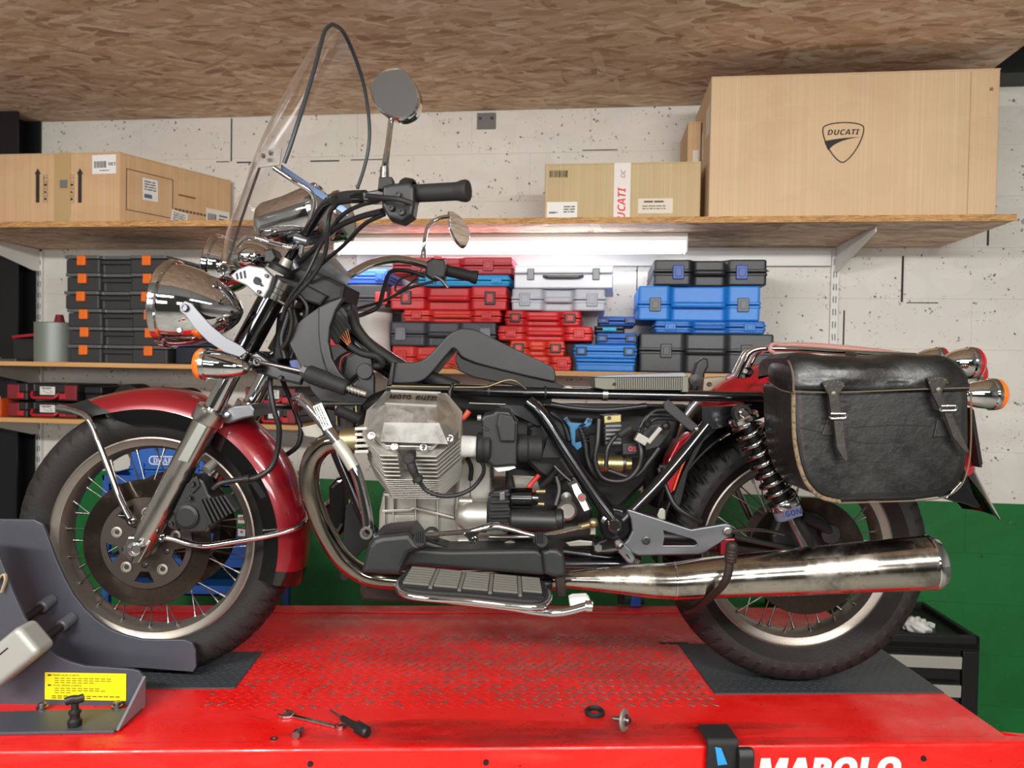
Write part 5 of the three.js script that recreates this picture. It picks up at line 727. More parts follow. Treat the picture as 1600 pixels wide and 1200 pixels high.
// ---- frame, side panel, intake trunk
{
  const fr = sub('frame'), rail = (pts, r, m = M.frame) => bp('frame_tube', tube(L(...pts), r, { n: 18, seg: 40 }), m, fr);
  rail([[606, 606, 1.6], [700, 609, 1.6], [850, 614, 1.6], [1000, 617, 1.6], [1190, 621, 1.6]], .0128); rail([[606, 606, 1.82], [850, 611, 1.82], [1190, 616, 1.82]], .0128);
  bp('frame_tube', tube(L([512, 500, 1.7], [570, 545, 1.7], [640, 590, 1.7], [700, 620, 1.7]), .03, { n: 20 }), M.frame, fr);
  rail([[826, 628, 1.5], [842, 642, 1.49], [880, 700, 1.485], [930, 775, 1.48], [958, 812, 1.475]], .0138); rail([[1104, 664, 1.53], [1080, 694, 1.52], [1020, 765, 1.49], [972, 814, 1.475]], .0128);
  rail([[500, 640, 1.6], [540, 740, 1.6], [590, 840, 1.58], [650, 875, 1.55], [800, 880, 1.52], [985, 882, 1.5]], .0135);
  bp('gusset', plate([[768, 630], [826, 634], [850, 660], [842, 668]], 1.52, .006), M.frame, fr); bp('gusset', plate([[856, 682], [878, 705], [885, 716], [845, 716]], 1.50, .02), M.plastic, fr); bp('gusset', plate([[1096, 636], [1175, 632], [1172, 662], [1150, 664], [1118, 670], [1098, 668]], 1.55, .006), M.frame, fr);
  bp('pivot_plate', plate([[938, 800], [958, 793], [980, 797], [988, 820], [986, 840], [972, 848], [975, 862], [955, 868], [926, 866], [928, 848], [944, 842], [938, 822]], 1.485, .05, { bevel: .006, seg: 3 }), M.frame, fr); bp('pivot_boss', lathe([[0, 0], [.03, 0], [.033, .004], [.033, .014], [.026, .018], [0, .018]], P(960, 821, 1.483), Zv, 36), M.frame, fr); bp('pivot_nut', [hexnut(960, 821, 1.464, .0165, .012), lathe([[0, 0], [.0125, 0], [.011, .002], [0, .002]], P(960, 821, 1.452), Zv, 24)], M.chrome, fr); bp('frame_bolt', [hexnut(934, 855, 1.484, .009, .008), lathe([[0, 0], [.006, 0], [.006, .0015], [0, .0015]], P(934, 855, 1.476), Zv, 16)], M.steel, fr);
  bp('seat_lever', plate([[1037, 630], [1044, 624], [1052, 630], [1094, 668], [1088, 676], [1076, 672], [1038, 640]], 1.49, .006), M.plastic, fr); bp('lever_bolt', ball(P(1088, 670, 1.488), .006), M.chrome, fr);
  rail([[880, 862, 1.53], [960, 872, 1.52], [1000, 878, 1.52]], .012);
  bp('tie_clip', [lathe([[.013, -.003], [.0145, -.003], [.0145, .003], [.013, .003]], P(764, 611, 1.6), Xv, 20)], M.steelDark, fr); bp('tie_clip', lathe([[.0132, -.006], [.0148, -.006], [.0148, .006], [.0132, .006]], P(945, 616, 1.6), Xv, 20), M.steel, fr); bp('cable_tie', lathe([[.0135, -.002], [.0155, -.002], [.0155, .002], [.0135, .002]], P(707, 609, 1.6), Xv, 20), M.black, fr); bp('cable_tie', lathe([[.0135, -.002], [.0155, -.002], [.0155, .002], [.0135, .002]], P(852, 614, 1.6), Xv, 20), M.black, fr);
  // swing arm, shaft
  rail([[985, 836, 1.56], [1060, 842, 1.57], [1160, 852, 1.58], [1250, 862, 1.585]], .021, M.frameRough); rail([[985, 836, 1.84], [1120, 850, 1.84], [1250, 862, 1.83]], .026);
  // side panel in front of the engine
  bp('side_panel', plate([[446, 525], [470, 500], [497, 480], [512, 473], [512, 480], [503, 506], [500, 530], [506, 565], [520, 596], [540, 612], [560, 618], [576, 622], [568, 632], [500, 627], [486, 610], [468, 570]], 1.555, .012, { bevel: .002 }), M.plasticGrey);
  bp('side_panel_lip', plate([[497, 480], [515, 471], [537, 464], [524, 486], [515, 512], [513, 535], [518, 560], [530, 582], [552, 604], [572, 618], [556, 618], [530, 606], [510, 580], [500, 548], [497, 520]], 1.54, .02, { bevel: .003 }), M.plasticGrey); bp('panel_screw', bolt(472, 491, 1.554, .0035), M.steelDark); bp('panel_boss', [plate([[556, 578], [566, 572], [580, 576], [584, 590], [584, 616], [574, 623], [558, 618], [552, 606], [560, 596]], 1.53, .02, { bevel: .003 })], M.plastic); bp('panel_knob', lathe([[0, 0], [.0175, 0], [.0175, .008], [.016, .010], [0, .010]], P(571, 580, 1.53), Zv, 30), M.plasticGrey);
  bp('radiator_hose', tube(L([512, 627, 1.6], [560, 634, 1.6], [606, 620, 1.6]), .018), M.plastic);
  // wiring behind the panel
  for (let i = 0; i < 6; i++) bp('connector', bx(-.006, .006, -.026, .026, -.01, .01, .002).rotateZ(.62).translate(...P(519 + i * 5, 522 - i * 5, 1.62 + i * .004).toArray()), M.plastic);
  for (let i = 0; i < 5; i++) cab('wire', .001, [[531 + i * 3, 526 - i * 3, 1.6], [540 + i * 2, 536, 1.6], [550, 548, 1.6]], i % 2 ? M.copper : std(0x9a5a2c, .5));
  cab('wiring_loom', .012, [[535, 512, 1.66], [548, 490, 1.64], [556, 510, 1.63], [575, 535, 1.63], [600, 555, 1.63], [640, 580, 1.63]], M.rubber); cab('wiring_loom', .008, [[545, 540, 1.6], [565, 552, 1.6], [590, 558, 1.6], [598, 570, 1.61], [580, 572, 1.62]], M.rubber); cab('wiring_loom', .007, [[552, 500, 1.65], [562, 520, 1.64], [580, 535, 1.64], [585, 545, 1.65]], M.rubber); cab('wire', .0016, [[530, 580, 1.6], [534, 560, 1.6], [548, 552, 1.61]], std(0xb03a20, .5)); cab('wiring_loom', .013, [[540, 600, 1.62], [530, 570, 1.62], [550, 556, 1.62], [572, 560, 1.62]], M.rubber);
  bp('coil', plate([[538, 555], [560, 548], [580, 556], [582, 575], [566, 582], [545, 600], [532, 590]], 1.6, .06, { bevel: .008 }), M.plastic); bp('headstock_cover', plate([[520, 470], [548, 474], [552, 500], [535, 520], [514, 520]], 1.66, .08, { bevel: .01 }), M.black);
  // intake trunk
  const ip = [[606, 600], [610, 570], [620, 566], [652, 566], [668, 558], [684, 540], [700, 523], [712, 515], [726, 512], [744, 515], [780, 533], [866, 574], [869, 590], [868, 598], [830, 590], [780, 578], [742, 568], [720, 558], [714, 548], [708, 544], [694, 560], [676, 582], [664, 594], [650, 599]];
  bp('intake_trunk', plate(ip, 1.6, .15, { bevel: .004, rad: .016, seg: 3 }), M.plasticGrey);
  bp('air_filter_box', plate([[713, 550], [722, 560], [742, 568], [830, 590], [868, 598], [880, 603], [880, 612], [846, 612], [740, 590], [718, 580], [711, 564]], 1.606, .14, { bevel: .003 }), M.black); bp('trunk_lip', plate([[604, 604], [612, 566], [617, 566], [612, 606]], 1.59, .17, { bevel: .002 }), M.plastic); bp('filler_cap', lathe([[0, 0], [.008, 0], [.009, .004], [.0125, .006], [.0125, .012], [0, .014]], P(888, 612, 1.62), Yv, 24), M.aluDull);
  cab('fuel_line', .0022, [[612, 603, 1.565], [650, 604, 1.565], [720, 605, 1.565], [762, 604, 1.565], [776, 599, 1.565], [792, 594, 1.57], [804, 595, 1.57], [822, 608, 1.58]], M.brass); cab('fuel_line', .003, [[700, 570, 1.66], [740, 585, 1.66], [790, 600, 1.66]], M.copper); bp('rear_loom', tube(L([648, 582, 1.64], [690, 596, 1.64], [715, 606, 1.64]), .015), M.rubber);
  cab('vent_hose', .004, [[707, 602, 1.56], [703, 612, 1.555], [704, 625, 1.555], [710, 640, 1.56]]);
  // finned rectifier on the rail
  const rf = sub('rectifier'); bp('body', plate([[929, 590], [945, 587], [1068, 586], [1072, 610], [945, 609], [930, 606]], 1.575, .1, { bevel: .002 }), M.finGrey ??= std(0x6c6b60, .6, .4), rf); bp('lid', plate([[929, 589], [948, 586], [1068, 582], [1074, 586], [1070, 589], [946, 590]], 1.57, .11, { bevel: .001 }), M.aluSatin, rf); for (let i = 0; i < 30; i++) { const x = 962 + i * 3.5; bp('fin', plate([[x, 590], [x + 1.7, 590], [x + 1.7, 607], [x, 607]], 1.571, .006, { bevel: 0 }), M.finGrey, rf); } bp('screw', bolt(960, 600, 1.573, .003), M.black, rf); bp('end_plate', plate([[1066, 588], [1076, 588], [1076, 613], [1066, 613]], 1.57, .1), M.finGrey, rf);
}
// ---- engine
{
  const hd = sub('cylinder_head');
  const pts = L([604, 631, 1.355], [681, 635, 1.355], [686, 661, 1.322], [600, 660, 1.322], [594, 690, 1.326], [700, 694, 1.326], [579, 640, 1.385], [572, 674, 1.36], [574, 684, 1.36], [709, 644, 1.385], [717, 672, 1.36], [716, 688, 1.36], [611, 611, 1.415], [682, 614, 1.415], [602, 611, 1.44], [694, 615, 1.44], [596, 628, 1.41], [702, 636, 1.41], [596, 620, 1.5], [702, 624, 1.5], [578, 660, 1.44], [714, 664, 1.44]);
  bp('valve_cover', hull(pts), M.alu, hd);
  { const p0 = P(611, 612, 1.4145), p1 = P(682, 615, 1.4145), q0 = P(604, 630, 1.3565), X = p1.clone().sub(p0).normalize(), Yd = P(646, 612.5, 1.4145).sub(P(643, 632.5, 1.3565)), Y2 = Yd.clone().addScaledVector(X, -Yd.dot(X)).normalize(), Z2 = X.clone().cross(Y2), c = P(646, 622, 1.3865); const m = new THREE.Matrix4().makeBasis(X, Y2, Z2).setPosition(c.addScaledVector(Z2, .0006)); const sc = (g) => g.scale(1, 1.9, 1).applyMatrix4(m); bp('raised_lettering', sc(text3('MOTO  GUZZI', .0105, .0016)), M.steelDark, hd); for (const k of [-.031, .031]) bp('cover_rib', bx(-.05, .05, k - .0015, k + .0015, -.001, .0018).applyMatrix4(m), M.aluCast, hd); }
  for (const [x, y] of [[581, 682], [703, 686], [617, 699], [662, 700]]) { bp('bolt_boss', lathe([[0, -.01], [.0075, -.01], [.008, .004], [.007, .006], [0, .006]], P(x, y, 1.338), V(0, .35, 1), 20), M.aluCast, hd); bp('cover_bolt', lathe([[0, 0], [.0055, 0], [.0055, .004], [.004, .0045], [.0028, .0045], [.0026, .002], [0, .002]], P(x, y, 1.333), V(0, .3, 1), 14), M.chrome, hd); }
  const a = V(0, .70, .714).normalize(), b = V(0, .714, -.70).normalize(), O = P(645, 661, 1.398);
  const mat = (t) => new THREE.Matrix4().makeBasis(Xv, b, a).setPosition(O.clone().addScaledVector(a, -t));
  const oct = (hx, hb, cx, cb, notch) => { const s = [[-hx + .035, hb], [hx - .035, hb], [hx, hb - .05], [hx, -hb + cb], [hx - cx, -hb]]; if (notch) s.push([.012, -hb], [.012, -hb + .04], [-.020, -hb + .04], [-.020, -hb]); s.push([-hx + cx, -hb], [-hx, -hb + cb], [-hx, hb - .05]); return poly(s); };
  for (let i = 0; i < 6; i++) bp('head_fin', extr(oct(.096 - i * .0004, .082, .042, .05, i < 6), .0042, .001).applyMatrix4(mat(.004 + i * .0128)), M.aluCast, hd);
  for (let i = 0; i < 11; i++) bp('barrel_fin', extr(oct(.0955 - i * .0006, .081 - i * .0006, .042, .052), .0032, .0008).applyMatrix4(mat(.082 + i * .0072)), M.aluCast, hd);
  bp('cylinder_core', extr(oct(.07, .058, .03, .03), .17, .002).applyMatrix4(mat(.16)), M.aluDull, hd); bp('plug_recess', bx(-.016, .016, -.05, -.02, -.075, -.002).applyMatrix4(mat(-.0)), M.black, hd);
  bp('head_side', extr(oct(.083, .07, .04, .04), .012, .002).applyMatrix4(mat(-.002)), M.aluCast, hd);
  // exhaust side stubs and bolts
  for (let i = 0; i < 5; i++) bp('port_fin', plate([[554, 668 + i * 9], [576, 667 + i * 9], [576, 672 + i * 9], [554, 673 + i * 9]], 1.38, .09, { bevel: .001 }), M.aluCast, hd);
  bp('exhaust_flange', cyl(P(562, 688, 1.42), P(534, 689, 1.42), .027, .025, 24), M.brass, hd);
  const pc = sub('spark_plug_cap'); bp('cap_elbow', tube(L([646, 706, 1.37], [641, 716, 1.325], [643, 728, 1.315], [649, 742, 1.318], [655, 752, 1.325]), (t) => t < .35 ? .0095 : t < .8 ? .0085 : .0075, { n: 14, seg: 30 }), M.rubber, pc); bp('cap_top', lathe([[0, 0], [.0105, 0], [.011, .003], [.011, .010], [.008, .012], [0, .012]], P(641, 717, 1.32), V(-.2, .1, 1), 20), M.rubber, pc); bp('cap_collar', lathe([[.006, -.004], [.0105, -.004], [.0105, .004], [.006, .004]], P(653, 749, 1.321), V(.5, -.85, 0), 18), M.rubber, pc);
  cab('ignition_lead', .0042, [[655, 752, 1.325], [666, 766, 1.33], [686, 774, 1.33], [712, 774, 1.33], [736, 764, 1.34], [752, 746, 1.36], [756, 730, 1.4], [750, 718, 1.43]], M.cable, pc);
  // crank case
  const ek = sub('engine_case'); bp('case_body', plate([[598, 770], [716, 770], [728, 800], [726, 850], [590, 850], [592, 800]], 1.56, .3, { bevel: .006 }), M.aluDull, ek); bp('case_rib', plate([[597, 797], [640, 795], [648, 792], [710, 808], [710, 811], [648, 796], [640, 799], [597, 801]], 1.545, .02, { bevel: .001 }), M.aluCast, ek); for (const x of [599, 613, 648, 682]) bp('case_rib', plate([[x, 776], [x + 2.5, 776], [x + 2.5, 838], [x, 838]], 1.548, .015, { bevel: .001 }), M.aluCast, ek);
  bp('name_plate', plate([[615, 805], [648, 805], [648, 831], [615, 831]], 1.55, .012, { bevel: .0015 }), M.aluDull, ek); { const tp = P(631.5, 812, 1.55), tq = P(631.5, 824, 1.55); bp('raised_lettering', [text3('MOTO', .0085, .0016).translate(tp.x, tp.y, tp.z - .0006), text3('GUZZI', .0085, .0016).translate(tq.x, tq.y, tq.z - .0006)], M.aluDull, ek); }
  bp('bell_housing', plate([[716, 722], [740, 712], [768, 730], [768, 770], [790, 770], [800, 800], [790, 850], [716, 850], [708, 800]], 1.55, .26, { bevel: .008, seg: 3 }), M.aluCast, ek); bp('case_seam', plate([[734, 722], [735.5, 722], [735.5, 790], [734, 790]], 1.5485, .003, { bevel: 0 }), M.steelDark, ek);
  bp('starter_nose', lathe([[0, 0], [.012, .002], [.022, .008], [.029, .018], [.033, .03], [.034, .068], [0, .068]], P(711, 806, 1.50), Xv, 32), M.aluCast, ek); bp('starter_stub', lathe([[0, 0], [.008, 0], [.0095, .003], [.0095, .03], [0, .03]], P(716, 783, 1.5), Xv, 18), M.aluCast, ek); bp('starter_stub', lathe([[0, 0], [.008, 0], [.0095, .003], [.0095, .03], [0, .03]], P(714, 846, 1.48), Xv, 18), M.aluCast, ek);
  const st = sub('starter_motor'); bp('motor_body', lathe([[0, 0], [.018, 0], [.0215, .004], [.0215, .094], [.019, .1], [0, .1]], P(796, 812, 1.47), V(1, -.01, 0), 32), M.plasticGrey, st); bp('solenoid', lathe([[0, 0], [.02, 0], [.022, .003], [.022, .044], [.02, .046], [.014, .046], [.013, .058], [0, .058]], P(797, 778, 1.47), Xv, 32), M.blackGloss, st); bp('drive_flange', plate([[763, 776], [772, 768], [796, 764], [798, 792], [800, 826], [788, 832], [770, 822], [762, 820], [762, 790]], 1.465, .05, { bevel: .004 }), M.plastic, st); for (const y of [772, 783, 795, 806, 818]) bp('flange_rib', plate([[766, y], [797, y - 1], [797, y + 3], [766, y + 4]], 1.455, .02, { bevel: .001 }), M.plastic, st); bp('drive_window', plate([[780, 770], [789, 768], [790, 782], [780, 783]], 1.4535, .004), M.steel, st); bp('end_cap', lathe([[0, 0], [.0218, 0], [.0218, .012], [.018, .016], [0, .016]], P(868, 811, 1.47), Xv, 30), M.plastic, st); bp('terminal', [cyl(P(838, 768, 1.47), P(852, 768, 1.47), .005), cyl(P(838, 787, 1.47), P(850, 788, 1.47), .005)], M.brass, st);
  for (const [x, y] of [[878, 805], [879, 813], [877, 822]]) bp('terminal_nut', ball(P(x, y, 1.47), .0045), M.aluDull, st);
  bp('gearbox', plate([[790, 730], [880, 740], [925, 790], [930, 860], [790, 862]], 1.58, .22, { bevel: .008 }), std(0x2c2b2a, .55, .4), ek); bp('side_cover', plate([[800, 742], [838, 744], [846, 770], [806, 770]], 1.57, .02, { bevel: .004 }), M.aluDull, ek); bp('gearbox_boss', lathe([[0, 0], [.02, 0], [.022, .004], [.022, .02], [.016, .026], [0, .026]], P(885, 795, 1.56), Zv, 28), M.aluCast, ek); bp('gearbox_boss', lathe([[0, 0], [.012, 0], [.012, .02], [0, .022]], P(884, 775, 1.53), Zv, 20), M.steel, ek);
  bp('sump', plate([[562, 900], [640, 896], [850, 896], [852, 922], [760, 938], [700, 944], [640, 943], [566, 938], [561, 925]], 1.56, .28, { bevel: .006 }), M.rust, ek); for (let i = 0; i < 4; i++) bp('sump_bolt', hexnut(572 + i * 22, 912 + i * 2, 1.557, .006, .006), M.steelDark, ek);
  // oil cooler lines and black bits ahead of the engine
  bp('relay_bracket', plate([[523, 632], [565, 630], [562, 646], [558, 676], [524, 680]], 1.56, .05, { bevel: .003 }), M.plastic); bp('relay', plate([[540, 638], [552, 637], [553, 668], [541, 670]], 1.55, .02), M.plasticGrey); for (const x of [525, 556]) bp('relay_post', cyl(P(x, 634, 1.553), P(x + 2, 664, 1.553), .003), M.brass);
  bp('bracket_strip', plate([[482, 629], [566, 628], [566, 633], [484, 634]], 1.552, .01), M.steelDark); bp('oil_filter', lathe([[0, 0], [.036, 0], [.041, .006], [.041, .07], [.036, .078], [0, .078]], P(528, 800, 1.75).add(V(0, 0, 0)), V(.25, 0, 1), 32), M.blackGloss); bp('alternator_cover', plate([[512, 760], [524, 748], [538, 745], [540, 820], [530, 838], [514, 828]], 1.64, .05, { bevel: .012, seg: 3 }), M.blackGloss);
  bp('guard_plate', plate([[540, 792], [560, 768], [576, 800], [584, 835], [602, 842], [566, 860], [530, 905]], 1.59, .01), M.frameRough); bp('guard_tab', plate([[530, 888], [548, 884], [548, 898], [542, 908], [532, 906]], 1.58, .006), M.frameRough); bp('dust_boot', cyl(P(526, 640, 1.5), P(560, 655, 1.52), .012), M.rubber);
  bp('valve_block', plate([[470, 668], [496, 662], [510, 678], [505, 686], [476, 682]], 1.62, .05), M.aluDull);
}
// ---- intake, carburettor, electrics between the frame tubes
{
  const c = sub('carburettor'); bp('manifold', lathe([[.014, 0], [.021, 0], [.022, .003], [.021, .032], [.014, .034]], P(720, 697, 1.44), V(1, -.02, 0), 30), M.white, c); bp('rubber_sleeve', lathe([[.018, 0], [.028, 0], [.031, .003], [.031, .01], [.029, .014], [.031, .018], [.031, .026], [.026, .03], [.018, .03]], P(745, 699, 1.44), V(1, -.02, 0), 36), M.rubber, c);
  bp('throttle_body', plate([[751, 655], [756, 648], [770, 645], [774, 641], [796, 642], [804, 654], [810, 660], [808, 728], [772, 731], [760, 722], [752, 690], [753, 668]], 1.42, .09, { bevel: .006, seg: 3 }), M.plastic, c); bp('float_cover', plate([[780, 646], [800, 650], [806, 662], [805, 690], [782, 690], [776, 664]], 1.408, .02, { bevel: .003 }), M.plastic, c); bp('rubber_sleeve', lathe([[.016, 0], [.026, 0], [.029, .004], [.029, .02], [.026, .024], [.027, .05], [.02, .054]], P(806, 700, 1.45), V(1, -.01, -.1), 36), M.rubber, c); for (const [x, y] of [[760, 670], [756, 668]]) bp('screw', bolt(x, y, 1.417, .003), M.steelDark, c); bp('idle_screw', cyl(P(746, 653, 1.43), P(752, 653, 1.43), .006), M.aluDull, c);
  bp('paper_tag', plate([[771, 730], [788, 728], [802, 726], [806, 731], [794, 735], [778, 737]], 1.43, .0015, { bevel: 0 }), M.paper, c);
  bp('air_box', plate([[826, 668], [848, 660], [870, 700], [900, 745], [870, 760], [840, 740], [820, 720]], 1.54, .12, { bevel: .008 }), M.plastic);
  cab('sensor_cap', .006, [[718, 656, 1.42], [726, 651, 1.42], [733, 642, 1.42]], std(0xa33d22, .5)); cab('fuel_line', .0025, [[733, 630, 1.5], [760, 631, 1.5], [790, 632, 1.5]], M.steel); bp('brake_pedal_link', tube(L([842, 742, 1.5], [826, 764, 1.5], [834, 770, 1.5]), .005), M.redPlastic);
  bp('inner_cover', plate([[700, 618], [862, 622], [862, 735], [740, 722], [706, 690]], 1.78, .05), M.black); bp('inner_cover', plate([[500, 628], [600, 616], [590, 700], [560, 690], [512, 682]], 1.68, .04), M.black); bp('battery_box', plate([[838, 632], [1080, 634], [1075, 690], [1000, 765], [962, 802], [940, 780], [870, 700]], 1.72, .1, { bevel: .01 }), M.black);
  // blue bracket
  const bb = sub('blue_bracket'); bp('plate', plate([[880, 655], [886, 651], [892, 660], [912, 662], [918, 653], [926, 655], [924, 663], [914, 672], [900, 672], [899, 690], [905, 700], [900, 704], [893, 694], [890, 668]], 1.56, .012, { bevel: .002 }), M.bracketBlue, bb); bp('bolt', bolt(886, 656, 1.559, .004), M.steelDark, bb); bp('bolt', bolt(921, 657, 1.559, .004), M.steelDark, bb); bp('foot', plate([[893, 694], [908, 690], [910, 698], [902, 704]], 1.555, .012), M.bracketBlue, bb);
  const rl = sub('voltage_regulator'); bp('body', plate([[942, 650], [970, 648], [972, 696], [944, 698]], 1.58, .06, { bevel: .002 }), M.steelDark, rl); for (let i = 0; i < 5; i++) bp('fin', plate([[946, 664 + i * 6.6], [971, 663.5 + i * 6.6], [971, 667 + i * 6.6], [946, 667.5 + i * 6.6]], 1.565, .03, { bevel: .0006 }), M.aluSatin, rl); bp('top_tab', plate([[944, 650], [971, 648], [971, 660], [944, 662]], 1.566, .02), M.gold, rl); bp('bolt', bolt(952, 653, 1.565, .004), M.steelDark, rl);
  bp('fuel_pump', lathe([[0, 0], [.015, 0], [.019, .004], [.019, .07], [.014, .076], [.014, .088], [0, .088]], P(925, 724, 1.6), Xv, 30), M.gold); bp('pump_band', lathe([[.019, -.003], [.0205, -.003], [.0205, .003], [.019, .003]], P(974, 724, 1.6), Xv, 30), M.steelDark); bp('plate_backing', plate([[920, 680], [1000, 676], [1004, 716], [922, 720]], 1.64, .04), M.plastic);
  print(bike, 'printed_letters', .024, .016, (g, w, h) => { g.fillStyle = '#1a1a1b'; g.fillRect(0, 0, w, h); g.scale(.001, .001); g.font = 'bold 15px sans-serif'; g.fillStyle = '#b8202c'; g.fillText('OS', 1, 14); }, P(989, 701, 1.57).sub(G), [0, 0, -.05], .001, .5, 2400); bp('label_holder', plate([[972, 694], [1000, 692], [1001, 710], [973, 711]], 1.572, .01), M.plastic);
  const ly = [[.006, [[906, 668, 1.55], [914, 690, 1.55], [917, 715, 1.55], [924, 735, 1.55], [936, 748, 1.56]]], [.006, [[936, 655, 1.56], [934, 690, 1.55], [930, 720, 1.55], [940, 745, 1.55], [960, 752, 1.55], [982, 748, 1.55], [998, 730, 1.55], [1002, 706, 1.55], [998, 690, 1.56]]], [.005, [[980, 675, 1.55], [962, 682, 1.545], [950, 700, 1.54], [947, 730, 1.54]]], [.0045, [[998, 690, 1.56], [1010, 655, 1.55], [1024, 642, 1.55], [1050, 643, 1.55], [1062, 652, 1.56]]], [.0045, [[1000, 668, 1.55], [1012, 650, 1.55], [1030, 648, 1.55], [1055, 650, 1.56]]], [.0045, [[1010, 668, 1.55], [1022, 655, 1.55], [1040, 654, 1.55], [1058, 656, 1.56]]], [.007, [[860, 632, 1.63], [900, 638, 1.63], [950, 640, 1.63], [1010, 634, 1.63]]], [.006, [[862, 645, 1.6], [880, 660, 1.58], [890, 690, 1.56]]], [.006, [[950, 735, 1.56], [990, 745, 1.56], [1015, 720, 1.56], [1030, 700, 1.56]]], [.006, [[1030, 732, 1.55], [1040, 760, 1.53], [1055, 790, 1.52], [1080, 808, 1.52], [1095, 815, 1.53]]], [.006, [[1030, 730, 1.55], [1055, 726, 1.55], [1075, 712, 1.57]]], [.005, [[730, 716, 1.46], [736, 730, 1.47], [735, 750, 1.48]]], [.008, [[846, 760, 1.52], [862, 745, 1.51], [872, 728, 1.5]]], [.006, [[870, 745, 1.5], [874, 765, 1.49], [868, 790, 1.48]]], [.0035, [[866, 728, 1.48], [880, 742, 1.475], [892, 752, 1.47]]]];
  ly.forEach(([r, p], i) => cab('hose', r, p, i === 14 ? M.steelDark : M.cable)); bp('hose_end', [lathe([[0, 0], [.008, 0], [.009, .004], [.008, .03], [.0055, .034], [0, .034]], P(986, 668, 1.54), V(-.8, -.55, 0), 16)], M.rubber); for (let i = 0; i < 6; i++) bp('bellows', lathe([[.005, -.002], [.0085, 0], [.005, .002]], P(910 + i * 1.6, 664 + i * 5, 1.548), V(.3, -1, 0), 16), M.rubber);
  bp('valve_body', [bx(-.014, .014, -.01, .01, -.01, .01, .003).rotateZ(-.5).translate(...P(1002, 700 - 14, 1.55).toArray())], M.aluDull); bp('valve_arm', [bx(-.022, .022, -.005, .005, -.006, .006, .002).rotateZ(.9).translate(...P(1022, 680, 1.545).toArray())], M.aluDull); bp('valve_cap', lathe([[0, 0], [.007, 0], [.009, .004], [.009, .012], [.006, .016], [0, .016]], P(1036, 668, 1.55), V(.8, .5, .3), 18), M.plastic); bp('valve_cap', lathe([[0, 0], [.007, 0], [.009, .004], [.009, .012], [0, .014]], P(1012, 666, 1.55), V(-.2, 1, .3), 18), M.plastic); bp('junction', plate([[1000, 675], [1020, 668], [1042, 664], [1050, 676], [1030, 700], [1008, 706]], 1.575, .04, { bevel: .004 }), M.plastic);
  // shut-off tag hanging on the frame
  bp('label_tag', plate([[893, 758], [901, 755], [908, 768], [913, 778], [921, 796], [913, 799], [905, 784], [898, 772]], 1.462, .0016, { bevel: 0 }), M.paper); bp('tag_dial', lathe([[0, 0], [.0085, 0], [.0085, .003], [0, .003]], P(909, 777, 1.46), Zv, 24), M.steel); bp('tag_mark', lathe([[0, 0], [.004, 0], [.004, .001], [0, .001]], P(909, 777, 1.457), Zv, 16), M.redPlastic); bp('tag_holder', plate([[886, 756], [898, 750], [926, 796], [914, 800]], 1.468, .006), M.plastic);
  // crash bar and header pipe
  const cb = sub('crash_bar'); bp('bar', tube(L([466, 636, 1.52], [463, 626, 1.49], [467, 621, 1.46], [475, 626, 1.44], [500, 655, 1.42], [530, 694, 1.40], [552, 728, 1.39], [566, 770, 1.39], [574, 812, 1.39], [575, 826, 1.39]), .0112, { n: 18, seg: 70 }), M.chrome, cb); bp('tape_wrap', tube(L([528, 691, 1.40], [540, 709, 1.394], [553, 731, 1.39]), .0128, { n: 18 }), std(0xa09d94, .4, .3), cb); bp('end_eye', lathe([[.0075, -.012], [.0125, -.012], [.0125, .012], [.0075, .012], [.0075, -.012]], P(574, 831, 1.39), Zv, 24), M.steel, cb);
  print(cb, 'printed_tag', .018, .052, (g, w, h) => { fill('#d9d8d4')(g, w, h); g.save(); g.translate(w * .2, h * .05); g.rotate(Math.PI / 2); lines(g, 0, -.009, h * .85, 4, .003, .0018, '#222'); g.restore(); }, P(504, 651, 1.395).sub(G), [0, .2, .42], .0008, .4, 2400);
  bp('header_pipe', tube(L([556, 689, 1.42], [530, 689, 1.42], [506, 696, 1.425], [489, 716, 1.43], [483, 742, 1.435], [486, 772, 1.44], [497, 806, 1.45], [514, 842, 1.46], [538, 876, 1.47], [570, 898, 1.48], [620, 906, 1.48], [760, 906, 1.45], [884, 905, 1.43]), .0205, { n: 24, seg: 130 }), M.pipe);
  // silencer
  const sl = sub('silencer'), stations = [[884, .0168], [960, .026], [1020, .0335], [1054, .0355], [1116, .04], [1260, .0455], [1452, .0515]], sc = curve(L([884, 905, 1.43], [960, 906, 1.42], [1020, 907.5, 1.41], [1054, 907.5, 1.405], [1116, 902, 1.40], [1260, 892, 1.385], [1452, 879, 1.365]));
  const x0 = sc.getPoint(0).x, x1 = sc.getPoint(1).x; const rad = (t) => { const p = sc.getPointAt(t), px = 884 + (p.x - x0) / (x1 - x0) * 568; let i = 1; while (i < stations.length - 1 && px > stations[i][0]) i++; const [a, ra] = stations[i - 1], [b, rb2] = stations[i]; return ra + (rb2 - ra) * Math.max(0, Math.min(1, (px - a) / (b - a))); };
  bp('body', tube(null, rad, { n: 48, seg: 80, raw: sc }), M.chromeWorn, sl); const e = P(1452, 879, 1.365), ea = P(1452, 879, 1.365).sub(P(1260, 892, 1.385)); bp('end_cap', lathe([[.0515, -.004], [.0525, -.002], [.0525, .004], [.051, .008], [.047, .016], [.038, .021], [.024, .021], [.022, .008], [0, .006]], e, ea, 48), M.chrome, sl); bp('weld_seam', lathe([[.0352, -.002], [.037, -.001], [.037, .001], [.0352, .002]], P(1054, 907.5, 1.405), V(1, 0, .05), 44), M.chrome, sl);
}
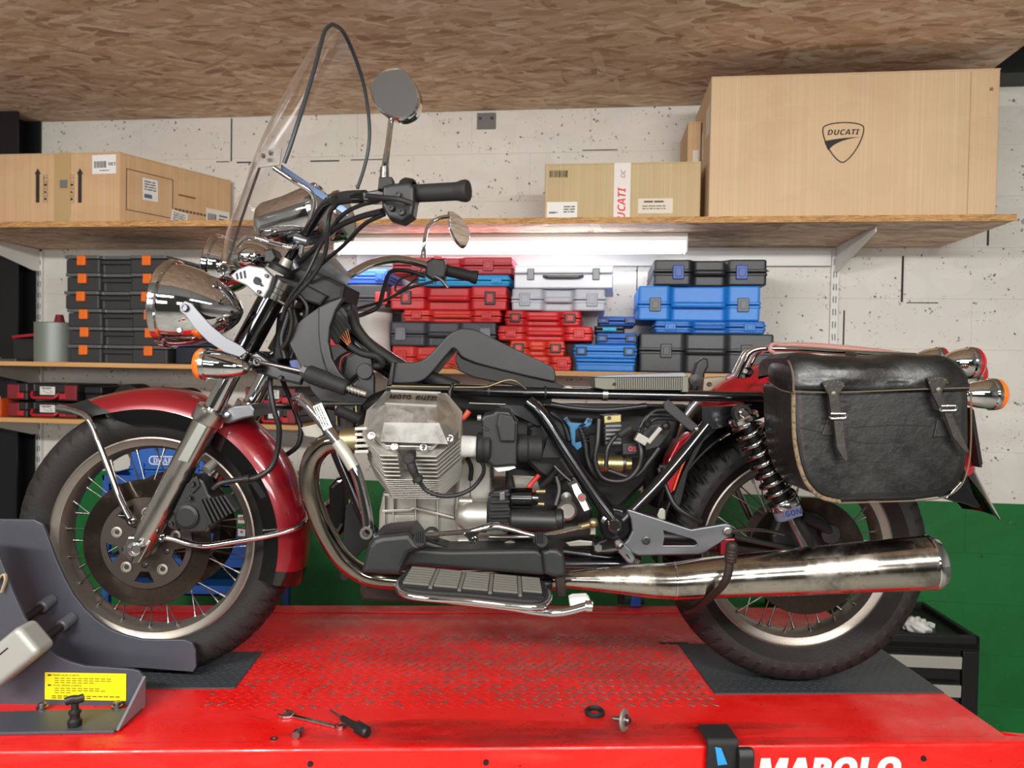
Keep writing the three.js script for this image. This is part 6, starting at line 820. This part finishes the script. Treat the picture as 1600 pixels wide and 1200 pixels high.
// ---- lower covers, footboard, shifter, stand
{
  const lc = sub('lower_cover');
  bp('front_cover', [plate([[563, 897], [574, 852], [582, 841], [596, 836], [640, 832], [648, 842], [660, 858], [640, 868], [624, 900]], 1.33, .12, { bevel: .012, seg: 3 })], M.plasticGrey, lc);
  bp('long_cover', plate([[618, 872], [640, 856], [700, 860], [840, 858], [852, 868], [856, 897], [848, 900], [640, 884], [620, 890]], 1.36, .08, { bevel: .008, seg: 3 }), M.plasticGrey, lc);
  bp('cover_shoulder', plate([[622, 850], [650, 840], [700, 856], [850, 854], [850, 862], [640, 866], [622, 868]], 1.38, .06, { bevel: .006 }), M.plastic, lc);
  bp('rear_cover', plate([[846, 862], [858, 857], [872, 858], [881, 866], [884, 880], [884, 901], [866, 903], [850, 898]], 1.345, .09, { bevel: .008, seg: 3 }), M.plasticGrey, lc); bp('cover_tail', plate([[868, 898], [883, 898], [884, 932], [871, 934]], 1.36, .05, { bevel: .002 }), M.rust, lc);
  // footboard: five ribbed rubber pads in a chrome rimmed plate
  const fb = sub('footboard'), A = P(641, 886, 1.335), B = P(846, 905, 1.325), C = P(852, 934, 1.225), D = P(624, 914, 1.245);
  const f = (u, v) => { const t = A.clone().lerp(B, u), b = D.clone().lerp(C, u); const p = t.lerp(b, v); p.y -= 0; return p; };
  const N = f(1, .5).sub(f(0, .5)).cross(f(.5, 0).sub(f(.5, 1))).normalize();
  const quad = (u0, u1, v0, v1, h0, h1) => { const g = hull([[u0, v0], [u1, v0], [u1, v1], [u0, v1]].flatMap(([u, v]) => [f(u, v).addScaledVector(N, h0), f(u, v).addScaledVector(N, h1)])); return g; };
  const rim = (k, r, dy) => { const q = [[.02, -k], [.5, -k], [.98, -k], [1 + k * .45, .15], [1 + k * .45, .7], [.95, 1 + k], [.5, 1 + k * 1.3], [.06, 1 + k], [-k * .45, .72], [-k * .45, .2]].map(([u, v]) => f(u, v).add(V(0, dy, 0))); return tube(q, r, { closed: true, n: 10, seg: 120 }); };
  bp('board_plate', hull([[.02, -.03], [.98, -.03], [1.02, .3], [1.01, .8], [.96, 1.04], [.05, 1.05], [-.02, .8], [-.02, .2]].flatMap(([u, v]) => [f(u, v).addScaledVector(N, -.002), f(u, v).addScaledVector(N, -.009)])), M.rubber, fb);
  bp('chrome_rim', rim(.07, .0062, -.014), M.chrome, fb); bp('chrome_rim', rim(.03, .004, -.006), M.rubber, fb);
  const cuts = [0.0, .215, .415, .625, .83, 1.0];
  for (let i = 0; i < 5; i++) { const a = cuts[i] + .014, b = cuts[i + 1] - .014; bp('pad', quad(a, b, .02, .98, -.003, 0), M.rubber, fb); for (let k = 0; k < 7; k++) { const v = .05 + k * .134; if (i === 4 && k === 6) continue; bp('pad_rib', quad(a + .004, b - .004, v, v + .066, -.0005, .004), M.padGrey, fb); } if (i) { bp('pad_strip', quad(cuts[i] - .012, cuts[i] + .012, .0, 1, -.002, .002), M.padGrey, fb); } }
  bp('board_bracket', [tube(L([660, 926, 1.33], [760, 926, 1.36], [860, 912, 1.4]), .012)], M.frameRough, fb);
  bp('side_stand', tube(L([640, 930, 1.30], [700, 938, 1.27], [790, 948, 1.245], [850, 957, 1.235], [880, 956, 1.235], [917, 947, 1.235]), (t) => t < .8 ? .0062 : .0075, { n: 14, seg: 60 }), M.chrome); bp('stand_rubber', plate([[890, 938], [896, 935], [918, 934], [922, 938], [922, 948], [900, 951], [891, 948]], 1.252, .03, { bevel: .004 }), M.white); bp('stand_eye', lathe([[0, 0], [.009, 0], [.010, .003], [.010, .012], [.007, .014], [0, .014]], P(914, 947, 1.235), Xv, 20), M.chrome);
  // heel and toe shifter
  const sh = sub('shift_pedal'); bp('arm', tube(L([662, 836, 1.36], [700, 833, 1.36], [735, 830, 1.36], [756, 825, 1.36], [772, 822, 1.36], [795, 826, 1.36], [820, 833, 1.36], [840, 838, 1.36]), (t) => .0058 + .004 * Math.exp(-(((t - .6) / .13) ** 2)), { n: 16, seg: 70, flat: .8 }), M.chrome, sh); bp('pivot_lug', plate([[722, 836], [730, 830], [752, 829], [746, 836], [748, 846], [742, 852], [734, 851], [731, 842]], 1.352, .016, { bevel: .002 }), M.chrome, sh); bp('pivot_bolt', bolt(741, 843, 1.352, .005), M.chrome, sh);
  for (const [x, y] of [[656, 839], [842, 840]]) { bp('pedal_rubber', lathe([[0, 0], [.0115, 0], [.0135, .004], [.0135, .03], [.0115, .034], [0, .034]], P(x, y + 2, 1.365), V(.12, .12, 1), 24), M.rubber, sh); for (let i = 0; i < 5; i++) bp('rubber_rib', bx(-.001, .001, -.010, .010, 0, .002, 0).translate(...P(x - 7 + i * 3.4, y, 1.329).toArray()), M.black, sh); }
  bp('link_rod', cyl(P(764, 839, 1.40), P(838, 839, 1.41), .0045), M.steel, sh); bp('link_rod', cyl(P(846, 837, 1.42), P(918, 821, 1.46), .0048), M.chrome, sh); bp('rod_end', [cyl(P(904, 824, 1.455), P(924, 819, 1.463), .007), ball(P(927, 817, 1.46), .0105)], M.brass, sh); bp('shift_arm', plate([[922, 820], [931, 820], [931, 836], [922, 836]], 1.475, .006), M.aluDull, sh);
  bp('stub_ring', lathe([[.011, -.006], [.017, -.006], [.017, .006], [.011, .006]], P(797, 857, 1.42), Zv, 24), M.aluDull); bp('stub_ring', lathe([[.011, -.006], [.016, -.006], [.016, .006], [.011, .006]], P(674, 836, 1.42), Zv, 24), M.rubber); bp('pedal_link', plate([[884, 848], [905, 844], [926, 846], [926, 853], [890, 854]], 1.5, .006), M.aluDull);
  // steering damper
  const dm = sub('steering_damper'); bp('rod', cyl(P(403, 565, 1.50), P(476, 581, 1.49), .0042), M.steel, dm); bp('lock_nut', lathe([[0, 0], [.0125, 0], [.0125, .012], [0, .012]], P(472, 579, 1.49), P(545, 608, 1.48).sub(P(472, 579, 1.49)), 6, .2), M.aluSatin, dm); bp('rubber_body', lathe([[0, 0], [.0165, 0], [.0185, .004], ...Array.from({ length: 12 }, (_, i) => [.0185 + (i % 2) * .0008, .008 + i * .003]), [.0175, .05], [.0165, .055], [.0165, .088], [.0145, .092], [0, .092]], P(480, 583, 1.49), P(545, 608, 1.48).sub(P(480, 583, 1.49)), 28, .4), M.rubber, dm); bp('spring_end', [cyl(P(542, 606, 1.48), P(572, 616, 1.48), .0055), ...[0, 1, 2, 3].map((i) => ring(P(547 + i * 5, 608 + i * 1.8, 1.48), V(1, -.35, 0), .006, .0014, 16))], M.aluDull, dm); bp('eye', ring(P(402, 565, 1.5), Zv, .007, .003, 20), M.steel, dm);
  // aluminium footrest plate, passenger peg clamp, centre stand arm
  const fp = sub('footrest_plate'); bp('plate', plate([[979, 797], [984, 796], [1080, 827], [1134, 818], [1142, 820], [1146, 828], [1142, 838], [1102, 864], [1092, 867], [998, 869], [985, 864], [972, 852], [981, 844], [988, 830], [986, 812]], 1.455, .012, { bevel: .003, seg: 3, holes: [{ px: [[1033, 825], [1084, 840], [1091, 845], [1094, 853], [1089, 857], [1033, 857], [1034, 848], [1036, 838]], round: .004 }] }), M.aluSatin, fp); bp('plate_web', plate([[1000, 812], [1034, 823], [1034, 858], [1000, 858], [992, 845], [994, 824]], 1.4575, .006, { bevel: .001 }), M.aluSatin, fp); bp('plate_bolt', [lathe([[0, 0], [.0085, 0], [.0085, .005], [.006, .006], [.0045, .006], [.0045, .003], [0, .003]], P(1009, 844, 1.456), Zv, 24)], M.steelDark, fp); bp('plate_bolt', [lathe([[0, 0], [.0085, 0], [.0085, .005], [.006, .006], [.004, .003], [0, .003]], P(1136, 830, 1.454), Zv, 24)], M.steel, fp);
  bp('clamp_link', [plate([[962, 848], [970, 845], [986, 860], [994, 874], [990, 883], [980, 880], [966, 862]], 1.44, .022, { bevel: .003, holes: [[[976, 862], [983, 866], [988, 874], [983, 876], [975, 868]]] })], M.aluSatin, fp); bp('clamp_bolt', lathe([[0, 0], [.009, 0], [.009, .012], [.006, .014], [0, .014]], P(969, 852, 1.44), V(-.4, .5, .7), 6, .2), M.steel, fp); bp('clamp_bolt', lathe([[0, 0], [.007, 0], [.007, .010], [0, .012]], P(993, 878, 1.44), V(.8, -.2, .5), 6, .2), M.steel, fp); bp('hanger', plate([[1027, 806], [1031, 795], [1036, 794], [1040, 798], [1040, 812], [1030, 812]], 1.47, .006), M.aluDull, fp); bp('red_cap', plate([[1126, 842], [1148, 842], [1152, 866], [1126, 866]], 1.47, .03), M.crimson, fp);
  const cs = sub('stand_lever'); bp('arm', tube(L([1072, 955, 1.48], [1090, 948, 1.44], [1118, 926, 1.34], [1132, 910, 1.31], [1138, 895, 1.305], [1141, 870, 1.305], [1142, 852, 1.305]), .0082, { n: 12, seg: 50, flat: .8 }), M.rust, cs); bp('knurled_end', lathe([[0, 0], [.0105, 0], [.0112, .004], ...Array.from({ length: 8 }, (_, i) => [.0108 + (i % 2) * .0009, .006 + i * .003]), [.0112, .032], [.0085, .037], [.004, .0395], [0, .04]], P(1141, 878, 1.305), V(.04, 1, .1), 22, .3), M.rust, cs);
}
// ---- rear: fender, shocks, lamps, plate, rack
{
  const fn = sub('fender'), c = P(1262, 828, 1.7), R = .4, deg = Math.PI / 180, cross = (th, s, hw, drop, R2 = R + .02 * Math.max(0, Math.sin(th))) => { const z = hw * Math.sign(s) * Math.pow(Math.abs(Math.sin(s)), .85), r = R2 - drop * (1 - Math.cos(s)); return V(c.x + Math.cos(th) * r, c.y + Math.sin(th) * r, -1.7 + z); };
  bp('crown', sheet((u, v) => cross((25 + 108 * v) * deg, (u - .5) * 2.76, .095, .07), 26, 70, .002), M.crimsonBright, fn); bp('front_apron', sheet((u, v) => cross((132.6 + 38 * v) * deg, (u - .5) * 2.76, .0945, .07 - .04 * Math.min(1, v * 3)), 20, 24, .002), M.blackGloss, fn);
  for (const s of [1, -1]) bp('skirt', sheet((u, v) => { const th = (17 + 116 * v) * deg, a = cross(th, s * 1.37, .0945, .07), r = Math.hypot(a.x - c.x, a.y - c.y) - .045 * u; return V(c.x + Math.cos(th) * r, c.y + Math.sin(th) * r, a.z); }, 5, 70, .002), M.blackGloss, fn);
  bp('tail_tip', sheet((u, v) => { const k = v, th = (25.4 - 19 * k) * deg; return cross(th, (u - .5) * 2.6 * (1 - k * .4), .09, .07, R + .006 + .03 * k * k); }, 14, 8, .003), M.blackGloss, fn);
  bp('mud_flap', plate([[1478, 778], [1502, 752], [1510, 756], [1532, 791], [1528, 794], [1504, 786], [1490, 784]], 1.6, .2, { bevel: .002 }), M.frame, fn);
  bp('inner_guard', sheet((u, v) => { const th = (96 + 88 * v) * deg; return V(CR.x + Math.cos(th) * .338, CR.y + Math.sin(th) * .338, -1.7 + (u - .5) * .18); }, 8, 30, .004), M.black, fn);
  bp('fender_panel', plate([[1034, 752], [1046, 716], [1060, 690], [1078, 676], [1086, 684], [1070, 722], [1056, 764], [1048, 772]], 1.585, .1, { bevel: .003 }), M.crimsonBright, fn); bp('guard_side', plate([[1052, 776], [1066, 740], [1086, 700], [1120, 655], [1146, 648], [1100, 690], [1076, 735], [1064, 786], [1058, 796]], 1.60, .006), M.black, fn); bp('fender_edge', tube(L([1052, 766, 1.58], [1066, 728, 1.58], [1082, 700, 1.58], [1104, 672, 1.575]), .0022), std(0xd8582c, .3), fn);
  // shocks
  for (const [dz, txt] of [[0, 1], [-.36, 0]]) {
    const s = sub('shock_absorber'), T = P(1158, 645, 1.50), B = P(1262, 866, 1.50), ax = B.clone().sub(T).normalize(), at = (y) => T.clone().addScaledVector(ax, y), Lc = T.distanceTo(B); const tr = (g) => g.translate(0, 0, dz);
    const u = V(0, 0, 1), w = ax.clone().cross(u).normalize(), n = 8.2, hp = []; for (let i = 0; i <= 150; i++) { const t = i / 150, a = t * n * 6.2832; hp.push(at(.022 + t * .185).addScaledVector(u, Math.cos(a) * .0275).addScaledVector(w, Math.sin(a) * .0275)); }
    bp('spring', tr(tube(hp, .0058, { n: 8, seg: 400 })), std(0xa2a2a4, .12, 1), s);
    bp('spring_seat', tr(lathe([[0, -.0], [.03, 0], [.033, .004], [.033, .012], [.025, .016], [0, .018]], at(.006), ax, 32)), M.chrome, s); bp('damper_body', tr(lathe([[0, .02], [.014, .022], [.014, .12], [.019, .125], [.019, .24], [0, .244]], T, ax, 24)), M.black, s); bp('lower_collar', tr(lathe([[0, 0], [.033, 0], [.034, .003], [.034, .012], [.028, .02], [.02, .026], [0, .028]], at(.205), ax, 32)), M.chrome, s); bp('damper_rod', tr(cyl(at(.23), at(Lc), .0085, .0085)), M.steel, s);
    bp('top_eye', tr(lathe([[.007, -.012], [.018, -.012], [.019, -.008], [.019, .008], [.018, .012], [.007, .012], [.007, -.012]], T, Zv, 28)), M.rubber, s); bp('eye_bolt', tr(lathe([[0, 0], [.011, 0], [.012, .003], [.010, .008], [.007, .010], [.006, .016], [0, .016]], T.clone().add(V(0, 0, .012)), Zv, 24)), M.chrome, s);
    if (txt) { const q = at(.228); print(s, 'lettered_band', .038, .022, (g, W, H) => { g.fillStyle = '#6f7688'; g.fillRect(0, 0, W, H); g.scale(.001, .001); g.font = 'bold 16px sans-serif'; g.fillStyle = '#20277a'; g.fillText('IGON', -4, 17); }, q.clone().add(V(0, 0, .031)).sub(G), [0, 0, .26], .001, .35, 2000); bp('band_ring', lathe([[.018, -.013], [.0295, -.013], [.0295, .013], [.018, .013]], q, ax, 32), std(0x6b7180, .35), s); }
  }
  bp('final_drive', [lathe([[0, -.08], [.075, -.08], [.085, -.07], [.085, .045], [.07, .06], [.03, .066], [0, .066]], V(CR.x + .006, CR.y + .012, -1.72), Zv, 48)], M.discDark); bp('caliper_plate', plate([[1212, 866], [1206, 838], [1216, 812], [1240, 800], [1280, 802], [1306, 822], [1312, 846], [1306, 866]], 1.555, .03, { bevel: .008 }), M.black); bp('caliper_boss', lathe([[0, 0], [.018, 0], [.02, .004], [.02, .02], [0, .022]], P(1292, 832, 1.55), Zv, 24), M.plastic); bp('shock_fork', [tube(L([1242, 808, 1.50], [1256, 830, 1.50], [1266, 858, 1.52]), .012), tube(L([1250, 806, 1.5], [1286, 822, 1.53], [1310, 850, 1.56]), .012)], M.black); bp('torque_arm', tube(L([1146, 838, 1.52], [1200, 850, 1.54], [1250, 858, 1.56]), .006), M.steelDark);
  cab('brake_hose', .004, [[1140, 830, 1.5], [1165, 828, 1.52], [1200, 830, 1.55], [1230, 836, 1.56]], M.steel);
  // lamps on the tail
  const tl = (name, x0, x1, y, d, r, lm, dy = 0) => bulletLamp(name, P(x1, y + dy, d), P(x0, y, d), r, lm, { bulge: .3 });
  tl('turn_signal', 1492, 1550, 616, 1.5, .0335, M.orangeLens, 0); tl('turn_signal', 1470, 1516, 567, 1.62, .036, M.redLens, 0); tl('turn_signal', 1428, 1466, 560, 1.9, .03, M.redLens); tl('tail_lamp', 1455, 1515, 585, 1.7, .045, M.redLens); bp('lamp_stalk', tube(L([1500, 612, 1.5], [1480, 606, 1.55], [1450, 600, 1.65]), .008), M.chrome);
  const np = P(1520, 640, 1.6), nq = P(1534, 726, 1.6); bp('number_plate', bx(-.003, .003, 0, np.distanceTo(nq), -.2, 0, .001).rotateZ(Math.atan2(nq.x - np.x, np.y - nq.y)).translate(nq.x, nq.y, nq.z), std(0x2a0d12, .5)); bp('plate_holder', bx(-.002, .004, -.006, np.distanceTo(nq) + .004, -.205, .004, .001).rotateZ(Math.atan2(nq.x - np.x, np.y - nq.y)).translate(nq.x - .006, nq.y, nq.z), M.black);
  // rack
  const rk = sub('luggage_rack'); const rd = (d, o = 0) => tube(L([1150 + o, 590, d], [1162 + o, 566, d], [1170 + o, 552, d], [1182 + o, 546, d], [1230 + o, 545, d], [1330, 551, d + .01], [1430, 556, d + .02]), .0068, { n: 12, seg: 60 });
  bp('rack_bar', rd(1.56), M.chromeClean, rk); bp('rack_bar', rd(1.60, 12), M.chromeClean, rk); bp('rack_bar', rd(1.84, -6), M.chromeClean, rk); bp('cross_bar', tube(L([1205, 545, 1.56], [1202, 544, 1.7], [1198, 546, 1.84]), .006), M.chromeClean, rk); bp('cross_bar', tube(L([1420, 555, 1.58], [1412, 553, 1.7], [1400, 552, 1.86]), .006), M.chromeClean, rk); bp('rack_foot', plate([[1152, 576], [1172, 572], [1180, 580], [1172, 590], [1156, 588]], 1.575, .004, { bevel: .001 }), M.chrome, rk); bp('foot_bolt', bolt(1163, 580, 1.573, .006), M.steel, rk); bp('foot_bolt', bolt(1160, 588, 1.573, .005), M.steel, rk);
  bp('seat_strap', plate([[1080, 612], [1083, 586], [1090, 566], [1099, 559], [1107, 561], [1108, 572], [1102, 584], [1100, 606], [1096, 613]], 1.74, .03, { bevel: .006, seg: 3 }), M.plastic); bp('seat_bracket', plate([[1100, 591], [1136, 588], [1128, 612], [1098, 613]], 1.68, .05), std(0x8c8071, .45, .4)); bp('bracket_bolt', bolt(1108, 600, 1.678, .005), M.steelDark); bp('lock_knob', lathe([[0, 0], [.012, 0], [.014, .004], [.014, .016], [0, .018]], P(1084, 594, 1.68), Zv, 20), M.plastic);
}
// ---------------------------------------------------------------- leather saddlebag and the cord on the rack
{
  const base = P(1360, 785, 1.4), t = thing('saddlebag', 'worn black leather saddlebag with two buckled straps hanging beside the rear wheel', 'saddlebag', base);
  const sp = (name, geos, m, parent = t) => { const g = boxUV(join([geos])); g.translate(-base.x, -base.y, -base.z); const o = new THREE.Mesh(g, m); o.name = numbered(name); parent.add(o); return o; };
  const leatherBump = noiseTex(512, .12, [12, 26, 60, 128], (v) => 255 * v), leather = phy(0xffffff, .46, 0, { map: noiseTex(512, .33, [3, 7, 22, 70, 150], (v) => { const k = 17 + 30 * Math.max(0, v - .45) * 1.6; return [clampb(k * 1.02), k, k * .96]; }, true), bumpMap: leatherBump, bumpScale: .0006, roughnessMap: noiseTex(256, .2, [5, 14, 50], (v) => [255, clampb(150 + 160 * (v - .3)), 255]) });
  leather.roughness = .62;
  const beige = std(0xffffff, .85, 0, { map: noiseTex(256, .03, [8, 20, 64], (v) => { const k = v > .45 ? 1 : .7; return [118 * k, 100 * k, 76 * k]; }, true), bumpMap: fine, bumpScale: .001 }), edge = std(0x5d5040, .8), strapM = std(0x1d1a17, .5, 0, { bumpMap: leatherBump, bumpScale: .0006 });
  const front = [[1238, 600], [1500, 596], [1515, 604], [1515, 690], [1512, 730], [1498, 760], [1474, 776], [1440, 781], [1310, 785], [1280, 776], [1258, 752], [1246, 716], [1240, 670]];
  const dF = 1.30;
  sp('bag_body', plate(front, dF, .165, { bevel: .016, seg: 5, rad: .012 }), leather);
  sp('bag_back', plate(front.map(([x, y]) => [800 + (x - 800) * .998, y]), dF + .15, .018, { bevel: .006, seg: 3, rad: .012 }), leather);
  sp('front_piping', tube(L([1240, 600, dF + .004], [1240, 650, dF + .003], [1242, 690, dF + .003], [1250, 730, dF + .003], [1262, 757, dF + .003], [1282, 776, dF + .004], [1312, 784, dF + .006]), .0042, { n: 8, seg: 60 }), beige); sp('seam_piping', tube(L([1310, 786, dF + .009], [1380, 784, dF + .009], [1445, 781, dF + .009], [1480, 775, dF + .009], [1502, 758, dF + .009], [1513, 728, dF + .009], [1517, 690, dF + .009], [1517, 612, dF + .009]), .0015, { n: 6, seg: 80 }), edge);
  // folds across the front
  // lid: a rounded profile swept along the bag
  const x0 = P(1237, 600, dF - .006).x, x1 = P(1518, 600, dF - .006).x, yT = P(1380, 556, dF + .06).y, yL = P(1380, 609, dF).y, z0 = -dF + .012, zB = -dF - .17;
  const prof = (k) => [[zB, yL + .02], [zB, yT - .018 - k], [zB + .015, yT - .004 - k], [zB + .04, yT - k], [z0 - .045, yT - k], [z0 - .018, yT - .007 - k], [z0 - .004 - k, yT - .024], [z0 - k, yT - .045], [z0 - k, yL], [z0 - .006, yL - .002], [z0 - .010, yL], [z0 - .010, yL + .02]];
  const lid = sp('lid', (() => { const n = 30, pr = new THREE.SplineCurve(prof(0).map(([z, y]) => new THREE.Vector2(z, y))).getPoints(40), pos = [], idx = []; for (let i = 0; i <= n; i++) { const u = i / n, e = Math.pow(Math.abs(u - .5) * 2, 8) * .012, x = x0 + (x1 - x0) * u; pr.forEach((p, j) => { const sag = .004 * Math.sin(u * 9 + 1) + .002 * Math.sin(u * 23); pos.push(x, p.y - e * (p.y > yL + .02 ? 1 : 0) + sag * (p.y > yT - .02 ? 1 : 0) - (u > .5 && p.y < yL + .01 ? -.003 : 0), p.x - (p.x > -dF - .02 ? e + .003 * Math.sin(u * 14) * (p.y > yL + .01) : 0)); }); } const m = 41; for (let i = 0; i < n; i++) for (let j = 0; j < m - 1; j++) { const a = i * m + j, b = a + m; idx.push(a, b, a + 1, a + 1, b, b + 1); } for (const i of [0, n]) { const s0 = pos.length / 3; let cx = 0, cy = 0, cz = 0; for (let j = 0; j < m; j++) { cx += pos[(i * m + j) * 3] / m; cy += pos[(i * m + j) * 3 + 1] / m; cz += pos[(i * m + j) * 3 + 2] / m; } pos.push(cx, cy, cz); for (let j = 0; j < m - 1; j++) i ? idx.push(s0, i * m + j + 1, i * m + j) : idx.push(s0, j, j + 1); } const g = new THREE.BufferGeometry(); g.setAttribute('position', new THREE.Float32BufferAttribute(pos, 3)); g.setIndex(idx); g.computeVertexNormals(); return toCreasedNormals(g, .8); })(), leather);
  // stitched end cap of the lid, towards the camera's left
  const cap = (() => { const pts = L([1236, 574, dF + .004], [1236, 611, dF + .002], [1225, 606, dF + .03], [1208, 590, dF + .08], [1205, 566, dF + .14], [1212, 558, dF + .16], [1225, 560, dF + .06]); const c = pts.reduce((a, p) => a.add(p), V(0, 0, 0)).multiplyScalar(1 / pts.length).add(V(-.012, 0, .004)); return pts; })();
  sp('lid_end', sheet((u, v) => { const a = curve(L([1238, 562, dF + .05], [1238, 573, dF + .004], [1238, 592, dF - .004], [1239, 613, dF - .002])).getPoint(v), b = curve(L([1205, 562, dF + .155], [1203, 572, dF + .155], [1202, 588, dF + .155], [1204, 604, dF + .155])).getPoint(v); const p = a.lerp(b, u); p.x -= .016 * Math.sin(Math.PI * Math.min(1, u * 1.0)) * Math.sin(Math.PI * (v * .8 + .1)); return p; }, 14, 12, .004), leather, lid);
  sp('lid_seam', tube(L([1226, 559, dF + .05], [1234, 568, dF + .008], [1239, 585, dF - .010], [1240, 612, dF - .008]), .002, { n: 6 }), edge, lid); sp('lid_edge', tube(L([1240, 612, dF - .01], [1300, 613, dF - .012], [1370, 611, dF - .013], [1440, 608, dF - .013], [1516, 606, dF - .01]), .0013, { n: 6, seg: 50 }), edge, lid); sp('lid_edge', tube(L([1198, 593, dF + .15], [1208, 602, dF + .09], [1222, 610, dF + .03], [1239, 614, dF - .004]), .0013, { n: 6 }), edge, lid);
  const strap = (tab, st, tail, bk, patch, stitches) => {
    const s = sp('strap', plate(tab, dF - .022, .005, { bevel: .0015, rad: .003 }), strapM); sp('strap_band', plate(st, dF - .026, .005, { bevel: .001 }), strapM, s); sp('strap_tail', plate(tail, dF - .023, .004, { bevel: .0012, rad: .003 }), std(0x2b2722, .5, 0, { bumpMap: leatherBump, bumpScale: .0006 }), s); sp('keeper_patch', plate(patch, dF - .004, .006, { bevel: .001 }), leather, s);
    sp('buckle', bar(L([bk[0] - 8, bk[1] - 4, dF - .026], [bk[0] + 16, bk[1] - 4, dF - .03], [bk[0] + 16, bk[1] + 3, dF - .03], [bk[0] - 8, bk[1] + 4, dF - .026], [bk[0] - 10, bk[1], dF - .026]), .003, .0022), M.chromeClean, s); sp('rivet', ball(P(...stitches.r, dF - .023), .0062, 1, 1, .5), std(0x5f6250, .45, .7), s);
    const [cx, cy] = stitches.c; for (const [x, y] of stitches.p) sp('stitch', bx(-.002, .002, -.0006, .0006, 0, .0012).rotateZ(rr(-.2, .2)).translate(...P(x, y, dF - .0222).toArray()), beige, s);
    for (let i = 1; i < 4; i++) { const q = [tail[0][0] * (1 - i / 5) + tail[3][0] * i / 5 + 5, tail[0][1] * (1 - i / 5) + tail[3][1] * i / 5]; sp('strap_hole', lathe([[0, 0], [.0014, 0], [.0014, .0006], [0, .0006]], P(q[0], q[1], dF - .0232), Zv, 10), M.black, s); }
  };
  const arc = (cx, cy, w, h) => Array.from({ length: 9 }, (_, i) => { const a = Math.PI * (i / 8); return [cx - Math.cos(a) * w, cy - Math.sin(a) * h]; });
  strap([[1285, 600], [1288, 595], [1303, 593], [1318, 596], [1321, 601], [1312, 616], [1310, 624], [1296, 624], [1294, 616]], [[1295, 616], [1311, 616], [1315, 650], [1299, 650]], [[1302, 648], [1317, 648], [1321, 690], [1325, 714], [1324, 722], [1318, 718], [1308, 700]], [1306, 650], [[1293, 656], [1306, 656], [1304, 681], [1284, 680]], { r: [1303, 615], c: [1303, 606], p: arc(1303, 603, 14, 7) });
  strap([[1449, 592], [1452, 589], [1466, 587], [1479, 590], [1482, 594], [1473, 612], [1471, 618], [1457, 620], [1456, 612]], [[1456, 614], [1471, 612], [1478, 632], [1484, 642], [1471, 644]], [[1474, 640], [1484, 638], [1500, 672], [1512, 698], [1516, 709], [1508, 706], [1490, 684]], [1478, 638], [[1465, 656], [1474, 656], [1486, 682], [1459, 683]], { r: [1467, 609], c: [1466, 600], p: arc(1466, 598, 14, 7) });
  // long creases in the worn leather
  for (const q of [[[1250, 668], [1300, 680], [1350, 692], [1420, 688], [1490, 680]], [[1330, 668], [1400, 664], [1455, 666]], [[1300, 715], [1380, 722], [1440, 718]]]) sp('crease', tube(L(...q.map(([x, y]) => [x, y, dF + .0006])), .0013, { n: 6, seg: 30 }), leather);
  sp('hanger_strap', tube(L([1330, 570, 1.48], [1330, 553, 1.52], [1330, 551, 1.6]), .012, { flat: .25 }), strapM);
  // pink cord coiled along the rack
  const cb = P(1290, 548, 1.66), k = thing('bungee_cord', 'faded pink elastic cord coiled along the chrome luggage rack', 'cord', cb); const cp = (name, g, m) => { g = boxUV(join([g])).translate(-cb.x, -cb.y, -cb.z); const o = new THREE.Mesh(g, m); o.name = numbered(name); k.add(o); };
  const pink = std(0xa97a73, .8, 0, { bumpMap: fine, bumpScale: .0006 }), st = [[0, 1.58, 0], [2, 1.60, -3], [-2, 1.66, 2], [3, 1.72, -1], [5, 1.62, 3]];
  for (const [dy, d, dx] of st) cp('strand', tube(L([1204 + dx, 543 + dy * .6, d], [1230 + dx, 539 + dy * .5, d], [1280 + dx, 541 + dy, d + .005], [1330 + dx, 545 + dy, d], [1380, 550 + dy * .7, d + .01], [1400 + dx * 3, 554 + dy, d + .02]), .0042, { n: 8, seg: 60 }), pink); cp('loop', tube(L([1210, 552, 1.55], [1203, 546, 1.545], [1206, 539, 1.55], [1216, 538, 1.56], [1236, 544, 1.57]), .0045, { n: 8, seg: 40 }), pink);
}
// kinds that repeat share a group
const kin = { tool_case: 'plastic tool cases on the wall shelves', cardboard_box: 'cardboard boxes on the upper shelf', shelf_board: 'wooden shelf boards on the block wall', shelf_upright: 'white slotted shelf uprights on the wall', ceiling_lamp: 'hanging workshop tube lamps', wall_lamp: 'lamp panels behind the camera', rubber_drum: 'round black drums behind the front fender', storage_box: 'dark storage boxes on the shelves' };
for (const o of scene.children) { const k = kin[o.name.replace(/_\d+$/, '')]; if (k && !o.userData.group) o.userData.group = k; }
scene.traverse((o) => { if (o.isMesh) { o.castShadow = true; o.receiveShadow = true; } if (o.isRectAreaLight) o.castShadow = true; });
renderer.render(scene, camera);
